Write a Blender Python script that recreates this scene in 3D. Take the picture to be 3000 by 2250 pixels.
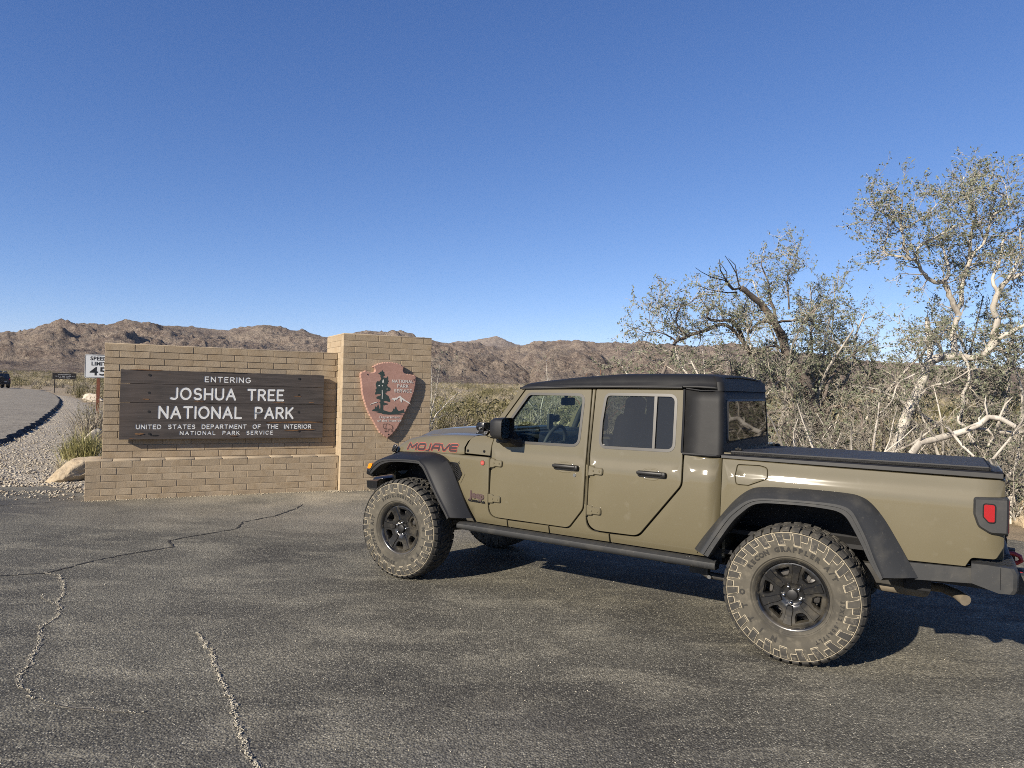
import bpy, bmesh, math, random
import numpy as np
from mathutils import Vector, Matrix, noise, geometry
R = math.radians
random.seed(7)
rng = np.random.default_rng(7)
scene = bpy.context.scene
for o in list(bpy.data.objects):
    bpy.data.objects.remove(o)
COL = scene.collection

# ------------------------------------------------------------ camera, sky, sun, exposure
CAM_H = 1.8209
cam = bpy.data.cameras.new('camera')
cam.sensor_width = 36.0
cam.lens = 24.804
cam.clip_start = 0.05
cam.clip_end = 30000
camo = bpy.data.objects.new('camera', cam)
COL.objects.link(camo)
_p, _r = 0.0046, 0.0257
_fw = Vector((0, math.cos(_p), math.sin(_p)))
_rt = Vector((1, 0, 0))
_up = Vector((0, -math.sin(_p), math.cos(_p)))
_rr = _rt * math.cos(_r) + _up * math.sin(_r)
_uu = -_rt * math.sin(_r) + _up * math.cos(_r)
_m = Matrix((( _rr.x, _uu.x, -_fw.x, 0), (_rr.y, _uu.y, -_fw.y, 0), (_rr.z, _uu.z, -_fw.z, CAM_H), (0, 0, 0, 1)))
camo.matrix_world = _m
scene.camera = camo

SUN_EL = R(25.6)
SUN_H = Vector((-0.696, -0.718, 0)).normalized()          # horizontal direction towards the sun
SUN_DIR = Vector((SUN_H.x * math.cos(SUN_EL), SUN_H.y * math.cos(SUN_EL), math.sin(SUN_EL)))
world = bpy.data.worlds.new('World')
scene.world = world
world.use_nodes = True
wn_ = world.node_tree.nodes
wl_ = world.node_tree.links
wn_.clear()
sky = wn_.new('ShaderNodeTexSky')
sky.sky_type = 'NISHITA'
sky.sun_disc = False
sky.sun_elevation = SUN_EL
sky.sun_rotation = math.atan2(SUN_H.x, SUN_H.y)
sky.altitude = 900
sky.air_density = 0.7
sky.dust_density = 0.0
sky.ozone_density = 6.0
bgn = wn_.new('ShaderNodeBackground')
bgn.inputs['Strength'].default_value = 0.101
wo = wn_.new('ShaderNodeOutputWorld')
# the clear desert sky: a little less blue at the horizon than the model gives
_sep = wn_.new('ShaderNodeSeparateColor'); _cmb = wn_.new('ShaderNodeCombineColor')
wl_.new(sky.outputs[0], _sep.inputs[0])
for _i, (_a, _g) in enumerate(((0.95, 1.1), (0.92, 0.93), (1.30, 0.74))):
    _pw = wn_.new('ShaderNodeMath'); _pw.operation = 'POWER'; _pw.inputs[1].default_value = _g
    _ml = wn_.new('ShaderNodeMath'); _ml.operation = 'MULTIPLY'; _ml.inputs[1].default_value = _a
    wl_.new(_sep.outputs[_i], _pw.inputs[0]); wl_.new(_pw.outputs[0], _ml.inputs[0]); wl_.new(_ml.outputs[0], _cmb.inputs[_i])
wl_.new(_cmb.outputs[0], bgn.inputs[0])
wl_.new(bgn.outputs[0], wo.inputs[0])
sl = bpy.data.lights.new('sun', 'SUN')
sl.energy = 5.0
sl.angle = R(0.53)
sl.color = (1.0, 0.905, 0.765)
so = bpy.data.objects.new('sun', sl)
COL.objects.link(so)
so.rotation_euler = (-SUN_DIR).to_track_quat('-Z', 'Y').to_euler()
so.location = SUN_DIR * 50
vs = scene.view_settings
scene.display_settings.display_device = 'sRGB'
vs.view_transform = 'Standard'
vs.look = 'None'
vs.exposure = 0.80
vs.gamma = 1.0
vs.use_curve_mapping = False
scene.cycles.use_denoising = False      # the fine grain of rock, grit and twigs is worth more than a smooth sky
try:
    scene.cycles.denoiser = 'OPENIMAGEDENOISE'
    scene.cycles.denoising_prefilter = 'ACCURATE'
except Exception:
    pass
scene.cycles.pixel_filter_type = 'BLACKMAN_HARRIS'
scene.cycles.filter_width = 0.95
scene.cycles.max_bounces = 8
scene.cycles.transparent_max_bounces = 16
scene.cycles.diffuse_bounces = 3
scene.cycles.caustics_reflective = False
scene.cycles.caustics_refractive = False

# ------------------------------------------------------------ materials
def _nodes(name):
    m = bpy.data.materials.new(name)
    m.use_nodes = True
    t = m.node_tree
    t.nodes.clear()
    out = t.nodes.new('ShaderNodeOutputMaterial')
    b = t.nodes.new('ShaderNodeBsdfPrincipled')
    t.links.new(b.outputs[0], out.inputs[0])
    return m, t, b, out

ALB = 0.77      # one albedo scale for every surface colour below, matched to the exposure
def c4(c, k=None):
    k = ALB if k is None else k
    return (c[0] * k, c[1] * k, c[2] * k, 1.0)

def ramp(t, src, lo, hi):
    r = t.nodes.new('ShaderNodeMapRange')
    r.inputs['From Min'].default_value = lo
    r.inputs['From Max'].default_value = hi
    t.links.new(src, r.inputs['Value'])
    return r.outputs[0]

def mixc(t, fac, a, b, mode='MIX'):
    m = t.nodes.new('ShaderNodeMix')
    m.data_type = 'RGBA'
    m.blend_type = mode
    if isinstance(fac, (int, float)):
        m.inputs[0].default_value = fac
    else:
        t.links.new(fac, m.inputs[0])
    for k, v in ((6, a), (7, b)):
        if isinstance(v, (tuple, list)):
            m.inputs[k].default_value = c4(v)
        else:
            t.links.new(v, m.inputs[k])
    return m.outputs[2]

def tex(t, kind, scale, detail=4, rough=0.55, vec=None, dist=0.0, feature=None, stretch=None):
    n = t.nodes.new('ShaderNodeTexNoise' if kind == 'noise' else 'ShaderNodeTexVoronoi')
    n.inputs['Scale'].default_value = scale
    if kind == 'noise':
        n.inputs['Detail'].default_value = detail
        n.inputs['Roughness'].default_value = rough
        n.inputs['Distortion'].default_value = dist
    elif feature:
        n.feature = feature
    if vec is None:
        tc = t.nodes.new('ShaderNodeTexCoord')
        vec = tc.outputs['Object']
    if stretch:
        mp = t.nodes.new('ShaderNodeMapping')
        mp.inputs['Scale'].default_value = stretch
        t.links.new(vec, mp.inputs['Vector'])
        vec = mp.outputs[0]
    t.links.new(vec, n.inputs['Vector'])
    return n

MATS = {}
def M(name, base, rough=0.5, metal=0.0, spec=0.5, var=(), bump=(), coat=0.0, rand=0.0, trans=0.0, rvar=None):
    """var: (scale, colour, lo, hi[, stretch]) noise layers mixed over base; bump: (scale, strength, distance[, kind])"""
    if name in MATS:
        return MATS[name]
    m, t, b, out = _nodes(name)
    col = None
    cur = tuple(base)
    for v in var:
        n = tex(t, 'noise', v[0], detail=5, stretch=v[4] if len(v) > 4 else None)
        f = ramp(t, n.outputs[0], v[2], v[3])
        cur = mixc(t, f, cur, tuple(v[1]))
    if rand > 0:
        oi = t.nodes.new('ShaderNodeObjectInfo')
        mr = t.nodes.new('ShaderNodeMapRange')
        mr.inputs['To Min'].default_value = 1 - rand
        mr.inputs['To Max'].default_value = 1 + rand
        t.links.new(oi.outputs['Random'], mr.inputs['Value'])
        hsv = t.nodes.new('ShaderNodeHueSaturation')
        t.links.new(mr.outputs[0], hsv.inputs['Value'])
        if isinstance(cur, tuple):
            hsv.inputs['Color'].default_value = c4(cur)
        else:
            t.links.new(cur, hsv.inputs['Color'])
        cur = hsv.outputs[0]
    if isinstance(cur, tuple):
        b.inputs['Base Color'].default_value = c4(cur)
    else:
        t.links.new(cur, b.inputs['Base Color'])
    b.inputs['Roughness'].default_value = rough
    if rvar:
        n = tex(t, 'noise', rvar[0], detail=3)
        mr = t.nodes.new('ShaderNodeMapRange')
        mr.inputs['From Min'].default_value = 0.35
        mr.inputs['From Max'].default_value = 0.65
        mr.inputs['To Min'].default_value = rvar[1]
        mr.inputs['To Max'].default_value = rvar[2]
        t.links.new(n.outputs[0], mr.inputs['Value'])
        t.links.new(mr.outputs[0], b.inputs['Roughness'])
    b.inputs['Metallic'].default_value = metal
    b.inputs['Specular IOR Level'].default_value = spec
    if coat:
        b.inputs['Coat Weight'].default_value = coat
        b.inputs['Coat Roughness'].default_value = 0.05
    prev = None
    for bp in bump:
        n = tex(t, bp[3] if len(bp) > 3 else 'noise', bp[0], detail=4)
        bn = t.nodes.new('ShaderNodeBump')
        bn.inputs['Strength'].default_value = bp[1]
        bn.inputs['Distance'].default_value = bp[2]
        t.links.new(n.outputs[0], bn.inputs['Height'])
        if prev:
            t.links.new(prev, bn.inputs['Normal'])
        prev = bn.outputs[0]
    if prev:
        t.links.new(prev, b.inputs['Normal'])
    if trans:
        tr = t.nodes.new('ShaderNodeBsdfTranslucent')
        if isinstance(cur, tuple):
            tr.inputs['Color'].default_value = c4(cur)
        else:
            t.links.new(cur, tr.inputs['Color'])
        ms = t.nodes.new('ShaderNodeMixShader')
        ms.inputs[0].default_value = trans
        t.links.new(b.outputs[0], ms.inputs[1])
        t.links.new(tr.outputs[0], ms.inputs[2])
        t.links.new(ms.outputs[0], out.inputs[0])
    MATS[name] = m
    return m

def glass(name, tint, ior=1.5, rough=0.0, haze=None):
    if name in MATS:
        return MATS[name]
    m = bpy.data.materials.new(name)
    m.use_nodes = True
    t = m.node_tree
    t.nodes.clear()
    out = t.nodes.new('ShaderNodeOutputMaterial')
    tr = t.nodes.new('ShaderNodeBsdfTransparent')
    tr.inputs[0].default_value = c4(tint, 1.0)
    gl = t.nodes.new('ShaderNodeBsdfGlossy')
    gl.inputs['Roughness'].default_value = rough
    fr = t.nodes.new('ShaderNodeFresnel')
    ge = t.nodes.new('ShaderNodeNewGeometry')      # a thin sheet reflects the same from both sides
    mi = t.nodes.new('ShaderNodeMix'); mi.inputs[2].default_value = ior; mi.inputs[3].default_value = 1.0 / ior
    t.links.new(ge.outputs['Backfacing'], mi.inputs[0]); t.links.new(mi.outputs[0], fr.inputs[0])
    ms = t.nodes.new('ShaderNodeMixShader')
    t.links.new(fr.outputs[0], ms.inputs[0])
    src = tr.outputs[0]
    if haze:
        df = t.nodes.new('ShaderNodeBsdfDiffuse')
        df.inputs[0].default_value = c4(haze[1])
        mh = t.nodes.new('ShaderNodeMixShader')
        mh.inputs[0].default_value = haze[0]
        t.links.new(src, mh.inputs[1])
        t.links.new(df.outputs[0], mh.inputs[2])
        src = mh.outputs[0]
    t.links.new(src, ms.inputs[1])
    t.links.new(gl.outputs[0], ms.inputs[2])
    t.links.new(ms.outputs[0], out.inputs[0])
    MATS[name] = m
    return m

# ------------------------------------------------------------ mesh helpers
def tag(o, label=None, cat=None, group=None, kind=None):
    if label: o['label'] = label
    if cat: o['category'] = cat
    if group: o['group'] = group
    if kind: o['kind'] = kind
    return o

def link(name, me, parent=None, loc=None):
    o = bpy.data.objects.new(name, me)
    COL.objects.link(o)
    if parent is not None:
        o.parent = parent
    if loc is not None:
        o.location = loc
    return o

def empty(name, loc=(0, 0, 0), rz=0.0):
    o = bpy.data.objects.new(name, None)
    o.empty_display_size = 0.2
    COL.objects.link(o)
    o.location = loc
    o.rotation_euler = (0, 0, rz)
    return o

def finish(me, mats, smooth=None, midx=None):
    for m in (mats if isinstance(mats, (list, tuple)) else [mats]):
        me.materials.append(m)
    n = len(me.polygons)
    if midx is not None and n:
        me.polygons.foreach_set('material_index', np.asarray(midx, dtype=np.int32))
    if smooth is not None and n:
        me.polygons.foreach_set('use_smooth', np.ones(n, dtype=bool))
        if smooth < 179:
            me.set_sharp_from_angle(angle=R(smooth))
    me.update()
    return me

class MB:
    """Collects shapes; build() links them as ONE mesh object."""
    def __init__(s):
        s.v = []; s.f = []; s.mi = []; s.mat = 0
    def add(s, vs_, fs):
        b = len(s.v)
        s.v.extend(tuple(x) for x in vs_)
        for f in fs:
            s.f.append(tuple(i + b for i in f)); s.mi.append(s.mat)
        return b
    def box(s, c, d, rot=None, taper=None):
        x, y, z = d[0] / 2, d[1] / 2, d[2] / 2
        p = [(-x, -y, -z), (x, -y, -z), (x, y, -z), (-x, y, -z), (-x, -y, z), (x, -y, z), (x, y, z), (-x, y, z)]
        if taper:
            p = p[:4] + [(a * taper[0], b_ * taper[1], c_) for a, b_, c_ in p[4:]]
        if rot is not None:
            p = [tuple(rot @ Vector(q)) for q in p]
        s.add([(q[0] + c[0], q[1] + c[1], q[2] + c[2]) for q in p],
              [(3, 2, 1, 0), (4, 5, 6, 7), (0, 1, 5, 4), (1, 2, 6, 5), (2, 3, 7, 6), (3, 0, 4, 7)])
    def rbox(s, c, d, r=0.01, rot=None, seg=2):
        bm = bmesh.new()
        bmesh.ops.create_cube(bm, size=1.0)
        for v in bm.verts:
            v.co = Vector((v.co.x * d[0], v.co.y * d[1], v.co.z * d[2]))
        r = min(r, min(d) * 0.49)
        bmesh.ops.bevel(bm, geom=bm.edges[:] + bm.verts[:], offset=r, segments=seg, profile=0.5, affect='EDGES')
        bm.verts.index_update()
        vs_ = []
        for v in bm.verts:
            q = v.co if rot is None else rot @ v.co
            vs_.append((q[0] + c[0], q[1] + c[1], q[2] + c[2]))
        s.add(vs_, [[v.index for v in f.verts] for f in bm.faces])
        bm.free()
    def tube(s, pts, rad, n=8, cap=True):
        pts = [Vector(p) for p in pts]
        k = len(pts)
        if not hasattr(rad, '__len__'):
            rad = [rad] * k
        up = Vector((0, 0, 1))
        d0 = (pts[1] - pts[0]).normalized()
        if abs(d0.dot(up)) > 0.9:
            up = Vector((1, 0, 0))
        u = d0.cross(up).normalized()
        base = len(s.v)
        for i in range(k):
            if i == 0: d = d0
            elif i == k - 1: d = (pts[i] - pts[i - 1]).normalized()
            else:
                d = (pts[i + 1] - pts[i - 1])
                d = d.normalized() if d.length > 1e-9 else d0
            u = u - d * u.dot(d)
            u = u.normalized() if u.length > 1e-6 else d.orthogonal().normalized()
            w = d.cross(u)
            for j in range(n):
                a = 2 * math.pi * j / n
                q = pts[i] + (u * math.cos(a) + w * math.sin(a)) * rad[i]
                s.v.append((q.x, q.y, q.z))
        for i in range(k - 1):
            for j in range(n):
                a = base + i * n + j; b = base + i * n + (j + 1) % n
                s.f.append((a, b, b + n, a + n)); s.mi.append(s.mat)
        if cap:
            s.f.append(tuple(base + j for j in range(n))[::-1]); s.mi.append(s.mat)
            s.f.append(tuple(base + (k - 1) * n + j for j in range(n))); s.mi.append(s.mat)
    def cyl(s, a, b, r, n=16, r2=None):
        s.tube([a, b], [r, r if r2 is None else r2], n)
    def lathe(s, prof, n=48, axis='y', c=(0, 0, 0), closed=False):
        """prof: (radius, along) pairs, revolved about the axis"""
        base = len(s.v)
        k = len(prof)
        for i in range(n):
            a = 2 * math.pi * i / n
            for r, h in prof:
                if axis == 'y': q = (r * math.cos(a), h, r * math.sin(a))
                elif axis == 'x': q = (h, r * math.cos(a), r * math.sin(a))
                else: q = (r * math.cos(a), r * math.sin(a), h)
                s.v.append((q[0] + c[0], q[1] + c[1], q[2] + c[2]))
        for i in range(n):
            for j in range(k - 1 if not closed else k):
                a = base + i * k + j; b = base + i * k + (j + 1) % k
                c_ = base + ((i + 1) % n) * k + (j + 1) % k; d = base + ((i + 1) % n) * k + j
                s.f.append((a, b, c_, d)); s.mi.append(s.mat)
    def loft(s, rows, closed=False, flip=False):
        k = len(rows[0]); base = len(s.v)
        for r in rows:
            s.v.extend(tuple(q) for q in r)
        for i in range(len(rows) - 1):
            for j in range(k if closed else k - 1):
                a = base + i * k + j; b = base + i * k + (j + 1) % k
                f = (a, b, b + k, a + k)
                s.f.append(f[::-1] if flip else f); s.mi.append(s.mat)
        return base
    def prism(s, poly, y0, y1, plane='xz'):
        """extrude a 2D outline between two offsets"""
        n = len(poly)
        def P(p, h):
            return (p[0], h, p[1]) if plane == 'xz' else ((p[0], p[1], h) if plane == 'xy' else (h, p[0], p[1]))
        vs_ = [P(p, y0) for p in poly] + [P(p, y1) for p in poly]
        fs = [tuple(range(n)), tuple(range(2 * n - 1, n - 1, -1))]
        fs += [(i, i + n, (i + 1) % n + n, (i + 1) % n) for i in range(n)]
        s.add(vs_, fs)
    def mirror_y(s):
        s.v = [(x, -y, z) for x, y, z in s.v]
        s.f = [f[::-1] for f in s.f]
        return s
    def mesh(s, name, mats, smooth=None, fixn=False):
        me = bpy.data.meshes.new(name)
        me.from_pydata(s.v, [], s.f)
        if fixn:
            bm = bmesh.new(); bm.from_mesh(me)
            bmesh.ops.recalc_face_normals(bm, faces=bm.faces)
            bm.to_mesh(me); bm.free()
        return finish(me, mats, smooth, s.mi)
    def build(s, name, mats, parent=None, smooth=None, loc=None, fixn=False):
        return link(name, s.mesh(name, mats, smooth, fixn), parent, loc)

def quick(name, V, F, mats, smooth=None, parent=None, midx=None):
    """numpy arrays to an object: V (n,3), F (m,k) all of one size"""
    me = bpy.data.meshes.new(name)
    V = np.asarray(V, dtype=np.float32); F = np.asarray(F, dtype=np.int32)
    k = F.shape[1]
    me.vertices.add(len(V)); me.vertices.foreach_set('co', V.ravel())
    me.loops.add(F.size); me.loops.foreach_set('vertex_index', F.ravel())
    me.polygons.add(len(F))
    me.polygons.foreach_set('loop_start', np.arange(len(F), dtype=np.int32) * k)
    me.update(calc_edges=True)
    finish(me, mats, smooth, midx)
    return link(name, me, parent)

def round_poly(pts, r=0.03, seg=5):
    """round the corners of a closed 2D polygon; pts may be (x,y) or (x,y,r)"""
    out = []
    n = len(pts)
    for i in range(n):
        p = Vector(pts[i][:2]); a = Vector(pts[i - 1][:2]); b = Vector(pts[(i + 1) % n][:2])
        rr = pts[i][2] if len(pts[i]) > 2 else r
        if rr <= 0:
            out.append((p.x, p.y)); continue
        da = a - p; db = b - p
        ang = da.angle(db, 3.14)
        if ang > 3.0:
            out.append((p.x, p.y)); continue
        t = min(rr / math.tan(ang / 2), da.length * 0.48, db.length * 0.48)
        p0 = p + da.normalized() * t; p1 = p + db.normalized() * t
        for k in range(seg + 1):
            u = k / seg
            q = p0 * (1 - u) ** 2 + p * 2 * u * (1 - u) + p1 * u * u
            out.append((q.x, q.y))
    return out

def area2(poly):
    return sum(poly[i - 1][0] * poly[i][1] - poly[i][0] * poly[i - 1][1] for i in range(len(poly))) / 2

def inset(poly, d):
    """move a closed outline inwards by d"""
    n = len(poly); sgn = 1 if area2(poly) > 0 else -1
    out = []
    for i in range(n):
        p = Vector(poly[i]); a = Vector(poly[i - 1]); b = Vector(poly[(i + 1) % n])
        e1 = p - a; e2 = b - p
        if e1.length < 1e-9: e1 = e2
        if e2.length < 1e-9: e2 = e1
        n1 = Vector((-e1.y, e1.x)).normalized() * sgn; n2 = Vector((-e2.y, e2.x)).normalized() * sgn
        m = n1 + n2
        if m.length < 1e-6: m = n1
        m.normalize()
        k = d / max(0.35, m.dot(n1))
        q = p + m * k
        out.append((q.x, q.y))
    return out

def inside(poly, x, y):
    """vectorised even-odd test"""
    x = np.asarray(x); y = np.asarray(y)
    r = np.zeros(x.shape, dtype=bool)
    n = len(poly)
    for i in range(n):
        x0, y0 = poly[i - 1]; x1, y1 = poly[i]
        c = ((y0 > y) != (y1 > y))
        if y1 != y0:
            r ^= c & (x < (x1 - x0) * (y - y0) / (y1 - y0) + x0)
    return r

def tri2d(outline, holes=(), grid=None, lines_y=(), extra=()):
    """constrained triangulation of a polygon with holes; returns points and triangles"""
    pts = []; edges = []
    for loop in [outline] + list(holes):
        b = len(pts)
        pts += [Vector((p[0], p[1])) for p in loop]
        edges += [(b + i, b + (i + 1) % len(loop)) for i in range(len(loop))]
    if grid:
        xs = [p[0] for p in outline]; ys = [p[1] for p in outline]
        gx, gy = grid
        gys = np.arange(min(ys) + gy * .5, max(ys), gy)
        if len(lines_y):
            gys = np.array([y for y in lines_y if min(ys) < y < max(ys)])
        X, Y = np.meshgrid(np.arange(min(xs) + gx * .5, max(xs), gx), gys)
        X = X.ravel(); Y = Y.ravel()
        ok = inside(outline, X, Y)
        for h in holes: ok &= ~inside(h, X, Y)
        B = np.array([(p.x, p.y) for p in pts])
        for x, y in zip(X[ok], Y[ok]):
            if np.min((B[:, 0] - x) ** 2 + (B[:, 1] - y) ** 2) > (0.25 * min(gx, gy)) ** 2:
                pts.append(Vector((x, y)))
    for e in extra:
        b = len(pts)
        pts += [Vector((p[0], p[1])) for p in e]
        edges += [(b + i, b + i + 1) for i in range(len(e) - 1)]
    V, E_, F, _, _, _ = geometry.delaunay_2d_cdt(pts, edges, [], 0, 1e-6)
    V = np.array([(v.x, v.y) for v in V]); F = np.array([f[:3] for f in F], dtype=int)
    c = V[F].mean(axis=1)
    ok = inside(outline, c[:, 0], c[:, 1])
    for h in holes: ok &= ~inside(h, c[:, 0], c[:, 1])
    F = F[ok]
    a = V[F]
    ar = (a[:, 1, 0] - a[:, 0, 0]) * (a[:, 2, 1] - a[:, 0, 1]) - (a[:, 2, 0] - a[:, 0, 0]) * (a[:, 1, 1] - a[:, 0, 1])
    F[ar < 0] = F[ar < 0][:, ::-1]
    F = F[np.abs(ar) > 1e-10]
    return V, F

def boundary(F):
    cnt = {}
    for f in F:
        for i in range(3):
            a, b = int(f[i]), int(f[(i + 1) % 3])
            if (b, a) in cnt: del cnt[(b, a)]
            else: cnt[(a, b)] = 1
    return list(cnt)

def ribbon_mesh(mb, V, F, depth, place):
    """V,F flat triangulation; place(u,v,d) gives the 3D point at depth d: face plus walls down to depth"""
    n = len(V)
    mb.add([place(u, v, 0) for u, v in V], [tuple(f) for f in F])
    bd = boundary(F)
    if depth:
        ids = sorted({i for e in bd for i in e}); mp = {k: i for i, k in enumerate(ids)}
        m = len(ids)
        mb.add([place(V[k][0], V[k][1], 0) for k in ids] + [place(V[k][0], V[k][1], depth) for k in ids],
               [(mp[b], mp[a], mp[a] + m, mp[b] + m) for a, b in bd])
# ------------------------------------------------------------ numpy noise
def _hash(ix, iy, s):
    h = (ix.astype(np.int64) * 374761393 + iy.astype(np.int64) * 668265263 + s * 974711) & 0xFFFFFFFF
    h = ((h ^ (h >> 13)) * 1274126177) & 0xFFFFFFFF
    return ((h ^ (h >> 16)) & 0xFFFF) / 65535.0

def vnoise(x, y, s=0):
    ix = np.floor(x); iy = np.floor(y); fx = x - ix; fy = y - iy
    fx = fx * fx * fx * (fx * (fx * 6 - 15) + 10); fy = fy * fy * fy * (fy * (fy * 6 - 15) + 10)
    a = _hash(ix, iy, s); b = _hash(ix + 1, iy, s); c = _hash(ix, iy + 1, s); d = _hash(ix + 1, iy + 1, s)
    return (a * (1 - fx) + b * fx) * (1 - fy) + (c * (1 - fx) + d * fx) * fy

def fbm(x, y, oct=5, s=0, gain=0.5, ridged=False):
    t = 0; a = 1; n = 0
    for k in range(oct):
        v = vnoise(x * 2 ** k + 17.3 * k, y * 2 ** k - 9.1 * k, s + k)
        if ridged: v = 1 - np.abs(2 * v - 1)
        t = t + a * v; n += a; a *= gain
    return t / n

def sstep(a, b, x):
    t = np.clip((x - a) / (b - a), 0, 1)
    return t * t * (3 - 2 * t)

# ------------------------------------------------------------ plan of the place (metres)
LOT = [(-45, 2), (-12.0, 10.55), (-9.6, 11.2), (-8.21, 11.39), (-7.6, 11.58), (-6.9, 11.2), (-6.2, 10.75), (-4.0, 11.8), (-1.0, 13.45),
       (1.2, 12.9), (3.4, 11.4), (5.2, 10.25), (6.45, 9.25), (8.6, 7.9), (12, 5.6), (20, 1), (26, -8), (26, -30), (-45, -30)]
ROAD_EDGE = [(-11.2, 12.2), (-13.43, 18.58), (-15.2, 21.86), (-17.33, 25.69), (-20.05, 30.33), (-23.06, 35.44), (-27.8, 43.3), (-32.66, 50.97),
             (-39.81, 61.57), (-46.61, 71.15), (-54.26, 81.09), (-64, 90.5), (-80, 102), (-100, 112), (-125, 120)]

def road_z(y):
    return 0.05 + 0.03 * min(1.0, max(0.0, (y - 12) / 10))

def ground_z(x, y):
    r = np.hypot(x, y)
    # right of the lot the desert floor stays level, far away it climbs towards the hills
    base = -0.035 + sstep(90, 620, r) * 3.6
    n = (fbm(x / 9, y / 9, 4, 3) - 0.5) * 0.55 + (fbm(x / 1.6, y / 1.6, 3, 11) - 0.5) * 0.13
    amp = sstep(0.5, 9, lot_dist(x, y)) * sstep(0.6, 5, road_dist(x, y))
    return base + n * amp

def seg_dist(x, y, poly, closed):
    d = np.full(np.shape(x), 1e9)
    m = len(poly)
    for i in range(m if closed else m - 1):
        ax, ay = poly[i]; bx, by = poly[(i + 1) % m]
        vx, vy = bx - ax, by - ay
        t = np.clip(((x - ax) * vx + (y - ay) * vy) / (vx * vx + vy * vy), 0, 1)
        d = np.minimum(d, np.hypot(x - ax - t * vx, y - ay - t * vy))
    return d

def lot_dist(x, y):
    d = seg_dist(x, y, LOT, True)
    return np.where(inside(LOT, x, y), 0.0, d)

_road_l = []
def road_poly():
    right = ROAD_EDGE; left = []
    for i, p in enumerate(right):
        a = Vector(right[max(0, i - 1)]); b = Vector(right[min(len(right) - 1, i + 1)])
        d = (b - a).normalized(); nrm = Vector((-d.y, d.x))
        left.append(tuple(Vector(p) + nrm * 7.4))
    return right, left
RR, RL = road_poly()
ROADP = RR + RL[::-1]

def road_dist(x, y):
    d = seg_dist(x, y, RR, False)
    return np.where(inside(ROADP, x, y), 0.0, d)

# ------------------------------------------------------------ materials of the setting
def mat_desert():
    m, t, b, out = _nodes('desert_sand')
    n1 = tex(t, 'noise', 0.35, 6); n2 = tex(t, 'noise', 3.0, 6); n3 = tex(t, 'noise', 38.0, 4); n4 = tex(t, 'noise', 0.03, 4)
    c = mixc(t, ramp(t, n1.outputs[0], 0.38, 0.62), (0.36, 0.285, 0.195), (0.44, 0.36, 0.25))
    c = mixc(t, ramp(t, n2.outputs[0], 0.5, 0.72), c, (0.27, 0.22, 0.15))
    c = mixc(t, ramp(t, n3.outputs[0], 0.52, 0.75), c, (0.20, 0.165, 0.12))
    c = mixc(t, ramp(t, n4.outputs[0], 0.52, 0.7), c, (0.33, 0.28, 0.17))
    t.links.new(c, b.inputs['Base Color']); b.inputs['Roughness'].default_value = 0.95
    b.inputs['Specular IOR Level'].default_value = 0.15
    bn = t.nodes.new('ShaderNodeBump'); bn.inputs['Strength'].default_value = 0.8; bn.inputs['Distance'].default_value = 0.05
    t.links.new(n3.outputs[0], bn.inputs['Height']); t.links.new(bn.outputs[0], b.inputs['Normal'])
    return m

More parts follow.
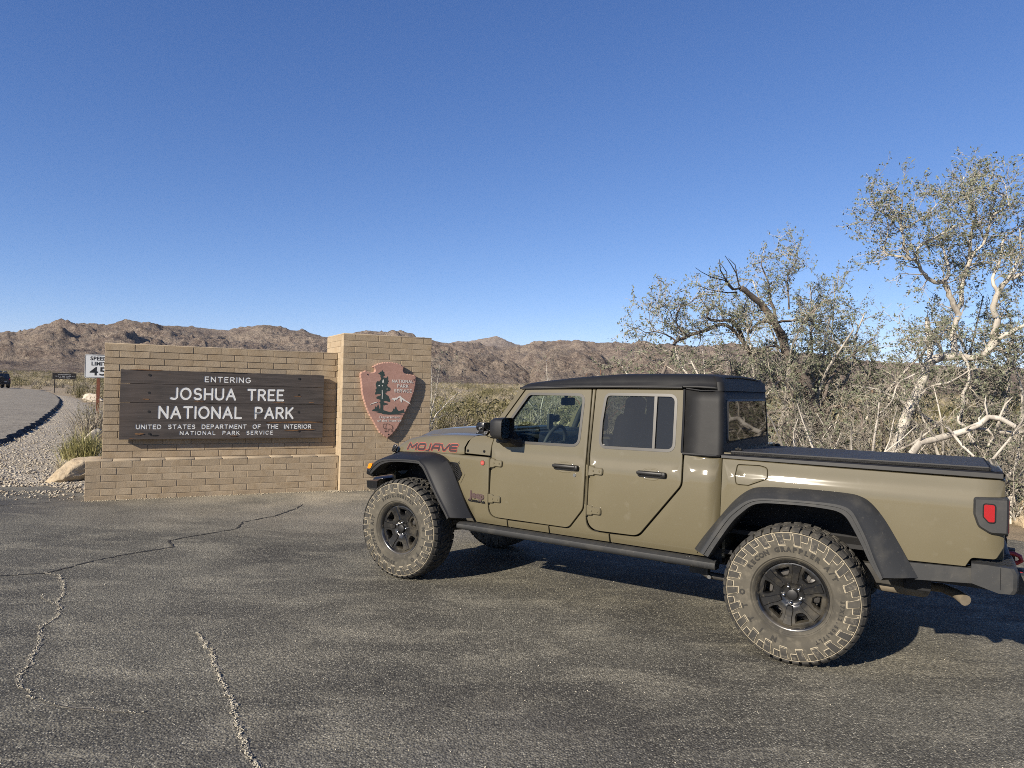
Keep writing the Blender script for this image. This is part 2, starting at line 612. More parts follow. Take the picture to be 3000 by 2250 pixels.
def mat_asphalt(name, a, bcol, speck, dust, ssc=1.0):
    m, t, b, out = _nodes(name)
    tc = t.nodes.new('ShaderNodeTexCoord'); ob = tc.outputs['Object']
    big = tex(t, 'noise', 0.55, 6, vec=ob, dist=0.4); mid = tex(t, 'noise', 2.0, 7, 0.72, vec=ob, stretch=(0.55, 1.3, 1), dist=0.6); fine = tex(t, 'noise', 34 * ssc, 5, 0.75, vec=ob)
    vor = tex(t, 'voronoi', 75 * ssc, vec=ob); vor2 = tex(t, 'voronoi', 170 * ssc, vec=ob)
    c = mixc(t, ramp(t, big.outputs[0], 0.40, 0.62), a, bcol)
    c = mixc(t, ramp(t, mid.outputs[0], 0.48, 0.68), c, dust)
    st = tex(t, 'noise', 0.9, 6, 0.62, vec=ob, dist=0.8, stretch=(0.8, 1.2, 1))
    stf = t.nodes.new('ShaderNodeMath'); stf.operation = 'MULTIPLY'; stf.inputs[1].default_value = 0.62
    t.links.new(ramp(t, st.outputs[0], 0.56, 0.70), stf.inputs[0])
    c = mixc(t, stf.outputs[0], c, (a[0] * .58, a[1] * .57, a[2] * .56))
    sp = t.nodes.new('ShaderNodeMath'); sp.operation = 'GREATER_THAN'; sp.inputs[1].default_value = 0.55
    cs = t.nodes.new('ShaderNodeSeparateColor'); t.links.new(vor.outputs['Color'], cs.inputs[0]); t.links.new(cs.outputs[0], sp.inputs[0])
    near = ramp(t, vor.outputs['Distance'], 0.5, 0.25)
    mul = t.nodes.new('ShaderNodeMath'); mul.operation = 'MULTIPLY'; t.links.new(sp.outputs[0], mul.inputs[0]); t.links.new(near, mul.inputs[1])
    mf = t.nodes.new('ShaderNodeMath'); mf.operation = 'MULTIPLY'; t.links.new(mul.outputs[0], mf.inputs[0]); mf.inputs[1].default_value = 0.65
    c = mixc(t, mf.outputs[0], c, speck)
    cs2 = t.nodes.new('ShaderNodeSeparateColor'); t.links.new(vor2.outputs['Color'], cs2.inputs[0])
    k2 = t.nodes.new('ShaderNodeMapRange'); k2.inputs['To Min'].default_value = 0.5; k2.inputs['To Max'].default_value = 1.5
    t.links.new(cs2.outputs[1], k2.inputs['Value'])
    k3 = t.nodes.new('ShaderNodeMapRange'); k3.inputs['From Min'].default_value = 0.35; k3.inputs['From Max'].default_value = 0.65; k3.inputs['To Min'].default_value = 0.55; k3.inputs['To Max'].default_value = 1.45
    t.links.new(fine.outputs[0], k3.inputs['Value'])
    kk = t.nodes.new('ShaderNodeMath'); kk.operation = 'MULTIPLY'; t.links.new(k2.outputs[0], kk.inputs[0]); t.links.new(k3.outputs[0], kk.inputs[1])
    hv = t.nodes.new('ShaderNodeHueSaturation'); t.links.new(kk.outputs[0], hv.inputs['Value']); t.links.new(c, hv.inputs['Color'])
    t.links.new(hv.outputs[0], b.inputs['Base Color'])
    b.inputs['Roughness'].default_value = 0.85; b.inputs['Specular IOR Level'].default_value = 0.3
    bn = t.nodes.new('ShaderNodeBump'); bn.inputs['Strength'].default_value = 0.75; bn.inputs['Distance'].default_value = 0.006
    t.links.new(vor.outputs['Distance'], bn.inputs['Height'])
    bn2 = t.nodes.new('ShaderNodeBump'); bn2.inputs['Strength'].default_value = 0.6; bn2.inputs['Distance'].default_value = 0.006
    t.links.new(fine.outputs[0], bn2.inputs['Height']); t.links.new(bn.outputs[0], bn2.inputs['Normal'])
    t.links.new(bn2.outputs[0], b.inputs['Normal'])
    return m, t, b, c, hv, ob

sand = mat_desert()
asph, t_, b_, c_, hv_, ob_ = mat_asphalt('old_asphalt', (0.078, 0.073, 0.060), (0.152, 0.142, 0.112), (0.44, 0.41, 0.32), (0.245, 0.225, 0.172))
# wind-blown sand lying on the asphalt in front of the monument, and oil-dark patches
def dust_spot(c, loc, size, col, amt, nscale):
    mp = t_.nodes.new('ShaderNodeMapping'); mp.vector_type = 'TEXTURE'
    mp.inputs['Location'].default_value = loc; mp.inputs['Scale'].default_value = size
    t_.links.new(ob_, mp.inputs['Vector'])
    g = t_.nodes.new('ShaderNodeTexGradient'); g.gradient_type = 'SPHERICAL'; t_.links.new(mp.outputs[0], g.inputs[0])
    n = tex(t_, 'noise', nscale, 5, 0.6, vec=ob_)
    k = t_.nodes.new('ShaderNodeMath'); k.operation = 'MULTIPLY'; t_.links.new(ramp(t_, n.outputs[0], 0.3, 0.65), k.inputs[0]); t_.links.new(ramp(t_, g.outputs[1], 0.0, 0.8), k.inputs[1])
    k2 = t_.nodes.new('ShaderNodeMath'); k2.operation = 'MULTIPLY'; t_.links.new(k.outputs[0], k2.inputs[0]); k2.inputs[1].default_value = amt
    return mixc(t_, k2.outputs[0], c, col)
c_ = dust_spot(c_, (-1.8, 11.3, 0), (6.2, 3.4, 1), (0.42, 0.365, 0.265), 0.95, 1.2)
c_ = dust_spot(c_, (-7.5, 9.7, 0), (3.4, 1.3, 1), (0.055, 0.053, 0.050), 0.8, 0.9)
c_ = dust_spot(c_, (0.2, 3.9, 0), (1.1, 0.6, 1), (0.07, 0.064, 0.055), 0.6, 3.0)
c_ = dust_spot(c_, (-2.3, 9.6, 0), (5.0, 1.6, 1), (0.25, 0.228, 0.185), 0.6, 1.1)
c_ = dust_spot(c_, (-0.4, 2.6, 0), (2.6, 1.6, 1), (0.20, 0.19, 0.17), 0.6, 2.0)
t_.links.new(c_, hv_.inputs['Color'])
road_m = mat_asphalt('road_asphalt', (0.245, 0.215, 0.165), (0.30, 0.265, 0.205), (0.45, 0.40, 0.31), (0.33, 0.29, 0.22), 0.35)[0]
road_edge_m = M('road_edge_shade', (0.030, 0.028, 0.027), 0.9, var=[(3, (0.06, 0.055, 0.05), .4, .7)])  # near-black stands in for the shadow line along the raised road edge

def mat_gravel():
    m, t, b, out = _nodes('gravel_mix')
    tc = t.nodes.new('ShaderNodeTexCoord'); ob = tc.outputs['Object']
    v = tex(t, 'voronoi', 16, vec=ob); v2 = tex(t, 'voronoi', 45, vec=ob); n = tex(t, 'noise', 0.7, 5, vec=ob); n5 = tex(t, 'noise', 5, 5, vec=ob)
    cs = t.nodes.new('ShaderNodeSeparateColor'); t.links.new(v.outputs['Color'], cs.inputs[0])
    c = mixc(t, cs.outputs[0], (0.40, 0.34, 0.25), (0.60, 0.53, 0.41))
    c = mixc(t, ramp(t, n.outputs[0], 0.4, 0.65), c, (0.46, 0.39, 0.285))
    c = mixc(t, ramp(t, n5.outputs[0], 0.55, 0.75), c, (0.22, 0.195, 0.16))
    c = mixc(t, ramp(t, v.outputs['Distance'], 0.55, 0.9), c, (0.10, 0.09, 0.075))
    t.links.new(c, b.inputs['Base Color']); b.inputs['Roughness'].default_value = 0.9
    bn = t.nodes.new('ShaderNodeBump'); bn.inputs['Strength'].default_value = 1.0; bn.inputs['Distance'].default_value = 0.03; bn.invert = True
    t.links.new(v.outputs['Distance'], bn.inputs['Height'])
    bn2 = t.nodes.new('ShaderNodeBump'); bn2.inputs['Strength'].default_value = 0.8; bn2.inputs['Distance'].default_value = 0.012; bn2.invert = True
    t.links.new(v2.outputs['Distance'], bn2.inputs['Height']); t.links.new(bn.outputs[0], bn2.inputs['Normal'])
    t.links.new(bn2.outputs[0], b.inputs['Normal'])
    return m
gravel_m = mat_gravel()

# ------------------------------------------------------------ ground
def build_ground():
    n = 520
    s = np.linspace(-1, 1, n)
    ax_ = np.sign(s) * (np.abs(s) * 34 + np.abs(s) ** 5 * 7000)
    X, Y = np.meshgrid(ax_ + 0.0, ax_ + 14.0)
    Z = ground_z(X.ravel(), Y.ravel()).reshape(X.shape)
    # keep the bare ground a little under the paved sheets
    ld = lot_dist(X.ravel(), Y.ravel()).reshape(X.shape); rd = road_dist(X.ravel(), Y.ravel()).reshape(X.shape)
    Z = np.where((ld <= 0.3) | (rd <= 0.3), np.minimum(Z, -0.05), Z)
    V = np.stack([X.ravel(), Y.ravel(), Z.ravel()], 1)
    i = np.arange(n * n).reshape(n, n)
    F = np.stack([i[:-1, :-1].ravel(), i[:-1, 1:].ravel(), i[1:, 1:].ravel(), i[1:, :-1].ravel()], 1)
    o = quick('ground', V, F, sand, 180)
    tag(o, kind='structure', label='pale sandy desert ground between the shrubs', cat='ground')
build_ground()

def jag(poly, amp, step, closed=True, seed=0):
    out = []
    rr = random.Random(seed)
    m = len(poly)
    for i in range(m if closed else m - 1):
        a = Vector(poly[i]); b = Vector(poly[(i + 1) % m])
        L = (b - a).length; k = max(1, int(L / step))
        nrm = Vector((-(b - a).y, (b - a).x)).normalized()
        for j in range(k):
            p = a.lerp(b, j / k)
            if L < 16: p = p + nrm * rr.uniform(-amp, amp)
            out.append((p.x, p.y))
    if not closed: out.append(tuple(poly[-1]))
    return out

def build_lot():
    poly = jag(LOT, 0.05, 0.16, seed=3)
    V, F = tri2d(poly)
    mb = MB()
    ribbon_mesh(mb, V, F, 0.08, lambda u, v, d: (u, v, 0.0 - d))
    o = mb.build('parking_lot', asph)
    tag(o, kind='structure', label='worn dark asphalt pull-off with cracks', cat='parking lot')
build_lot()

def build_road():
    mb = MB()
    rr = random.Random(5)
    edge = jag(RR, 0.0, 0.25, closed=False)
    # centre strips
    top = []; el = []
    right = [Vector(p) for p in edge]
    rows = []
    for i, p in enumerate(right):
        a = right[max(0, i - 3)]; b = right[min(len(right) - 1, i + 3)]
        d = (b - a).normalized(); nrm = Vector((-d.y, d.x))
        z = road_z(p.y) + 0.03
        w = rr.uniform(-0.06, 0.06) + 0.06 * math.sin(i * 0.9)
        row = [(p - nrm * (w * 0.6)).to_3d() + Vector((0, 0, z))]
        for k in range(1, 6):
            q = p + nrm * (7.4 * k / 5)
            row.append(q.to_3d() + Vector((0, 0, z + 0.06 * math.sin(math.pi * k / 5))))
        # broken edge with its shadow put into the colour: drops to the gravel, ragged foot
        foot = p - nrm * (w * 0.6 + 0.06 + rr.uniform(0.0, 0.15) * (1.0 if p.y > 16 else 0.5))
        el.append((row[0], foot.to_3d() + Vector((0, 0, -0.025))))
        rows.append(row)
    mb.loft(rows)
    mb.mat = 1
    mb.loft([list(e) for e in el], flip=True)
    o = mb.build('road', [road_m, road_edge_m], fixn=False)
    tag(o, kind='structure', label='grey park road curving away past the monument', cat='road')
build_road()

def build_gravel():
    poly = [(-11.4, 10.3), (-9.6, 10.7), (-8.2, 10.9), (-7.6, 11.1), (-6.9, 10.7), (-6.1, 10.3), (-5.0, 11.9), (-7.2, 15.5), (-10.2, 20), (-14, 26), (-19, 34), (-26.99, 45.35), (-31.05, 51.26), (-36.32, 58.93), (-41.45, 65.38), (-46.3, 70.7)]
    poly += [tuple(p) for p in RR[9::-1]]
    poly = jag(poly, 0.12, 0.5, seed=9)
    V, F = tri2d(poly, grid=(0.6, 0.6))
    z = (fbm(V[:, 0] / 1.3, V[:, 1] / 1.3, 3, 4) - 0.5) * 0.06 - 0.004
    z = np.maximum(z, -0.03)
    ob = seg_dist(V[:, 0], V[:, 1], poly, True)
    z = np.where(ob < 0.05, -0.045, z); z = np.where(lot_dist(V[:, 0], V[:, 1]) < .12, np.minimum(z, -.012), z)
    o = quick('gravel_shoulder', np.column_stack([V, z]), F, gravel_m, 180)
    tag(o, kind='structure', label='pale gravel shoulder between the road and the brick monument', cat='gravel')
    # loose stones
    P = []
    while len(P) < 9000:
        a = rng.random(4000)
        y = 10.8 + a ** 2.2 * 24
        x = -6.0 - rng.random(4000) * (3 + (y - 10) * 0.55)
        ok = inside(poly, x, y) & (lot_dist(x, y) > 0.0)
        P += list(zip(x[ok], y[ok]))
    P = np.array(P[:9000])
    extra = []
    while len(extra) < 700:          # stones strayed on to the asphalt edge
        x = rng.uniform(-11, -6.3, 500); y = 11.0 - rng.random(500) ** 2 * 0.9 + (x + 8) * 0.12
        ok = lot_dist(x, y) <= 0
        extra += list(zip(x[ok], y[ok]))
    P = np.vstack([P, np.array(extra[:700])])
    scatter_stones('gravel_stone', P, 0.010, 0.034, [M('gravel_chip', (0.52, 0.46, 0.36), 0.9, var=[(3, (0.33, 0.275, 0.20), .42, .6), (5, (0.66, 0.60, 0.48), .55, .7)])])

def scatter_stones(name, P, s0, s1, mats, zf=None, label='loose pale gravel stones on the shoulder'):
    oct_ = np.array([(1, 0, 0), (-1, 0, 0), (0, 1, 0), (0, -1, 0), (0, 0, 1), (0, 0, -1)], float)
    of = np.array([(0, 2, 4), (2, 1, 4), (1, 3, 4), (3, 0, 4), (2, 0, 5), (1, 2, 5), (3, 1, 5), (0, 3, 5)])
    k = len(P)
    s = s0 + (s1 - s0) * rng.random(k) ** 2.5
    ang = rng.random(k) * 6.28
    sc = np.stack([s * rng.uniform(.8, 1.3, k), s * rng.uniform(.6, 1.0, k), s * rng.uniform(.4, .8, k)], 1)
    V = oct_[None] * sc[:, None, :]
    V = V + rng.normal(0, 0.18, V.shape) * s[:, None, None]
    c, sn = np.cos(ang), np.sin(ang)
    X = V[..., 0] * c[:, None] - V[..., 1] * sn[:, None]; Y = V[..., 0] * sn[:, None] + V[..., 1] * c[:, None]
    z0 = np.zeros(k) if zf is None else zf
    V = np.stack([X + P[:, 0:1], Y + P[:, 1:2], V[..., 2] + (z0 + sc[:, 2] * 0.5)[:, None]], 2)
    F = (of[None] + (np.arange(k) * 6)[:, None, None]).reshape(-1, 3)
    o = quick(name, V.reshape(-1, 3), F, mats)
    tag(o, kind='stuff', label=label, cat='gravel')
    return o
build_gravel()

# ------------------------------------------------------------ cracks in the asphalt, with chips lying in them
CRACKS = [
    ([(-5.2, 6.25), (-4.57, 6.37), (-4.24, 6.5), (-4.19, 6.64), (-4.13, 6.82), (-4.09, 6.97), (-3.9, 7.29), (-3.82, 7.39), (-3.6, 7.62), (-3.8, 7.92), (-3.64, 8.19), (-3.32, 8.66), (-3.41, 9.06), (-3.15, 9.55), (-3.05, 10.15), (-3.07, 10.55)], 0.036, 0.25),
    ([(-4.24, 6.5), (-4.08, 6.42), (-3.85, 6.14), (-3.67, 5.83), (-3.6, 5.64), (-3.5, 5.55), (-3.37, 5.27), (-3.38, 5.11), (-3.21, 4.9), (-3.12, 4.68), (-2.99, 4.44), (-2.93, 4.26), (-2.86, 4.16), (-2.73, 4.05), (-2.66, 3.98)], 0.024, 1.6),
    ([(-2.66, 3.98), (-2.5, 3.91), (-2.3, 3.87), (-2.11, 3.85), (-1.93, 3.83)], 0.016, 0.7),
    ([(-3.83, 5.84), (-3.69, 5.68), (-3.58, 5.62)], 0.018, 1.0),
    ([(-2.2, 5.06), (-2.07, 4.85), (-1.97, 4.73), (-1.87, 4.54), (-1.77, 4.37), (-1.67, 4.19), (-1.57, 4.05), (-1.49, 3.91), (-1.43, 3.76), (-1.33, 3.61), (-1.26, 3.47), (-1.16, 3.33), (-1.02, 3.1), (-0.95, 2.8)], 0.026, 2.0),
    ([(-8.2, 9.3), (-7.04, 9.78), (-6.53, 10.17), (-6.3, 10.55)], 0.02, 0.1)]
crack_m = M('crack_shadow', (0.018, 0.017, 0.016), 0.95)
def build_cracks():
    rr = random.Random(11)
    chips = []
    for pts, w, chip in CRACKS:
        f = []
        for i in range(len(pts) - 1):
            a = Vector(pts[i]); b = Vector(pts[i + 1]); n = max(2, int((b - a).length / 0.035))
            for k in range(n):
                f.append(a.lerp(b, k / n) + Vector((rr.uniform(-1, 1), rr.uniform(-1, 1))) * 0.013)
        f.append(Vector(pts[-1]))
        rows = []
        for i, p in enumerate(f):
            d = (f[min(i + 1, len(f) - 1)] - f[max(i - 1, 0)]).normalized(); nn = Vector((-d.y, d.x))
            e = min(1, i / 6, (len(f) - 1 - i) / 6)
            h = w * 0.5 * rr.uniform(0.25, 1.0) * max(e, 0.1)
            rows.append([(p.x - nn.x * h, p.y - nn.y * h, 0.004), (p.x + nn.x * h, p.y + nn.y * h, 0.004)])
            for _ in range(int(chip * 4 + rr.random())):
                for _k in range(3):
                    q = p + nn * (rr.gauss(0.004, 0.007)) + d * rr.uniform(-0.02, 0.02)
                    if rr.random() < chip * 0.5: chips.append((q.x, q.y))
        mb = MB()
        if chip > .3:
            mb.mat = 1; mb.loft([[(a[0] + (a[0] - b[0]) * .35, a[1] + (a[1] - b[1]) * .35, .002), (b[0] + (b[0] - a[0]) * .8, b[1] + (b[1] - a[1]) * .8, .002)] for a, b in rows], flip=True); mb.mat = 0
        mb.loft([[a, (a[0] * .45 + b[0] * .55, a[1] * .45 + b[1] * .55, .004)] for a, b in rows] if chip > .3 else rows, flip=True)
        o = mb.build('asphalt_crack', [crack_m, M('crack_dust', (0.30, 0.275, 0.22), .95, var=[(30, (0.12, 0.11, 0.095), .42, .6)])])
        tag(o, kind='structure')
    scatter_stones('crack_gravel', np.array(chips), 0.0022, 0.0075, [M('crack_chip', (0.56, 0.51, 0.40), 0.9, var=[(9, (0.38, 0.34, 0.26), .45, .7)])], zf=np.full(len(chips), 0.004), label='pale chips of gravel lying along the asphalt cracks')
    # scattered pale grit on the lot
    k = 1500
    y = 2.4 + rng.random(k) ** 1.3 * 8.0; x = (rng.random(k) - 0.5) * 1.55 * y
    scatter_stones('asphalt_grit', np.column_stack([x, y]), 0.002, 0.007, [MATS['crack_chip']], label='small loose grit scattered over the asphalt')
build_cracks()

# ------------------------------------------------------------ hills
def mat_hill():
    m, t, b, out = _nodes('desert_rock_hill')
    tc = t.nodes.new('ShaderNodeTexCoord'); ob = tc.outputs['Object']
    n1 = tex(t, 'noise', 0.006, 6, 0.6, vec=ob); n2 = tex(t, 'noise', 0.045, 8, 0.7, vec=ob); n3 = tex(t, 'noise', 0.22, 6, 0.75, vec=ob); n4 = tex(t, 'noise', 0.5, 5, 0.8, vec=ob)
    c = mixc(t, ramp(t, n1.outputs[0], 0.38, 0.62), (0.35, 0.275, 0.22), (0.43, 0.35, 0.27))
    c = mixc(t, ramp(t, n2.outputs[0], 0.46, 0.60), c, (0.24, 0.18, 0.145))
    c = mixc(t, ramp(t, n3.outputs[0], 0.54, 0.66), c, (0.125, 0.105, 0.088))
    c = mixc(t, ramp(t, n3.outputs[0], 0.44, 0.34), c, (0.46, 0.385, 0.295))
    c = mixc(t, ramp(t, n4.outputs[0], 0.52, 0.62), c, (0.13, 0.105, 0.085))
    c = mixc(t, ramp(t, n4.outputs[0], 0.46, 0.34), c, (0.47, 0.385, 0.30))
    t.links.new(c, b.inputs['Base Color']); b.inputs['Roughness'].default_value = 0.95; b.inputs['Specular IOR Level'].default_value = 0.1
    bn = t.nodes.new('ShaderNodeBump'); bn.inputs['Strength'].default_value = 1.0; bn.inputs['Distance'].default_value = 10.0
    t.links.new(n2.outputs[0], bn.inputs['Height'])
    bn2 = t.nodes.new('ShaderNodeBump'); bn2.inputs['Strength'].default_value = 1.0; bn2.inputs['Distance'].default_value = 5.0
    t.links.new(n3.outputs[0], bn2.inputs['Height']); t.links.new(bn.outputs[0], bn2.inputs['Normal'])
    t.links.new(bn2.outputs[0], b.inputs['Normal'])
    return m
hill_m = mat_hill()

RIDGES = [
    # name, crest distance, front width, back width, (azimuth, elevation) of the crest, gully strength
    ('left', 1300, 780, 500, [(-75, 1.5), (-60, 2.2), (-46, 2.6), (-36.04, 2.69), (-35.64, 2.79), (-35.17, 2.7), (-34.02, 3.03), (-32.63, 3.41), (-30.22, 3.57), (-29.32, 3.81), (-28.01, 3.89), (-26.02, 3.84), (-24.54, 3.84), (-22.0, 3.75), (-20.8, 4.0), (-20.05, 4.14), (-18.76, 3.98), (-16.44, 3.97), (-15.13, 3.6), (-14.0, 3.55), (-12.45, 4.11), (-11.42, 4.19), (-9.67, 4.17), (-8.34, 3.87), (-6.6, 3.2), (-5, 2.0), (-3, 0.4), (0, -1)], 0.30),
    ('middle', 1650, 900, 600, [(-16, 0), (-10, 3.0), (-7.26, 3.70), (-5.2, 3.32), (-4, 3.36), (-2.5, 3.3), (-1, 3.15), (0.98, 3.40), (2.22, 3.59), (4.6, 3.77), (7.55, 3.8), (9.17, 3.73), (10.77, 3.67), (13.52, 3.64), (18.65, 3.21), (25.78, 2.5), (34.09, 1.98), (45, 2.3), (60, 1.6), (75, 1.0)], 0.30),
    ('near', 820, 300, 350, [(-16, -1), (-12, 0.5), (-9.5, 2.6), (-8, 3.15), (-6.6, 3.17), (-4.78, 2.5), (-3.13, 2.6), (-1.89, 2.55), (0.19, 1.9), (1.46, 1.0), (2.2, 1.9), (3.06, 3.0), (4.29, 3.12), (5.93, 3.08), (7.17, 2.5), (8.0, 1.75), (9.21, 2.02), (10.88, 3.25), (13, 3.1), (16, 2.4), (20, 1.7), (28, 1.1), (36, 0.5), (42, -1)], 0.42),
    ('far', 3900, 900, 900, [(-9, 1.5), (-6.5, 3.3), (-5.21, 3.43), (-3.98, 3.64), (-2.91, 3.79), (-1.52, 3.99), (-0.68, 3.77), (0.15, 3.42), (1, 3.3), (3, 3.0), (8, 1.5)], 0.25)]
def build_hills():
    for k, (nm, D, wf, wb, crest, gul) in enumerate(RIDGES):
        az0, az1 = crest[0][0], crest[-1][0]
        na = int((az1 - az0) / 0.11) if nm != 'far' else 200
        A = np.radians(np.linspace(az0, az1, na))
        nr = 190 if nm != 'far' else 60
        Rr = np.concatenate([np.linspace(D - wf * 1.25, D + 40, int(nr * 0.8)), np.linspace(D + 60, D + wb, nr - int(nr * 0.8))])
        AA, RRR = np.meshgrid(A, Rr, indexing='ij')
        el = np.radians(np.interp(np.degrees(AA), [c[0] for c in crest], [c[1] for c in crest]))
        X = RRR * np.sin(AA); Y = RRR * np.cos(AA)
        Dl = D * (1 + 0.10 * (fbm(AA * 9 + k * 5, AA * 0 + 3.0, 3, 20 + k) - 0.5))
        Hc = np.tan(el) * Dl + CAM_H
        sc = D / 1300
        t = 1 - (Dl - RRR) / wf
        spur = fbm(X / (210 * sc), Y / (210 * sc), 3, 31 + k, ridged=True) - 0.55
        tt = t + gul * 1.4 * spur * sstep(-0.1, 0.3, t) * (1 - sstep(0.8, 1.0, t))
        up = np.clip(tt, 0, 1) ** 1.25
        back = 1 - sstep(0, 1, (RRR - Dl) / wb)
        prof = np.where(RRR <= Dl, up, back)
        r1 = fbm(X / (70 * sc), Y / (70 * sc), 5, 41 + k, 0.55, ridged=True); r2 = fbm(X / 17, Y / 17, 4, 51 + k, 0.62, ridged=True)
        rock = (r1 ** 1.7 - 0.45) * 16 * sc + (r2 ** 2.0 - 0.37) * 5.5
        nearcrest = 1 - 0.88 * sstep(0.80, 1.0, t) * (RRR <= Dl)
        Z = Hc * prof + rock * sstep(0.02, 0.35, prof) * nearcrest * min(1.0, 0.55 + 0.45 * (1 if nm != 'far' else 0.3))
        Z = np.where(prof <= 0.015, -6, Z)
        n0, n1 = X.shape
        V = np.stack([X.ravel(), Y.ravel(), Z.ravel()], 1)
        i = np.arange(n0 * n1).reshape(n0, n1)
        F = np.stack([i[:-1, :-1].ravel(), i[:-1, 1:].ravel(), i[1:, 1:].ravel(), i[1:, :-1].ravel()], 1)
        keep = Z.ravel()[F].max(axis=1) > -5
        o = quick('hills', V, F[keep][:, ::-1], hill_m, 50)
        tag(o, kind='structure', label={'left': 'long rocky brown ridge behind the brick monument', 'middle': 'pale rocky hills behind the truck roof', 'near': 'nearer reddish crags above the shrubs', 'far': 'farthest hazy peak between two ridges'}[nm], cat='hills')
build_hills()

# ------------------------------------------------------------ the desert air
def haze():
    mb = MB(); mb.box((0, 600, 146), (15600, 15600, 307))
    m = bpy.data.materials.new('desert_haze'); m.use_nodes = True
    t = m.node_tree; t.nodes.clear()
    out = t.nodes.new('ShaderNodeOutputMaterial'); v = t.nodes.new('ShaderNodeVolumePrincipled')
    v.inputs['Color'].default_value = (0.86, 0.90, 0.96, 1); v.inputs['Density'].default_value = HAZE; v.inputs['Anisotropy'].default_value = 0.0
    t.links.new(v.outputs[0], out.inputs['Volume'])
    o = mb.build('haze', m); tag(o, 'thin pale haze over the desert', 'haze', kind='stuff')
HAZE = 0.000028
haze()

def base_grit():
    # sand and grit drifted against the foot of the monument
    P = []
    c, sn = math.cos(0.4734), math.sin(0.4734)
    for _ in range(1500):
        u = rng.uniform(-1.35, 4.0); v = 0.24 + abs(rng.normal(0, .05)) if u < 2.38 else 0.36 + abs(rng.normal(0, .06))
        P.append((-5.1356 + u * c + v * sn, 11.0979 + u * sn - v * c))
    for _ in range(500):
        u = 2.30 + rng.normal(0, .07); v = 0.30 + rng.normal(0, .08); P.append((-5.1356 + u * c + v * sn, 11.0979 + u * sn - v * c))
    scatter_stones('wall_foot_grit', np.array(P), 0.003, 0.014, [M('foot_grit', (0.50, 0.43, 0.31), 0.95, var=[(6, (0.36, 0.30, 0.21), .42, .65)])], label='pale grit drifted along the foot of the brick monument')
base_grit()
# ------------------------------------------------------------ brick monument
WALL_O = (-5.1356, 11.0979, 0.0)
WALL_RZ = 0.4734
def mat_brick():
    m, t, b, out = _nodes('tan_slump_brick')
    tc = t.nodes.new('ShaderNodeTexCoord'); ob = tc.outputs['Object']
    oi = t.nodes.new('ShaderNodeObjectInfo')
    vm = t.nodes.new('ShaderNodeVectorMath'); vm.operation = 'ADD'
    t.links.new(ob, vm.inputs[0])
    sc = t.nodes.new('ShaderNodeVectorMath'); sc.operation = 'SCALE'; sc.inputs['Scale'].default_value = 3.0
    t.links.new(oi.outputs['Location'], sc.inputs[0]); t.links.new(sc.outputs[0], vm.inputs[1])
    n1 = tex(t, 'noise', 6, 5, 0.6, vec=vm.outputs[0]); n2 = tex(t, 'noise', 60, 5, 0.7, vec=vm.outputs[0]); n3 = tex(t, 'noise', 1.1, 3, vec=vm.outputs[0])
    c = mixc(t, oi.outputs['Random'], (0.39, 0.305, 0.205), (0.485, 0.385, 0.262))
    c = mixc(t, ramp(t, n1.outputs[0], 0.45, 0.75), c, (0.37, 0.275, 0.17))
    c = mixc(t, ramp(t, n2.outputs[0], 0.57, 0.8), c, (0.27, 0.205, 0.135))
    c = mixc(t, ramp(t, n3.outputs[0], 0.60, 0.85), c, (0.34, 0.285, 0.215))
    pos = t.nodes.new('ShaderNodeNewGeometry'); n7 = tex(t, 'noise', 0.9, 5, 0.6, vec=pos.outputs['Position'], stretch=(1, 1, 0.5))
    c = mixc(t, ramp(t, n7.outputs[0], 0.52, 0.78), c, (0.31, 0.25, 0.18))
    t.links.new(c, b.inputs['Base Color']); b.inputs['Roughness'].default_value = 0.93; b.inputs['Specular IOR Level'].default_value = 0.2
    bn = t.nodes.new('ShaderNodeBump'); bn.inputs['Strength'].default_value = 0.7; bn.inputs['Distance'].default_value = 0.004
    t.links.new(n2.outputs[0], bn.inputs['Height'])
    bn2 = t.nodes.new('ShaderNodeBump'); bn2.inputs['Strength'].default_value = 0.5; bn2.inputs['Distance'].default_value = 0.012
    t.links.new(n1.outputs[0], bn2.inputs['Height']); t.links.new(bn.outputs[0], bn2.inputs['Normal'])
    t.links.new(bn2.outputs[0], b.inputs['Normal'])
    return m
brick_m = mat_brick()
mortar_m = M('mortar', (0.44, 0.35, 0.235), 0.95, var=[(9, (0.36, 0.28, 0.185), .4, .65), (45, (0.27, 0.21, 0.14), .56, .75)], bump=[(50, .5, .004)])
cap_m = M('mortar_cap', (0.50, 0.40, 0.27), 0.95, var=[(4, (0.42, 0.33, 0.22), .4, .65), (40, (0.36, 0.28, 0.19), .55, .7)], bump=[(40, .5, .005)])
BL, BH, BD, JT = 0.4064, 0.1016, 0.16, 0.009
_brick = {}
def brick_mesh(L, D, var, cut=None):
    key = (round(L, 3), round(D, 3), var, cut)
    if key in _brick: return _brick[key]
    rr = random.Random(hash(key) & 0xffff)
    bm = bmesh.new()
    bmesh.ops.create_cube(bm, size=1.0)
    for v in bm.verts:
        v.co = Vector((v.co.x * (L - JT), v.co.y * D, v.co.z * ((BH - JT) if cut is None else cut)))
        v.co += Vector((rr.uniform(-.001, .001), rr.uniform(-.0006, .0006), rr.uniform(-.001, .001)))
    bmesh.ops.bevel(bm, geom=bm.edges[:], offset=0.003, segments=1, affect='EDGES')
    me = bpy.data.meshes.new('brick')
    bm.to_mesh(me); bm.free()
    finish(me, brick_m, None)
    _brick[key] = me
    return me

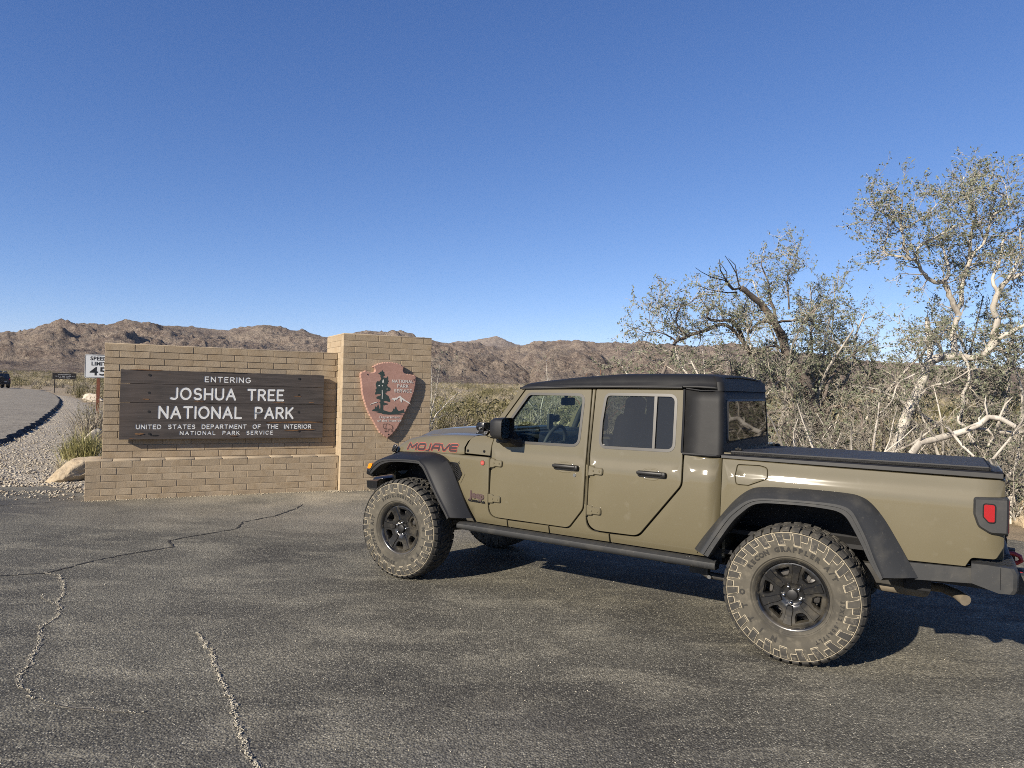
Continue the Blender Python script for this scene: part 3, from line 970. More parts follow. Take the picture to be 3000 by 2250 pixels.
_bc = random.Random(21)
def lay(parent, origin, du, length, top, bottom, first_half, depth=BD, nrm=(0, 1), skip=None, flip=0):
    """courses of bricks from `top` down along direction du (local x,y) starting at origin"""
    rows = int(math.ceil((top - bottom) / BH - 0.05))
    ang = math.atan2(du[1], du[0])
    for r in range(rows):
        zt = top - r * BH
        u = -(BL / 2 if (r % 2 == 0) == first_half else 0.0)
        while u < length - 0.02:
            a = max(0.0, u); b = min(length, u + BL)
            L = b - a
            if L > 0.05 and not (skip and skip((a + b) / 2, zt - BH / 2, a, b)):
                zb = zt - BH
                cut = None
                if zb < bottom:
                    zb = bottom; cut = zt - zb - JT / 2
                if cut is None or cut > 0.015:
                    o = link('brick', brick_mesh(L, depth, _bc.randrange(5), None if cut is None else round(cut, 2)), parent)
                    c = (a + b) / 2
                    off = _bc.uniform(-0.0015, 0.0015)
                    o.location = (origin[0] + du[0] * c + nrm[0] * (depth / 2 + off), origin[1] + du[1] * c + nrm[1] * (depth / 2 + off), (zt + zb) / 2)
                    o.rotation_euler = (_bc.uniform(-.0006, .0006), 0, ang + _bc.uniform(-.0015, .0015))
            u += BL

def monument():
    # sign wall: u from -1.114 to the pillar at 2.38, face on local y = 0, viewer at -y
    w = empty('sign_wall', WALL_O, WALL_RZ)
    tag(w, 'long low tan brick wall carrying the wooden park sign', 'brick wall')
    top = 2.32; u0, u1 = -1.114, 2.378
    REC = 0.005
    lay(w, (u0, 0), (1, 0), u1 - u0, top, 0.50, False, BD)
    # left end face of the wall
    lay(w, (u0 + 0.001, 0.40), (0, -1), 0.40 - BD - 0.0, top, 0.0, True, 0.10, nrm=(1, 0))
    mb = MB(); mb.box(((u0 + u1) / 2 + 0.003, 0.2 + REC, top / 2 - 0.004), (u1 - u0 - 0.012, 0.40 - 2 * REC + 0.0, top - 0.01)); mb.build('mortar_core', mortar_m, w)
    mb = MB(); mb.rbox(((u0 + u1) / 2, 0.2, top + 0.006), (u1 - u0 - 0.004, 0.398, 0.02), 0.007); mb.build('mortar_cap', cap_m, w, 40)
    # low ledge in front
    l = empty('brick_ledge', WALL_O, WALL_RZ)
    tag(l, 'knee-high tan brick ledge along the foot of the sign wall', 'brick ledge')
    lt = 0.575; v = 0.239; a0 = -1.31; a1 = 2.378
    lay(l, (a0, -v), (1, 0), a1 - a0, lt, -0.02, True, BD)
    lay(l, (a0 + 0.001, 0.36), (0, -1), 0.36 + v - BD, lt, -0.02, False, 0.10, nrm=(1, 0))
    lay_top = 0
    mb = MB(); mb.box(((a0 + a1) / 2 + 0.003, (0.0 - v) / 2 + REC / 2 - 0.0015, lt / 2 - 0.01), (a1 - a0 - 0.012, v - 2 * REC + 0.003, lt - 0.01)); 
    mb.box(((a0 + u0) / 2 + 0.003, 0.18, lt / 2 - 0.01), (abs(u0 - a0) - 0.010, 0.34, lt - 0.01)); mb.build('mortar_core', mortar_m, l)
    # rounded, worn mortar wash on the ledge, in slabs
    rr = random.Random(4)
    x = a0
    while x < a1 - 0.02:
        L = min(rr.uniform(0.33, 0.42), a1 - x)
        mb = MB(); mb.rbox((x + L / 2, -v / 2 - 0.003, lt + 0.004 + rr.uniform(-.002, .002)), (L - 0.004, v - 0.006, 0.03), 0.012)
        mb.build('ledge_slab', cap_m, l, 40); x += L
    mb = MB(); mb.rbox(((a0 + u0) / 2, 0.18, lt + 0.004), (abs(u0 - a0) - 0.006, 0.35, 0.03), 0.012); mb.build('ledge_slab', cap_m, l, 40)
    # pillar
    p = empty('brick_pillar', WALL_O, WALL_RZ)
    tag(p, 'tall tan brick pillar carrying the arrowhead emblem', 'brick pillar')
    pu, pv, pw, ph, pd = 2.38, 0.36, 1.581, 2.642, 1.22
    lay(p, (pu, -pv), (1, 0), pw, ph, -0.02, True, BD)
    lay(p, (pu + 0.0005, pd - pv), (0, -1), pd - BD - 0.0, ph, -0.02, False, BD, nrm=(1, 0))
    lay(p, (pu + pw, -pv + BD), (0, 1), pd - BD, ph, -0.02, True, BD, nrm=(-1, 0))
    mb = MB(); mb.box((pu + pw / 2, pd / 2 - pv, ph / 2 - 0.01), (pw - 2 * REC, pd - 2 * REC, ph - 0.012)); mb.build('mortar_core', mortar_m, p)
    mb = MB(); mb.rbox((pu + pw / 2, pd / 2 - pv, ph + 0.008), (pw - 0.004, pd - 0.004, 0.026), 0.01); mb.build('mortar_cap', cap_m, p, 40)
monument()

# ------------------------------------------------------------ a hand-routed lettering: strokes with round ends
def arc(cx, cy, rx, ry, a0, a1, n=9):
    return [(cx + rx * math.cos(R(a0 + (a1 - a0) * i / n)), cy + ry * math.sin(R(a0 + (a1 - a0) * i / n))) for i in range(n + 1)]
GLY = {
    'A': (.74, [[(0, 0), (.37, 1), (.74, 0)], [(.13, .34), (.61, .34)]]),
    'C': (.70, [arc(.38, .5, .38, .5, 48, 312, 14)]),
    'D': (.66, [[(0, 0), (0, 1), (.24, 1)] + arc(.24, .5, .42, .5, 90, -90, 12)[1:] + [(0, 0)]]),
    'E': (.52, [[(.52, 1), (0, 1), (0, 0), (.52, 0)], [(0, .52), (.44, .52)]]),
    'F': (.52, [[(.52, 1), (0, 1), (0, 0)], [(0, .52), (.44, .52)]]),
    'G': (.74, [arc(.38, .5, .38, .5, 48, 330, 14) + [(.74, .45), (.44, .45)]]),
    'H': (.64, [[(0, 0), (0, 1)], [(.64, 0), (.64, 1)], [(0, .5), (.64, .5)]]),
    'I': (.0, [[(0, 0), (0, 1)]]),
    'J': (.50, [[(.50, 1), (.50, .3)] + arc(.26, .26, .24, .26, 0, -110, 7) + [(.0, .06)]]),
    'K': (.60, [[(0, 0), (0, 1)], [(.58, 1), (0, .38)], [(.2, .58), (.60, 0)]]),
    'L': (.50, [[(0, 1), (0, 0), (.50, 0)]]),
    'M': (.84, [[(0, 0), (.08, 1), (.42, .2), (.76, 1), (.84, 0)]]),
    'N': (.66, [[(0, 0), (0, 1), (.66, 0), (.66, 1)]]),
    'O': (.80, [arc(.40, .5, .40, .5, 90, 450, 20)]),
    'P': (.56, [[(0, 0), (0, 1), (.30, 1)] + arc(.30, .74, .26, .26, 90, -90, 8)[1:] + [(0, .48)]]),
    'R': (.60, [[(0, 0), (0, 1), (.30, 1)] + arc(.30, .74, .26, .26, 90, -90, 8)[1:] + [(0, .48)], [(.28, .48), (.60, 0)]]),
    'S': (.58, [arc(.30, .75, .27, .25, 35, 250, 9) + arc(.29, .26, .29, .26, 80, -150, 10)]),
    'T': (.64, [[(0, 1), (.64, 1)], [(.32, 1), (.32, 0)]]),
    'U': (.64, [[(0, 1), (0, .32)] + arc(.32, .32, .32, .32, 180, 360, 9) + [(.64, 1)]]),
    'V': (.68, [[(0, 1), (.34, 0), (.68, 1)]]),
    'Y': (.66, [[(0, 1), (.33, .5), (.66, 1)], [(.33, .5), (.33, 0)]]),
}
def stroke_text(txt, x0, x1, z0, z1, gap=0.30, space=0.62):
    """polylines of the text fitted to a box"""
    h = z1 - z0
    tot = 0; first = True
    for w_ in txt:
        if w_ == ' ': tot += space
        else: tot += GLY[w_][0] + gap
    tot -= gap
    sx = (x1 - x0) / tot
    out = []; x = x0
    for w_ in txt:
        if w_ == ' ':
            x += space * sx; continue
        gw, st = GLY[w_]
        out.append([[(x + px * sx, z0 + pz * h) for px, pz in s_] for s_ in st])
        x += (gw + gap) * sx
    return out          # one list of strokes per letter

def capsule(a, b, r, n=5):
    a = Vector(a); b = Vector(b)
    ang = math.atan2(b.y - a.y, b.x - a.x)
    o = []
    for k in range(n + 1):
        t = ang + math.pi / 2 + math.pi * k / n
        o.append((a.x + r * math.cos(t), a.y + r * math.sin(t)))
    for k in range(n + 1):
        t = ang - math.pi / 2 + math.pi * k / n
        o.append((b.x + r * math.cos(t), b.y + r * math.sin(t)))
    return o

def seg_min(x, y, segs):
    d = np.full(x.shape, 1e9)
    for a, b in segs:
        vx, vy = b[0] - a[0], b[1] - a[1]; L = vx * vx + vy * vy
        t = np.clip(((x - a[0]) * vx + (y - a[1]) * vy) / L, 0, 1) if L > 1e-12 else 0
        d = np.minimum(d, np.hypot(x - a[0] - t * vx, y - a[1] - t * vy))
    return d

def carved(outline, groups, place, depth):
    """split a flat face into the field and the carved letters (per-letter stroke lists with radii)"""
    pts = [Vector(p) for p in outline]; edges = [(i, (i + 1) % len(outline)) for i in range(len(outline))]
    for letters, r in groups:
        for L in letters:
            for st in L:
                for a, b in zip(st, st[1:]):
                    c = capsule(a, b, r); k = len(pts)
                    pts += [Vector(q) for q in c]; edges += [(k + i, k + (i + 1) % len(c)) for i in range(len(c))]
    V, _, F, _, _, _ = geometry.delaunay_2d_cdt(pts, edges, [], 0, 1e-6)
    V = np.array([(v.x, v.y) for v in V]); F = np.array([f[:3] for f in F], dtype=int)
    c = V[F].mean(axis=1)
    ok = inside(outline, c[:, 0], c[:, 1]); F = F[ok]; c = c[ok]
    a = V[F]
    ar = (a[:, 1, 0] - a[:, 0, 0]) * (a[:, 2, 1] - a[:, 0, 1]) - (a[:, 2, 0] - a[:, 0, 0]) * (a[:, 1, 1] - a[:, 0, 1])
    F[ar < 0] = F[ar < 0][:, ::-1]
    taken = np.zeros(len(F), dtype=bool); lets = []
    for letters, r in groups:
        for L in letters:
            hit = (seg_min(c[:, 0], c[:, 1], [(p, q) for st in L for p, q in zip(st, st[1:])]) < r) & ~taken
            taken |= hit
            T = F[hit]
            ids = sorted({int(i) for f in T for i in f}); mp = {k: i for i, k in enumerate(ids)}
            lm = MB()
            lm.add([place(V[k][0], V[k][1], depth) for k in ids], [tuple(mp[int(i)] for i in f) for f in T])
            bd = boundary(T); n = len(ids)
            lm.add([place(V[k][0], V[k][1], depth) for k in ids] + [place(V[k][0], V[k][1], 0) for k in ids],
                   [(mp[a_], mp[a_] + n, mp[b_] + n, mp[b_]) for a_, b_ in bd])
            lets.append(lm)
    fm = MB(); fm.add([place(u, v, 0) for u, v in V], [tuple(f) for f in F[~taken]])
    return fm, lets

def mat_plank():
    m, t, b, out = _nodes('weathered_dark_plank')
    tc = t.nodes.new('ShaderNodeTexCoord'); ob = tc.outputs['Object']
    g = tex(t, 'noise', 5, 6, 0.65, vec=ob, stretch=(0.35, 1, 7)); g2 = tex(t, 'noise', 14, 5, 0.7, vec=ob, stretch=(0.25, 1, 8)); n = tex(t, 'noise', 3.2, 4, 0.6, vec=ob, stretch=(0.5, 1, 2.6))
    n4 = tex(t, 'noise', 1.1, 3, vec=ob)
    c = mixc(t, ramp(t, g.outputs[0], 0.35, 0.68), (0.058, 0.050, 0.046), (0.115, 0.098, 0.088))
    c = mixc(t, ramp(t, g2.outputs[0], 0.52, 0.75), c, (0.034, 0.029, 0.027))
    c = mixc(t, ramp(t, n4.outputs[0], 0.5, 0.75), c, (0.125, 0.098, 0.082))
    c = mixc(t, ramp(t, n.outputs[0], 0.735, 0.765), c, (0.20, 0.098, 0.042))
    t.links.new(c, b.inputs['Base Color']); b.inputs['Roughness'].default_value = 0.8; b.inputs['Specular IOR Level'].default_value = 0.3
    bn = t.nodes.new('ShaderNodeBump'); bn.inputs['Strength'].default_value = 0.5; bn.inputs['Distance'].default_value = 0.004
    t.links.new(g2.outputs[0], bn.inputs['Height']); t.links.new(bn.outputs[0], b.inputs['Normal'])
    return m
plank_m = mat_plank()
white_m = M('sign_white_paint', (0.80, 0.80, 0.77), 0.6, var=[(25, (0.66, 0.65, 0.60), .55, .75)])
raw_m = M('split_raw_wood', (0.24, 0.125, 0.052), 0.8, var=[(20, (0.10, 0.055, 0.03), .45, .7)])
hole_m = M('bolt_recess', (0.012, 0.011, 0.010), 0.7)

def wooden_sign():
    s = empty('wooden_sign', WALL_O, WALL_RZ)
    tag(s, 'dark plank sign with carved white letters on the brick wall', 'sign')
    zs = [1.943, 1.731, 1.443, 1.163, 0.880]
    u0, u1 = -0.893, 2.130
    FY = -0.105; TH = 0.062
    T1 = stroke_text('ENTERING', 0.275, 0.95, 1.785, 1.862, 0.38)
    T2 = stroke_text('JOSHUA TREE', -0.205, 1.465, 1.508, 1.672, 0.31, 0.85)
    T3 = stroke_text('NATIONAL PARK', -0.360, 1.625, 1.214, 1.383, 0.31, 1.00)
    T4 = stroke_text('UNITED STATES DEPARTMENT OF THE INTERIOR', -0.668, 1.930, 1.045, 1.105, 0.34, 1.15)
    T5 = stroke_text('NATIONAL PARK SERVICE', -0.062, 1.314, 0.949, 1.003, 0.42, 1.3)
    texts = [[(T1, 0.0088)], [(T2, 0.0175)], [(T3, 0.0180)], [(T4, 0.0075), (T5, 0.0068)]]
    rr = random.Random(2)
    for k in range(4):
        zt, zb = zs[k] - 0.003, zs[k + 1] + 0.003
        n = 40
        def edge(z, amp, rev):
            e = [(u0 + (u1 - u0) * i / n + (rr.uniform(-.003, .003) if i in (0, n) else 0), z + rr.uniform(-amp, amp)) for i in range(n + 1)]
            return e[::-1] if rev else e
        outline = edge(zb, 0.0012, False) + edge(zt, 0.004 if k == 0 else 0.0012, True)
        fy = FY + rr.uniform(-.003, .003)
        field, let = carved(outline, texts[k], lambda u, v, d, fy=fy: (u, fy + d, v), 0.0035)
        m = len(outline)
        field.add([(p[0], fy, p[1]) for p in outline] + [(p[0], fy + TH, p[1]) for p in outline],
                  [(i, i + m, (i + 1) % m + m, (i + 1) % m) for i in range(m)] + [tuple(range(2 * m - 1, m - 1, -1))])
        pl = field.build('plank', plank_m, s)
        for lm in let: lm.build('letter', white_m, pl)
    # bolts sunk in the planks
    for (u, z) in [(-.504, 1.867), (1.721, 1.871), (-.502, 1.595), (1.724, 1.600), (-.500, 1.307), (1.726, 1.312), (-.486, 0.968), (1.733, 0.998)]:
        mb = MB(); mb.cyl((u, FY - 0.004, z), (u, FY + 0.02, z), 0.019, 16)
        mb.build('bolt', hole_m, s, 40)
    # splintered patches where the bark-brown wood shows
    for (u, z, w, h) in [(-.545, 1.495, .10, .022), (-.62, 0.968, .13, .030), (.20, 1.475, .16, .014), (1.40, 1.468, .22, .016), (1.93, 1.475, .09, .012), (1.70, 1.578, .13, .012), (1.62, 1.010, .24, .014), (1.86, 1.020, .30, .016), (1.66, 1.146, .92, .022), (.62, 1.940, .55, .010), (-.55, 1.942, .45, .012), (-.42, 0.945, .12, .010), (.72, 0.925, .12, .012), (1.10, 1.297, .17, .010)]:
        rr2 = random.Random(int(u * 1000 + z * 77))
        pts = []
        for i in range(9):
            t = i / 8; pts.append((u - w / 2 + w * t, z - h / 2 * math.sin(math.pi * t) ** .6 * rr2.uniform(.5, 1.2) - .001))
        for i in range(7, 0, -1):
            t = i / 8; pts.append((u - w / 2 + w * t, z + h / 2 * math.sin(math.pi * t) ** .6 * rr2.uniform(.5, 1.2) + .001))
        mb = MB(); mb.prism(pts, FY - 0.0055, FY + 0.004)
        mb.build('splintered_patch', raw_m if h != .010 else hole_m, s, fixn=True)
    # standoff battens behind
    for u in (-0.5, 1.725):
        mb = MB(); mb.box((u, -0.021, 1.41), (0.09, 0.038, 1.0)); mb.build('batten', plank_m, s)
wooden_sign()

# ------------------------------------------------------------ arrowhead emblem
def text_mesh(txt, size, parent, name, mat, place, extrude=0.0, shear=0.0, bold=0.0, spacing=1.0, align='LEFT', sx=1.0):
    cu = bpy.data.curves.new('t', 'FONT')
    cu.body = txt; cu.size = size; cu.shear = shear; cu.offset = bold; cu.space_character = spacing
    cu.align_x = align; cu.resolution_u = 3; cu.extrude = extrude
    o = bpy.data.objects.new('t', cu); COL.objects.link(o)
    dg = bpy.context.evaluated_depsgraph_get()
    me = bpy.data.meshes.new_from_object(o.evaluated_get(dg))
    bpy.data.objects.remove(o); bpy.data.curves.remove(cu)
    me.materials.clear()
    for v in me.vertices:
        v.co = Vector(place(v.co.x * sx, v.co.y, v.co.z))
    me.name = name
    finish(me, mat)
    return link(name, me, parent)

def split_letters(o):
    """one object per printed character"""
    bm = bmesh.new(); bm.from_mesh(o.data); bm.verts.ensure_lookup_table()
    seen = set(); parts = []
    for v in bm.verts:
        if v.index in seen: continue
        st = [v]; comp = []
        seen.add(v.index)
        while st:
            w = st.pop(); comp.append(w)
            for e in w.link_edges:
                x = e.other_vert(w)
                if x.index not in seen: seen.add(x.index); st.append(x)
        parts.append(comp)
    for comp in parts:
        ids = {v.index: i for i, v in enumerate(comp)}
        mb = MB(); mb.add([tuple(v.co) for v in comp], [tuple(ids[v.index] for v in f.verts) for f in bm.faces if f.verts[0].index in ids])
        mb.build('letter', o.data.materials[0], o.parent)
    bm.free(); bpy.data.objects.remove(o)

def arrowhead():
    a = empty('arrowhead_emblem', WALL_O, WALL_RZ)
    tag(a, 'reddish arrowhead emblem with green tree on the brick pillar', 'emblem')
    FY = -0.36 - 0.075
    out = [(2.651, 1.976), (2.676, 2.018), (2.751, 2.046), (2.815, 2.022), (2.871, 2.015), (2.912, 2.035), (2.905, 2.075), (2.868, 2.098), (2.872, 2.125), (2.962, 2.171), (3.05, 2.195), (3.135, 2.203), (3.23, 2.200), (3.312, 2.189), (3.38, 2.165), (3.443, 2.129), (3.425, 2.09), (3.427, 2.051), (3.459, 2.018), (3.55, 2.002), (3.631, 1.998), (3.664, 1.964), (3.662, 1.89), (3.655, 1.808), (3.635, 1.70), (3.606, 1.616), (3.56, 1.49), (3.495, 1.356), (3.42, 1.20), (3.343, 1.056), (3.26, 0.955), (3.171, 0.882), (3.10, 0.92), (3.021, 0.977), (2.96, 1.07), (2.903, 1.175), (2.84, 1.27), (2.786, 1.376), (2.75, 1.47), (2.722, 1.56), (2.705, 1.63), (2.690, 1.70), (2.68, 1.82)]
    # scalloped edge
    rr = random.Random(8); f = []
    for i in range(len(out)):
        p = Vector(out[i]); q = Vector(out[(i + 1) % len(out)]); L = (q - p).length; n = max(1, round(L / 0.055))
        d = (q - p).normalized(); nn = Vector((d.y, -d.x))   # outline runs clockwise -> outward is left
        for k in range(n):
            b = p.lerp(q, k / n); f.append((b.x, b.y))
            m_ = p.lerp(q, (k + 0.5) / n) + nn * rr.uniform(0.004, 0.009); f.append((m_.x, m_.y))
    stone = M('red_sandstone', (0.43, 0.245, 0.19), 0.85, var=[(14, (0.49, 0.285, 0.225), .4, .65, (1, 1, 2.2)), (3, (0.38, 0.21, 0.165), .45, .7)], bump=[(26, .35, .004)])
    chip = M('chipped_edge_stone', (0.46, 0.27, 0.20), 0.85, var=[(10, (0.40, 0.23, 0.17), .4, .7)], bump=[(20, .5, .006)])
    gm = M('emblem_green', (0.028, 0.050, 0.045), 0.7, var=[(20, (0.045, 0.065, 0.06), .45, .7)])
    wm = M('emblem_white', (0.74, 0.71, 0.64), 0.7)
    bm_ = M('emblem_black_line', (0.02, 0.018, 0.016), 0.7)
    inn = inset(f, 0.016)
    V, F = tri2d(inn)
    mb = MB(); n = len(f)
    mb.add([(u, FY, v) for u, v in V], [tuple(t) for t in F])
    mb.mat = 1
    ring = [(p[0], FY, p[1]) for p in inn] + [(p[0], FY + 0.014, p[1]) for p in f] + [(p[0], FY + 0.070, p[1]) for p in inset(f, 0.004)]
    mb.add(ring, [(i, i + n, (i + 1) % n + n, (i + 1) % n) for i in range(n)] + [(i + n, i + 2 * n, (i + 1) % n + 2 * n, (i + 1) % n + n) for i in range(n)])
    mb.build('stone_slab', [stone, chip], a, fixn=True)
    S = 6.91
    # emblem shapes, traced in the pillar's own plane (metres)
    u_of = lambda x: 2.640 + (x - 20) * (3.664 - 2.640) / (1185 - 20)
    def uv(x, y):
        # bilinear from the emblem's measured corners
        v0 = 2.203 - (y - 0) * (2.203 - 0.882) / 1555
        slope = -0.0      # the zoomed picture is nearly square on
        return (2.643 + x * 0.000862 + (y / 1555) * 0.020, v0 + (x - 600) * -0.000012)
    tree = [(455, 170), (480, 205), (500, 215), (495, 245), (515, 262), (500, 285), (475, 300), (478, 318), (545, 325), (570, 292), (580, 330), (570, 360), (592, 385), (572, 415), (580, 435), (555, 460), (565, 490), (590, 512), (620, 520), (632, 552), (612, 565), (630, 575), (590, 590), (545, 600), (545, 630), (515, 625), (540, 660), (590, 690), (600, 720), (612, 750), (628, 785), (618, 812), (560, 800), (520, 790), (488, 800), (500, 822), (585, 848), (575, 862), (520, 872), (515, 885), (485, 875), (482, 960), (490, 980), (560, 1000), (650, 1020), (690, 985), (695, 940), (715, 965), (735, 920), (748, 895), (760, 940), (790, 975), (800, 995), (845, 985), (860, 965), (865, 990), (890, 970), (905, 950), (922, 1005), (940, 1022), (790, 1048), (935, 1065), (820, 1062), (760, 1060), (600, 1068), (480, 1060), (440, 1040), (350, 1035), (410, 1015), (260, 1000), (270, 980), (315, 955), (330, 900), (350, 940), (380, 865), (395, 905), (410, 965), (425, 965), (430, 900), (425, 840), (400, 822), (425, 815), (430, 790), (400, 760), (350, 752), (345, 720), (380, 700), (430, 685), (440, 655), (380, 655), (320, 668), (318, 640), (335, 610), (325, 570), (350, 545), (335, 500), (330, 460), (345, 420), (372, 392), (395, 410), (420, 380), (440, 350), (430, 320), (415, 290), (430, 280), (400, 260), (372, 240), (410, 225), (412, 200), (440, 210)]
    mb = MB()
    pp = [uv(x, y) for x, y in tree]
    V, F = tri2d(pp)
    ribbon_mesh(mb, V, F, 0.004, lambda u, v, d: (u, FY - 0.003 + d, v))
    mb.build('green_tree', gm, a)
    mb = MB()
    for poly in ([(650, 755), (690, 728), (715, 735), (740, 720), (760, 728), (790, 705), (835, 676), (870, 712), (905, 735), (950, 770), (1020, 805), (1060, 850), (1040, 840), (950, 792), (905, 775), (880, 750), (875, 790), (860, 822), (845, 790), (820, 768), (835, 745), (825, 715), (790, 735), (770, 765), (745, 755), (715, 798), (705, 765)],
                 [(220, 868), (262, 850), (310, 828), (372, 815), (360, 828), (300, 850), (225, 875)],
                 [(455, 580), (468, 570), (472, 650), (470, 755), (458, 755), (460, 660)],
                 [(385, 480), (420, 472), (410, 498), (388, 500)], [(455, 480), (480, 472), (470, 505)], [(545, 550), (570, 540), (565, 565)], [(470, 370), (490, 360), (495, 425), (460, 425)]):
        V, F = tri2d([uv(x, y) for x, y in poly])
        ribbon_mesh(mb, V, F, 0.003, lambda u, v, d: (u, FY - 0.0045 + d, v))
    mb.build('white_mountains', wm, a)
    # lettering
    def ln(txt, xa, xb, ya, yb, r=0.0048, gap=0.34):
        (ua, va), (ub, vb) = uv(xa, yb), uv(xb, ya)
        return stroke_text(txt, ua, ub, va, vb, gap), r
    mb = MB()
    for args in (('NATIONAL', 668, 1108, 352, 412), ('PARK', 776, 1002, 448, 510), ('SERVICE', 712, 1074, 548, 608)):
        st, r = ln(*args)
        for s_ in [q_ for L_ in st for q_ in L_]:
            for p, q in zip(s_, s_[1:]):
                c = capsule(p, q, r, 4); b = len(mb.v)
                mb.add([(x, FY - 0.004 - 0.00003 * (len(mb.f) % 23), z) for x, z in c], [tuple(range(len(c)))])
    tag(mb.build('lettering', wm, a), kind='stuff')
    for txt, xa, xb, yb in (('Department', 415, 832, 1145), ('of the Interior', 370, 865, 1216)):
        (ua, va), (ub, _) = uv(xa, yb), uv(xb, yb)
        o = text_mesh(txt, 0.062, a, 'lettering', wm, lambda x, y, z: (x, 0, y), bold=0.0006, spacing=1.06)
        xs = [v.co.x for v in o.data.vertices]; k = (ub - ua) / (max(xs) - min(xs)); x0 = min(xs)
        tag(o, kind='stuff')
        for v in o.data.vertices: v.co = Vector((ua + (v.co.x - x0) * k, FY - 0.004, va + v.co.z))
    # bison outline
    bis = [[(500, 1335), (490, 1300), (495, 1270), (520, 1255), (545, 1262), (575, 1252), (620, 1265), (665, 1285), (685, 1310), (690, 1345), (680, 1330), (685, 1415), (665, 1418), (668, 1385), (640, 1355), (600, 1365), (605, 1390), (580, 1415), (600, 1418)],
           [(500, 1335), (515, 1350), (530, 1345), (540, 1365), (560, 1375), (545, 1400), (515, 1400), (560, 1412), (530, 1420)], [(545, 1265), (550, 1290), (540, 1320), (550, 1345), (580, 1360)]]
    mb = MB()
    for st in bis:
        for p, q in zip(st, st[1:]):
            c = capsule(uv(*p), uv(*q), 0.0028, 3)
            mb.add([(x, FY - 0.004 - 0.00003 * (len(mb.f) % 23), z) for x, z in c], [tuple(range(len(c)))])
    mb.build('bison_outline', bm_, a)
    for x, y in ((165, 275), (1125, 340), (600, 1470)):
        u, v = uv(x, y); mb = MB(); mb.cyl((u, FY - 0.005, v), (u, FY + 0.01, v), 0.0105, 12); mb.build('bolt', hole_m, a, 40)
arrowhead()

# ------------------------------------------------------------ road signs
def speed_sign():
    d = 24.0
    loc = (-14.07, 24.0, 0.0)
    s = empty('speed_limit_sign', loc, math.atan2(14.07, 24.0) * 0.8)
    tag(s, 'white speed limit 45 sign on a rusty post beside the wall', 'road sign')
    W, H = 0.82, 0.79; zc = 2.17
    wp = M('sign_face_white', (0.72, 0.73, 0.72), 0.4); bk = M('sign_black', (0.012, 0.012, 0.013), 0.5); al = M('sign_back_metal', (0.5, 0.5, 0.5), 0.4, 1.0)
    mb = MB(); mb.prism(round_poly([(-W / 2, zc - H / 2), (W / 2, zc - H / 2), (W / 2, zc + H / 2), (-W / 2, zc + H / 2)], 0.045), -0.004, 0.0); mb.build('panel', wp, s, fixn=True)
    mb = MB()
    def ring(o1, o2):
        a = round_poly([(-W / 2 + o1, zc - H / 2 + o1), (W / 2 - o1, zc - H / 2 + o1), (W / 2 - o1, zc + H / 2 - o1), (-W / 2 + o1, zc + H / 2 - o1)], 0.035)
        b = round_poly([(-W / 2 + o2, zc - H / 2 + o2), (W / 2 - o2, zc - H / 2 + o2), (W / 2 - o2, zc + H / 2 - o2), (-W / 2 + o2, zc + H / 2 - o2)], 0.03)
        n = len(a)
        mb.add([(x, -0.006, z) for x, z in a] + [(x, -0.006, z) for x, z in b], [(i, (i + 1) % n, (i + 1) % n + n, i + n) for i in range(n)])
    ring(0.012, 0.026); mb.build('border', bk, s)
    for txt, sz, z, sp, sx in (('SPEED', 0.175, zc + 0.205, 1.08, 1.0), ('LIMIT', 0.175, zc + 0.03, 1.08, 1.0), ('45', 0.40, zc - 0.305, 1.05, 1.28)):
        o = text_mesh(txt, sz, s, 'lettering', bk, lambda x, y, zz: (x, -0.0065, y), bold=0.006, spacing=sp, align='CENTER', sx=sx)
        for v in o.data.vertices: v.co.z += z
        split_letters(o)
    mb = MB(); mb.box((0, 0.03, 0.87), (0.10, 0.05, 1.80)); mb.box((0, 0.03, 2.16), (0.06, 0.05, 0.76)); mb.build('post', M('rusty_post', (0.20, 0.062, 0.030), 0.85, var=[(12, (0.13, 0.04, 0.022), .4, .7)]), s)
speed_sign()

def brown_sign():
    x0, y0 = -48.4, 76.3
    s = empty('park_notice_sign', (x0, y0, 0), math.atan2(48.4, 76.3))
    tag(s, 'small dark brown park notice sign on two thin posts by the road', 'sign')
    g = float(ground_z(np.array([x0]), np.array([y0]))[0])
    dk = M('notice_brown', (0.018, 0.014, 0.012), 0.6); wt = M('notice_white', (0.5, 0.5, 0.48), 0.6)
    W = 2.2
    mb = MB(); mb.rbox((0, 0, 1.78), (W, 0.04, 0.66), 0.03); mb.build('panel', dk, s)
    for z, w in ((1.93, .50), (1.76, .78), (1.59, .46)):
        mb = MB(); rr = random.Random(int(z * 100)); x = -W * w / 2
        while x < W * w / 2:
            L = rr.uniform(.04, .08); mb.box((x + L / 2, -0.024, z + rr.uniform(-.01, .01)), (L, 0.004, rr.uniform(.06, .10))); x += L + rr.choice((.03, .03, .03, .10))
        tag(mb.build('lettering', wt, s), kind='stuff')
    for x in (-W * .40, W * .40):
        mb = MB(); mb.box((x, 0.03, (1.45 + g) / 2), (0.075, 0.06, 1.5 - g)); mb.build('post', dk, s)
brown_sign()
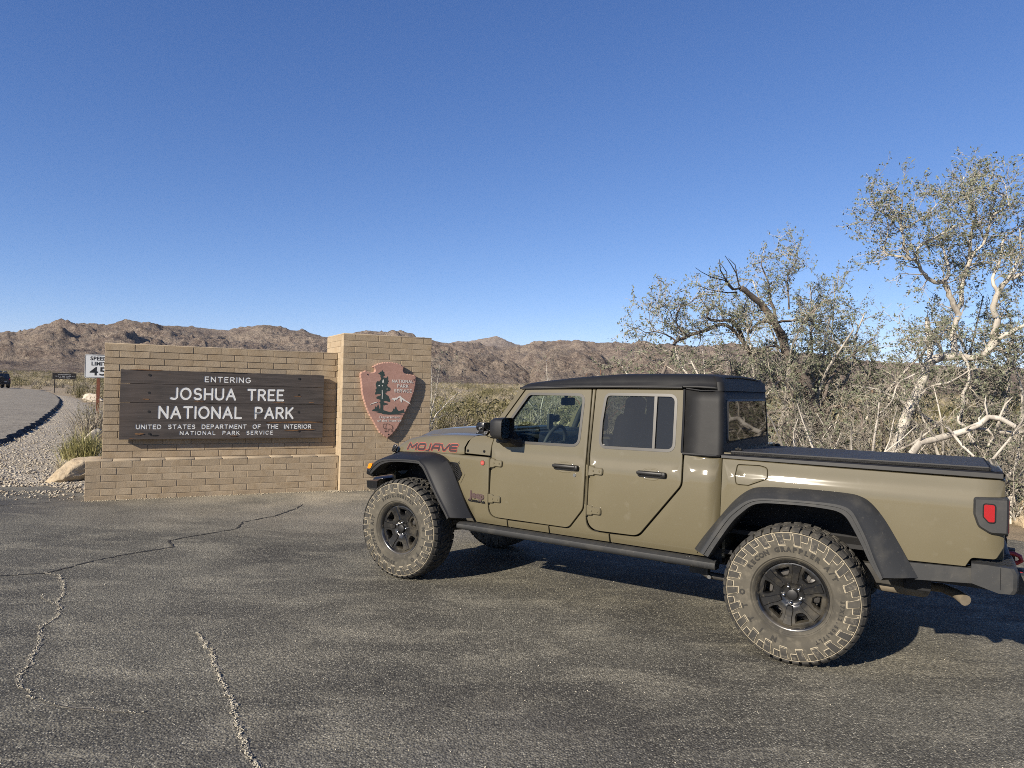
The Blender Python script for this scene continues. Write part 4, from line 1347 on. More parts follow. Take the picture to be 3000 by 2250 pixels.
# ------------------------------------------------------------ pick-up truck (x forward, y left, z up; origin under the rear axle)
paint = M('tan_truck_paint', (0.136, 0.117, 0.071), 0.5, spec=0.15, var=[(2.2, (0.147, 0.127, 0.079), .45, .7), (14, (0.165, 0.146, 0.10), .62, .85)], coat=0.75)
plastic = M('black_moulded_plastic', (0.012, 0.012, 0.0125), 0.5, spec=.4, var=[(4, (0.020, 0.019, 0.018), .5, .75)], bump=[(420, .12, .001)])
dusty_plastic = M('dusty_grey_plastic', (0.028, 0.029, 0.030), 0.55, spec=.4, var=[(7, (0.055, 0.053, 0.048), .5, .75), (40, (0.075, 0.071, 0.063), .62, .8)], bump=[(300, .15, .001)])
cloth = M('black_top_cloth', (0.0115, 0.0115, 0.012), 0.62, spec=.32, var=[(9, (0.016, 0.016, 0.016), .45, .7)], bump=[(900, .25, .001), (5, .25, .012)])
rubber = M('tyre_rubber', (0.036, 0.034, 0.030), 0.85, var=[(9, (0.075, 0.067, 0.053), .45, .68), (28, (0.17, 0.15, 0.115), .57, .76)])
dustw = M('dusty_sidewall', (0.094, 0.084, 0.064), 0.9, var=[(5, (0.055, 0.050, 0.040), .4, .68), (24, (0.14, 0.124, 0.094), .5, .75)], bump=[(60, .2, .002)])
letter_m = M('tyre_letter_rubber', (0.028, 0.026, 0.022), 0.85)
dust_edge = M('dust_line', (0.42, 0.365, 0.265), 0.95)
rimm = M('black_wheel', (0.010, 0.010, 0.0105), 0.28, var=[(5, (0.070, 0.061, 0.045), .50, .66), (26, (0.10, 0.088, 0.066), .60, .8)], coat=0.5)
dark = M('underbody_black', (0.010, 0.010, 0.011), 0.75)
frame_m = M('chassis_dusty', (0.035, 0.033, 0.030), 0.7, var=[(8, (0.09, 0.08, 0.062), .45, .7)])
chrome = M('bright_steel', (0.62, 0.62, 0.61), 0.22, 1.0)
seal = M('window_seal', (0.055, 0.050, 0.042), 0.35)
black = M('gloss_black', (0.008, 0.008, 0.009), 0.25)
glass_f = glass('clear_green_glass', (0.80, 0.90, 0.85), 1.5)
glass_p = glass('privacy_glass', (0.24, 0.245, 0.25), 1.5, 0.0, (0.045, (0.5, 0.5, 0.48)))
vinyl = glass('rear_vinyl', (0.05, 0.055, 0.06), 1.42, 0.02)
mirror_m = M('mirror_silver', (0.30, 0.32, 0.33), 0.02, 1.0)
inter = M('cabin_black', (0.018, 0.018, 0.019), 0.7)
seatm = M('seat_fabric', (0.022, 0.022, 0.024), 0.8)
red_m = M('badge_red', (0.42, 0.035, 0.025), 0.4)
amber = M('amber_lens', (0.85, 0.26, 0.01), 0.2, spec=0.6)
redlens = M('red_lens', (0.34, 0.010, 0.014), 0.15, spec=0.7)
tan_metal = M('dusty_exhaust', (0.24, 0.20, 0.145), 0.7, 0.2, var=[(6, (0.14, 0.115, 0.08), .4, .7)])

TRUCK_LOC = (2.41535, 5.5456, 0.0); TRUCK_RZ = 2.5764
truck = empty('pickup_truck', TRUCK_LOC, TRUCK_RZ)
tag(truck, 'tan four-door pickup truck with black soft top and black fender flares', 'pickup truck')

def table(zs, ys, sig=0.014):
    Z = np.arange(0.3, 2.2, 0.004); Y = np.interp(Z, zs, ys)
    k = np.exp(-0.5 * (np.arange(-12, 13) * 0.004 / sig) ** 2); k /= k.sum()
    Yp = np.pad(Y, 12, mode='edge'); Ys = np.convolve(Yp, k, mode='valid')
    return Z, Ys
CZ, CY = table([.3, .55, .60, .66, .80, .94, 1.05, 1.12, 1.195, 1.255, 1.35, 1.85, 2.2], [.70, .742, .764, .783, .796, .801, .8005, .798, .793, .774, .767, .700, .655])
BZ, BY = table([.3, .60, .70, .78, .92, 1.02, 1.12, 1.195, 1.255, 1.32, 1.345, 2.0], [.74, .76, .785, .800, .806, .806, .803, .798, .7785, .772, .766, .766])
def cab_y(x, z):
    y = float(np.interp(z, CZ, CY))
    if x < 0.60: y -= 0.05 * ((0.60 - x) / 0.06) ** 2
    if x > 2.62:
        t = min(1, (x - 2.62) / 0.75); y -= 0.085 * t * t * (3 - 2 * t)
    return y
def bed_y(x, z):
    y = float(np.interp(z, BZ, BY))
    if x < -1.08:
        t = min(1.0, (-1.08 - x) / 0.105); y -= 0.075 * (1 - math.sqrt(max(0, 1 - t * t)))
    return y
LZ = [.60, .62, .64, .66, .70, .76, .84, .92, 1.0, 1.06, 1.12, 1.15, 1.17, 1.185, 1.20, 1.21, 1.22, 1.23, 1.24, 1.25, 1.26, 1.275, 1.29, 1.31, 1.33, 1.36, 1.42, 1.48, 1.56, 1.64, 1.72, 1.80]

def panel(name, outline, mat, side, yf, parent=None, holes=(), gap=0.0032, th=0.024, grid=0.06, out=0.0):
    """a pressed panel with its own rolled edges, in the side plane of the truck"""
    parent = parent or truck
    o2 = inset(outline, gap); o1 = inset(outline, gap + 0.0035)
    hs1 = [inset(h, -0.0035) for h in holes]
    V, F = tri2d(o1, hs1, grid=(grid, 0.05), lines_y=LZ)
    mb = MB()
    P = lambda u, v, d: (u, side * (yf(u, v) + out - d), v)
    mb.add([P(u, v, 0) for u, v in V], [tuple(f) if side < 0 else tuple(f)[::-1] for f in F])
    for a, b, hole in [(o1, o2, False)] + [(h1, h, True) for h1, h in zip(hs1, holes)]:
        n = len(a)
        ring = [P(p[0], p[1], 0) for p in a] + [P(p[0], p[1], 0.0035) for p in b] + [P(p[0], p[1], th) for p in b]
        ccw = area2(a) > 0
        fl = (ccw != hole) == (side > 0)
        fs = []
        for i in range(n):
            j = (i + 1) % n
            for q in ((i, j, j + n, i + n), (i + n, j + n, j + 2 * n, i + 2 * n)):
                fs.append(q if fl else q[::-1])
        mb.add(ring, fs)
    return mb.build(name, mat, parent, 60)

FD = round_poly([(2.264, 1.812, .02), (2.450, 1.555, 0), (2.536, 1.412, .06), (2.568, 1.30, .08), (2.571, .667, .10), (1.775, .669, .08), (1.638, .845, .10), (1.629, 1.2, 0), (1.629, 1.823, .015)], seg=7)
FW = round_poly([(2.226, 1.764, .055), (2.390, 1.532, .03), (2.400, 1.348, .03), (1.715, 1.357, .065), (1.699, 1.770, .055)], seg=7)
RD = round_poly([(1.594, 1.826, .015), (1.604, 1.30, 0), (1.608, .677, .12), (1.165, .683, .11), (.822, 1.115, .10), (.826, 1.30, 0), (.844, 1.838, .02)], seg=7)
RW = round_poly([(1.493, 1.780, .045), (1.515, 1.56, 0), (1.512, 1.361, .055), (.905, 1.371, .055), (.913, 1.786, .055)], seg=7)
def smid(h, d): return inset(h, d)

def ring_part(name, outer, inner, mat, side, yf, parent, out=0.003, th=0.02):
    V, F = tri2d(outer, [inner])
    mb = MB()
    P = lambda u, v, d: (u, side * (yf(u, v) + out - d), v)
    mb.add([P(u, v, 0) for u, v in V], [tuple(f) if side < 0 else tuple(f)[::-1] for f in F])
    for a in (outer, inner):
        n = len(a)
        mb.add([P(p[0], p[1], 0) for p in a] + [P(p[0], p[1], th) for p in a], [(i, (i + 1) % n, (i + 1) % n + n, i + n) for i in range(n)])
    return mb.build(name, mat, parent, 40, fixn=False)

def sheet(name, outline, mat, side, yf, parent, inn):
    V, F = tri2d(outline, grid=(.12, .06))
    mb = MB()
    mb.add([(u, side * (yf(u, v) - inn), v) for u, v in V], [tuple(f) if side < 0 else tuple(f)[::-1] for f in F])
    return mb.build(name, mat, parent, 60)

def hinge(x, z, side, parent, yf):
    mb = MB()
    pts = round_poly([(x - 0.005, z + 0.042, .008), (x - 0.055, z + 0.036, .01), (x - 0.062, z + 0.026, .01), (x - 0.135, z + 0.028, .018), (x - 0.135, z - 0.030, .018), (x - 0.062, z - 0.028, .01), (x - 0.055, z - 0.038, .01), (x - 0.005, z - 0.042, .008)], seg=3)
    inn = inset(pts, 0.006)
    n = len(pts)
    P = lambda p, d: (p[0], side * (yf(p[0], p[1]) + d), p[1])
    fs = [tuple(range(n))] + [(i, (i + 1) % n, (i + 1) % n + n, i + n) for i in range(n)] + [(i + n, (i + 1) % n + n, (i + 1) % n + 2 * n, i + 2 * n) for i in range(n)]
    mb.add([P(p, 0.018) for p in inn] + [P(p, 0.012) for p in pts] + [P(p, -0.004) for p in pts], fs)
    mb.cyl((x - 0.002, side * (yf(x, z) + 0.014), z - 0.046), (x - 0.002, side * (yf(x, z) + 0.014), z + 0.046), 0.013, 12)
    for dx, dz in ((-0.052, 0.0), (-0.108, 0.0)):
        mb.cyl((x + dx, side * (yf(x, z) + 0.012), z + dz), (x + dx, side * (yf(x, z) + 0.0215), z + dz), 0.008, 8)
    mb.build('hinge', paint, parent, 40, fixn=True)

def handle(x, z, side, parent):
    # shallow cup pressed in the door, dark pull across it
    mb = MB()
    y = cab_y(x, z)
    pts = round_poly([(x - .118, z + .018, .02), (x + .118, z + .018, .02), (x + .118, z - .030, .02), (x - .118, z - .030, .02)], seg=4)
    mb.prism(pts, side * (y - .004), side * (y + .010))
    mb.build('door_handle', black, parent, 40, fixn=True)
    mb = MB()
    mb.rbox((x + .012, side * (y + .030), z + .004), (.215, .022, .026), .010); mb.rbox((x + .100, side * (y + .016), z + .002), (.03, .03, .034), .010); mb.rbox((x - .092, side * (y + .018), z - .002), (.045, .034, .040), .012)
    mb.build('door_handle', plastic, parent, 40)
    # pressed cup around it
    mb = MB()
    rows = []
    for k, (e, d) in enumerate([(0.0, .0006), (0.006, .003), (0.012, .0006)]):
        ring = []
        for i in range(28):
            a = 2 * math.pi * i / 28
            ring.append((x + .012 + (.062 + e) * math.copysign(abs(math.cos(a)) ** .7, math.cos(a)), 0, z - .004 + (.036 + e) * math.copysign(abs(math.sin(a)) ** .7, math.sin(a))))
        rows.append([(p[0], side * (cab_y(p[0], p[2]) + d), p[2]) for p in ring])
    mb.loft(rows, closed=True)
    mb.build('handle_cup', paint, parent, 60, fixn=True)

def doors(side):
    d = panel('front_door', FD, paint, side, cab_y, holes=[FW])
    ring_part('window_trim', smid(FW, -0.016), smid(FW, 0.006), seal, side, cab_y, d)
    sheet('window', smid(FW, -0.002), glass_f, side, cab_y, d, 0.014)
    handle(1.802, 1.176, side, d)
    hinge(2.566, 1.150, side, d, cab_y); hinge(2.574, .836, side, d, cab_y)
    mb = MB(); y = cab_y(1.723, 1.113); mb.cyl((1.723, side * (y - .01), 1.113), (1.723, side * (y + .006), 1.113), .014, 14); mb.build('door_lock', chrome, d, 40)
    # inner door card
    mb = MB(); mb.box((2.08, side * 0.70, 1.0), (0.86, 0.05, 0.62)); mb.build('door_card', inter, d)
    r = panel('rear_door', RD, paint, side, cab_y, holes=[RW])
    ring_part('window_trim', smid(RW, -0.016), smid(RW, 0.006), seal, side, cab_y, r)
    sheet('window', smid(RW, -0.002), glass_p, side, cab_y, r, 0.014)
    mb = MB(); mb.loft([[(1.084 - k * .010, side * (cab_y(1.07, z) + .002), z), (1.060 - k * .006, side * (cab_y(1.07, z) + .002), z), (1.060 - k * .006, side * (cab_y(1.07, z) - .014), z), (1.084 - k * .010, side * (cab_y(1.07, z) - .014), z)] for k, z in enumerate((1.782, 1.366))], closed=True)
    mb.build('window_divider', seal, r, fixn=True)
    handle(1.056, 1.182, side, r)
    hinge(1.604, 1.164, side, r, cab_y); hinge(1.611, .843, side, r, cab_y)
    mb = MB(); mb.box((1.22, side * 0.70, 1.0), (0.70, 0.05, 0.60)); mb.build('door_card', inter, r)

def side_panels(side):
    panel('fender_panel', round_poly([(2.574, 1.197, 0), (3.40, 1.190, 0), (3.22, 1.06, 0), (2.92, .90, 0), (2.72, .597, 0), (2.381, .597, 0), (2.379, .664, 0), (2.574, .664, .105)], seg=7), paint, side, cab_y)
    panel('rocker_panel', [(2.379, .661), (1.964, .666), (1.962, .597), (2.379, .597)], paint, side, cab_y)
    panel('rocker_panel', round_poly([(1.626, 1.823, 0), (1.626, 1.2, 0), (1.6345, .843, .10), (1.773, .665, .08), (1.962, .665, 0), (1.962, .597, 0), (1.408, .598, 0), (1.410, .672, 0), (1.611, .672, .12), (1.607, 1.30, 0), (1.597, 1.823, 0)], seg=7), paint, side, cab_y)
    panel('quarter_panel', round_poly([(1.407, .672, 0), (1.405, .598, 0), (.60, .598, 0), (.538, .75, 0), (.538, 1.347, 0), (.819, 1.347, 0), (.822, 1.30, 0), (.817, 1.112, .10), (1.160, .678, .11)], seg=7), paint, side, cab_y)
    FL = round_poly([(.418, 1.304, .02), (.262, 1.308, .025), (.206, 1.296, .03), (.202, 1.218, .025), (.330, 1.160, .02), (.418, 1.160, .025), (.430, 1.22, .02)], seg=5)
    bed = round_poly([(.531, 1.340, 0), (.531, .84, 0), (.40, .98, 0), (.25, 1.10, 0), (-.28, 1.11, 0), (-.40, 1.02, 0), (-.62, .775, 0), (-.985, .787, 0), (-1.015, .845, .025), (-1.140, .850, .03), (-1.182, .93, .05), (-1.182, 1.340, .015)], seg=5)
    b = panel('bed_side', bed, paint, side, bed_y, holes=[smid(FL, 0)] if side > 0 else [])
    if side > 0:
        panel('fuel_door', FL, paint, side, bed_y, parent=b, gap=0.003, th=0.012)
        mb = MB(); mb.prism(inset(FL, -0.012), .745, .762); mb.build('fuel_door_recess', dark, b, fixn=True)
    # rail cap of the bed
    mb = MB()
    pts = [(x, 0) for x in np.linspace(.535, -1.165, 14)]
    mb.loft([[(x, side * .765, 1.338), (x, side * .778, 1.344), (x, side * .776, 1.362 + (.535 - x) * .006), (x, side * .765, 1.370 + (.535 - x) * .006), (x, side * .66, 1.372 + (.535 - x) * .006), (x, side * .66, 1.335)] for x, _ in pts], closed=True)
    if side < 0: mb.v = [(x, y, z - .045) for x, y, z in mb.v]
    mb.build('bed_rail_cap', plastic, truck, 40, fixn=True)
    # black lower strip behind the wheel
    mb = MB(); mb.prism([(-.660, .770), (-1.014, .786), (-1.016, .694), (-.715, .668)], side * .70, side * .807); mb.build('lower_trim', dusty_plastic, truck, fixn=True)

def loft_flare(name, secs, mat, side):
    """secs: list of sections, each a list of (x, y, z) from the body edge out, round the lip and back in"""
    # resample along the length with a Catmull-Rom spline
    n = len(secs); rows = []
    for i in range(n - 1):
        for k in range(5):
            t = k / 5
            row = []
            for j in range(len(secs[0])):
                p0 = Vector(secs[max(0, i - 1)][j]); p1 = Vector(secs[i][j]); p2 = Vector(secs[i + 1][j]); p3 = Vector(secs[min(n - 1, i + 2)][j])
                q = 0.5 * ((2 * p1) + (p2 - p0) * t + (2 * p0 - 5 * p1 + 4 * p2 - p3) * t * t + (3 * p1 - p0 - 3 * p2 + p3) * t ** 3)
                row.append((q.x, side * q.y, q.z))
            rows.append(row)
    rows.append([(x, side * y, z) for x, y, z in secs[-1]])
    mb = MB(); mb.loft(rows)
    k = len(secs[0]); m = len(rows)
    mb.f.append(tuple(range(k))); mb.mi.append(0)
    mb.f.append(tuple(range((m - 1) * k, m * k))[::-1]); mb.mi.append(0)
    o = mb.build(name, mat, truck, 38, fixn=True)
    return o

def flare_secs(body, ridge, inner, yb, yr, yin=0.62, bulge=0.35):
    out = []
    for (bx, bz), (rx, rz), (ix, iz), y0 in zip(body, ridge, inner, yb if hasattr(yb, '__len__') else [yb] * len(body)):
        s = []
        s.append((bx, y0 - 0.012, bz)); s.append((bx, y0 + 0.014, bz))
        for t in (0.25, 0.5, 0.75, 0.92):
            # rounded shoulder: comes out first, then down to the ridge
            u = t ** 1.0; yy = y0 + 0.014 + (yr - 0.008 - y0 - 0.014) * (1 - (1 - u) ** (1 + bulge))
            s.append((bx + (rx - bx) * u, yy, bz + (rz - bz) * u))
        s.append((rx, yr - 0.004, rz)); s.append((rx + (ix - rx) * .12, yr + 0.003, rz + (iz - rz) * .12))
        s.append((rx + (ix - rx) * .45, yr + 0.004, rz + (iz - rz) * .45)); s.append((rx + (ix - rx) * .5, yr - 0.003, rz + (iz - rz) * .5)); s.append((rx + (ix - rx) * .93, yr - 0.002, rz + (iz - rz) * .93)); s.append((ix, yr - 0.010, iz))
        s.append((ix + (ix - rx) * .02, yin, iz + (iz - rz) * .02))
        out.append(s)
    return out

def flares(side):
    body = [(.705, .660), (.640, .760), (.529, .912), (.420, 1.050), (.318, 1.136), (.225, 1.162), (.05, 1.172), (-.13, 1.176), (-.30, 1.174), (-.385, 1.163), (-.455, 1.125), (-.535, 1.030), (-.62, .886), (-.68, .775), (-.732, .682)]
    ridge = [(.632, .664), (.570, .770), (.468, .932), (.385, 1.020), (.315, 1.072), (.235, 1.100), (.08, 1.112), (-.08, 1.117), (-.22, 1.118), (-.310, 1.108), (-.365, 1.078), (-.410, 1.000), (-.458, .895), (-.500, .780), (-.545, .674)]
    inner = [(.566, .638), (.505, .745), (.402, .908), (.330, .988), (.270, 1.040), (.195, 1.064), (.06, 1.072), (-.081, 1.075), (-.20, 1.070), (-.270, 1.060), (-.320, 1.030), (-.365, .960), (-.415, .865), (-.465, .760), (-.530, .655)]
    loft_flare('fender_flare', flare_secs(body, ridge, inner, .798, .930), plastic if side < 0 else dusty_plastic, side)
    body = [(3.87, 1.03), (3.82, 1.095), (3.72, 1.155), (3.53, 1.168), (3.297, 1.183), (3.163, 1.174), (3.10, 1.152), (3.045, 1.117), (2.995, 1.062), (2.951, .992), (2.87, .845), (2.80, .715), (2.750, .632)]
    yb = [.62, .64, .67, .690, .725, .752, .762, .768, .774, .778, .780, .776, .768]
    ridge = [(3.895, .985), (3.835, 1.055), (3.735, 1.100), (3.53, 1.120), (3.300, 1.126), (3.245, 1.105), (3.205, 1.075), (3.165, 1.018), (3.125, .955), (3.068, .866), (3.00, .77), (2.945, .695), (2.909, .640)]
    inner = [(3.865, .940), (3.815, .985), (3.724, 1.050), (3.58, 1.085), (3.300, 1.092), (3.262, 1.076), (3.228, 1.050), (3.188, .995), (3.145, .930), (3.093, .848), (3.025, .752), (2.972, .682), (2.930, .620)]
    o = loft_flare('fender_flare', flare_secs(body, ridge, inner, yb, .925, yin=.55), plastic, side)
    # amber marker at the nose of the flare
    mb = MB(); mb.prism(round_poly([(3.905, .998), (3.884, 1.050), (3.835, 1.052), (3.865, 1.002)], .008, 3), side * .70, side * .935); mb.build('turn_signal', amber, o, 40, fixn=True)
    mb = MB(); mb.rbox((3.93, side * .72, .955), (.10, .30, .075), .015, Matrix.Rotation(R(-14), 3, 'Y')); mb.build('flare_nose', black, o, 40)
    # liners
    for arch in (([(.70, .62), (.60, .80), (.42, 1.0), (.22, 1.11), (-.10, 1.13), (-.32, 1.11), (-.46, 1.0), (-.58, .80), (-.66, .62)]), ([(3.82, .95), (3.72, 1.06), (3.53, 1.12), (3.30, 1.13), (3.17, 1.09), (3.05, .95), (2.95, .80), (2.86, .62)])):
        mb = MB()
        mb.loft([[(x, side * .78, z), (x, side * .42, z)] for x, z in arch])
        c = (np.mean([a[0] for a in arch]), np.mean([a[1] for a in arch]))
        mb.add([(x, side * .42, z) for x, z in arch], [tuple(range(len(arch)))])
        mb.build('wheel_well', dark, truck, fixn=False)

def lamp_and_mirror(side):
    t = round_poly([(-1.016, 1.222, .02), (-1.195, 1.232, .012), (-1.195, 1.012, .012), (-1.105, 1.006, .06), (-1.040, 1.045, .05), (-1.016, 1.12, .03)], seg=5)
    mb = MB()
    n = len(t); i1 = inset(t, .012); i2 = inset(t, .022)
    P = lambda p, d: (p[0], side * (bed_y(max(p[0], -1.09), 1.12) + d), p[1])
    fs = [(i, (i + 1) % n, (i + 1) % n + n, i + n) for i in range(n)] + [(i + n, (i + 1) % n + n, (i + 1) % n + 2 * n, i + 2 * n) for i in range(n)] + [tuple(2 * n + i for i in range(n))]
    mb.add([P(p, -.05) for p in t] + [P(p, .008) for p in t] + [P(p, .022) for p in i1], fs)
    o = mb.build('tail_light', dusty_plastic, truck, 40, fixn=True)
    l = round_poly([(-1.070, 1.186, .012), (-1.124, 1.186, .012), (-1.124, 1.084, .008), (-1.096, 1.082, .012), (-1.070, 1.112, .012)], seg=3)
    mb = MB(); mb.prism(inset(l, -.007), side * .82, side * .8305); mb.build('lens_bezel', black, o, fixn=True)
    mb = MB(); mb.prism(l, side * .82, side * .834); mb.build('lens', redlens, o, 40, fixn=True)
    mb = MB(); mb.rbox((-1.19, side * .752, 1.12), (.016, .12, .20), .006); mb.build('rear_lens', M('dark_red_lens', (.12, .006, .008), .2), o, 40)
    # side mirror
    mb = MB()
    rows = []
    for x, k in ((2.425, .55), (2.412, .80), (2.385, .95), (2.34, 1.0), (2.285, 1.0)):
        ring = []
        for i in range(24):
            a = 2 * math.pi * i / 24
            yy = .105 * math.copysign(abs(math.cos(a)) ** .45, math.cos(a)); zz = .092 * math.copysign(abs(math.sin(a)) ** .45, math.sin(a))
            ring.append((x, side * (.955 + yy * k), 1.470 + zz * k))
        rows.append(ring)
    inner = [(2.285, side * (.955 + (p[1] * side - .955) * .92), 1.470 + (p[2] - 1.470) * .92) for p in rows[-1]]
    rows.append(inner); rows.append([(2.315, p[1], p[2]) for p in inner])
    mb.loft(rows, closed=True); mb.f.append(tuple(range(24))); mb.mi.append(0)
    o = mb.build('side_mirror', plastic, truck, 50, fixn=True)
    mb = MB(); mb.f = []; mb.add([(2.306, p[1], p[2]) for p in inner], [tuple(range(24))]); mb.build('mirror_glass', mirror_m, o)
    mb = MB()
    mb.loft([[(2.40, side * .93, 1.385), (2.29, side * .93, 1.385), (2.29, side * .90, 1.345), (2.40, side * .90, 1.335)], [(2.41, side * .82, 1.375), (2.27, side * .82, 1.37), (2.27, side * .82, 1.31), (2.41, side * .82, 1.30)], [(2.44, side * .775, 1.40), (2.25, side * .775, 1.38), (2.25, side * .775, 1.31), (2.44, side * .775, 1.30)]], closed=True)
    mb.rbox((2.345, side * .90, 1.362), (.12, .12, .04), .015)
    mb.build('mirror_arm', plastic, o, 40, fixn=True)
    mb = MB(); mb.prism(round_poly([(2.425, 1.52, .02), (2.47, 1.36, .02), (2.25, 1.355, .02), (2.40, 1.50, .03)], seg=3), side * .755, side * .772); mb.build('mirror_sail', plastic, o, fixn=True)

def rail(side):
    mb = MB()
    sec = [(.80, .604), (.842, .600), (.868, .585), (.872, .560), (.862, .540), (.835, .530), (.76, .528), (.74, .56)]
    rows = []
    for x, k in ((.537, 1), (.56, 1), (1.2, 1), (2.0, 1), (2.66, 1), (2.72, 1.0), (2.86, .88)):
        rows.append([(x, side * y, .566 + (z - .566) * k) for y, z in sec])
    mb.loft(rows, closed=True)
    mb.f.append(tuple(range(8))); mb.mi.append(0); mb.f.append(tuple(range(48, 56))); mb.mi.append(0)
    mb.build('rock_rail', dusty_plastic, truck, 50, fixn=True)
    mb = MB()
    for x in (.9, 1.6, 2.3): mb.box((x, side * .62, .545), (.10, .36, .06))
    mb.build('rail_bracket', dark, truck)

for s_ in (1, -1):
    doors(s_); side_panels(s_); flares(s_); lamp_and_mirror(s_); rail(s_)

# ---- hood, cowl, windscreen, grille
def hood():
    st = [3.865, 3.85, 3.82, 3.78, 3.73, 3.673, 3.55, 3.408, 3.2, 3.05, 2.90]
    ze = [1.150, 1.175, 1.202, 1.230, 1.257, 1.281, 1.310, 1.331, 1.351, 1.360, 1.367]     # crease height
    zb = [1.118, 1.125, 1.14, 1.152, 1.158, 1.160, 1.166, 1.173, 1.184, 1.191, 1.199]
    rows = []
    for x, e, b in zip(st, ze, zb):
        t = (3.865 - x) / .965
        yb = .625 + .120 * min(1, t * 1.0); ys = yb - .055
        k = min(1, max(0, (3.80 - x) / .25))
        half = [(yb, b), (yb - .002, b + (e - b) * .35), (yb - .014, b + (e - b) * .7), (ys + .012, e - .010), (ys - .004, e - .001), (ys - .025, e + .005), (.47, e + .014), (.425, e + .018), (.375, e + .018 + .036 * k), (.33, e + .020 + .042 * k), (.15, e + .030 + .042 * k), (0, e + .032 + .042 * k)]
        fx = (lambda z: x) if x > 2.91 else (lambda z: float(np.interp(z, [1.2, 1.26, 1.34, 1.362, 1.375], [2.884, 2.887, 2.846, 2.812, 2.798])))
        rows.append([(fx(z), y, z) for y, z in half] + [(fx(z), -y, z) for y, z in half[-2::-1]])
    mb = MB(); mb.loft(rows)
    mb.add([rows[0][i] for i in range(len(rows[0]))], [tuple(range(len(rows[0])))])
    o = mb.build('hood', paint, truck, 55, fixn=True)
    # matt black hood decal lettering with a red outline
    def place(off):
        def f(x, y, z):
            X = 3.640 - x; zz = 1.190 + .0 + y + (3.640 - X) * .047
            t = (3.865 - X) / .965; yb = .625 + .120 * min(1, t)
            bb = float(np.interp(X, st[::-1], zb[::-1])); ee = float(np.interp(X, st[::-1], ze[::-1]))
            s_ = (zz - bb) / (ee - bb)
            yy = yb + float(np.interp(s_, [0, .35, .7, .95], [0, -.002, -.014, -.043]))
            return (X, yy + off, zz)
        return f
    mojave(o, place)
    # latch
    mb = MB(); mb.rbox((3.80, .668, 1.185), (.035, .03, .075), .008, Matrix.Rotation(R(-25), 3, 'Y')); mb.rbox((3.775, .672, 1.178), (.02, .022, .06), .006, Matrix.Rotation(R(-25), 3, 'Y')); mb.build('hood_latch', black, o, 40)
    mb = MB(); mb.rbox((3.80, -.668, 1.185), (.035, .03, .075), .008, Matrix.Rotation(R(-25), 3, 'Y')); mb.build('hood_latch', black, o, 40)

def mojave(parent, place):
    # wide slanted letters built from thick strokes
    W, H, sl = .105, .052, .30
    G = {'M': [[(0, 0), (.10, 1), (.5, .30), (.95, 1), (1.0, 0)]],
         'O': [[(.16, 0), (.84, 0), (1, .22), (1, .78), (.84, 1), (.16, 1), (0, .78), (0, .22), (.16, 0)]],
         'J': [[(.72, 1), (.72, .10), (.50, -.22), (.10, -.22)]],
         'A': [[(0, 0), (0, .55), (.22, 1), (1, 1), (1, 0)], [(0, .40), (1, .40)]],
         'V': [[(0, 1), (.42, 0), (.58, 0), (1.05, 1)]],
         'E': [[(1, 1), (.18, 1), (0, .80), (0, .20), (.18, 0), (1, 0)], [(0, .5), (.92, .5)]]}
    xs = 0.0
    wid = {'M': 1.16, 'O': .92, 'J': .62, 'A': .92, 'V': .95, 'E': .86}
    letters = []
    for ch in 'MOJAVE':
        w = W * wid[ch]
        letters.append([[(xs + px * w * .86 + sl * .045 * pz, pz * H) for px, pz in s_] for s_ in G[ch]])
        xs += w * 1.0 + .006
    sc = .672 / xs
    for i, L in enumerate(letters):
        L = [[(x * sc, z) for x, z in s_] for s_ in L]
        for nm, r, off, m in (('decal_outline', .0150, .0016, M('decal_red', (0.50, 0.085, 0.055), 0.5)), ('decal_letter', .0112, .0026, M('decal_black', (0.035, 0.018, 0.018), 0.5))):
            pts = []; edges = []; segs = []
            for s_ in L:
                for a, b in zip(s_, s_[1:]):
                    c = capsule(a, b, r, 3); k = len(pts); pts += [Vector(q) for q in c]; edges += [(k + t, k + (t + 1) % len(c)) for t in range(len(c))]; segs.append((a, b))
            V, _, F, _, _, _ = geometry.delaunay_2d_cdt(pts, edges, [], 0, 1e-6)
            V = np.array([(v.x, v.y) for v in V]); F = np.array([f[:3] for f in F], dtype=int)
            c = V[F].mean(axis=1); F = F[seg_min(c[:, 0], c[:, 1], segs) < r]
            P = place(off)
            mb = MB(); mb.add([P(u, v, 0) for u, v in V], [tuple(f) for f in F]); mb.build(nm, m, parent)
hood()

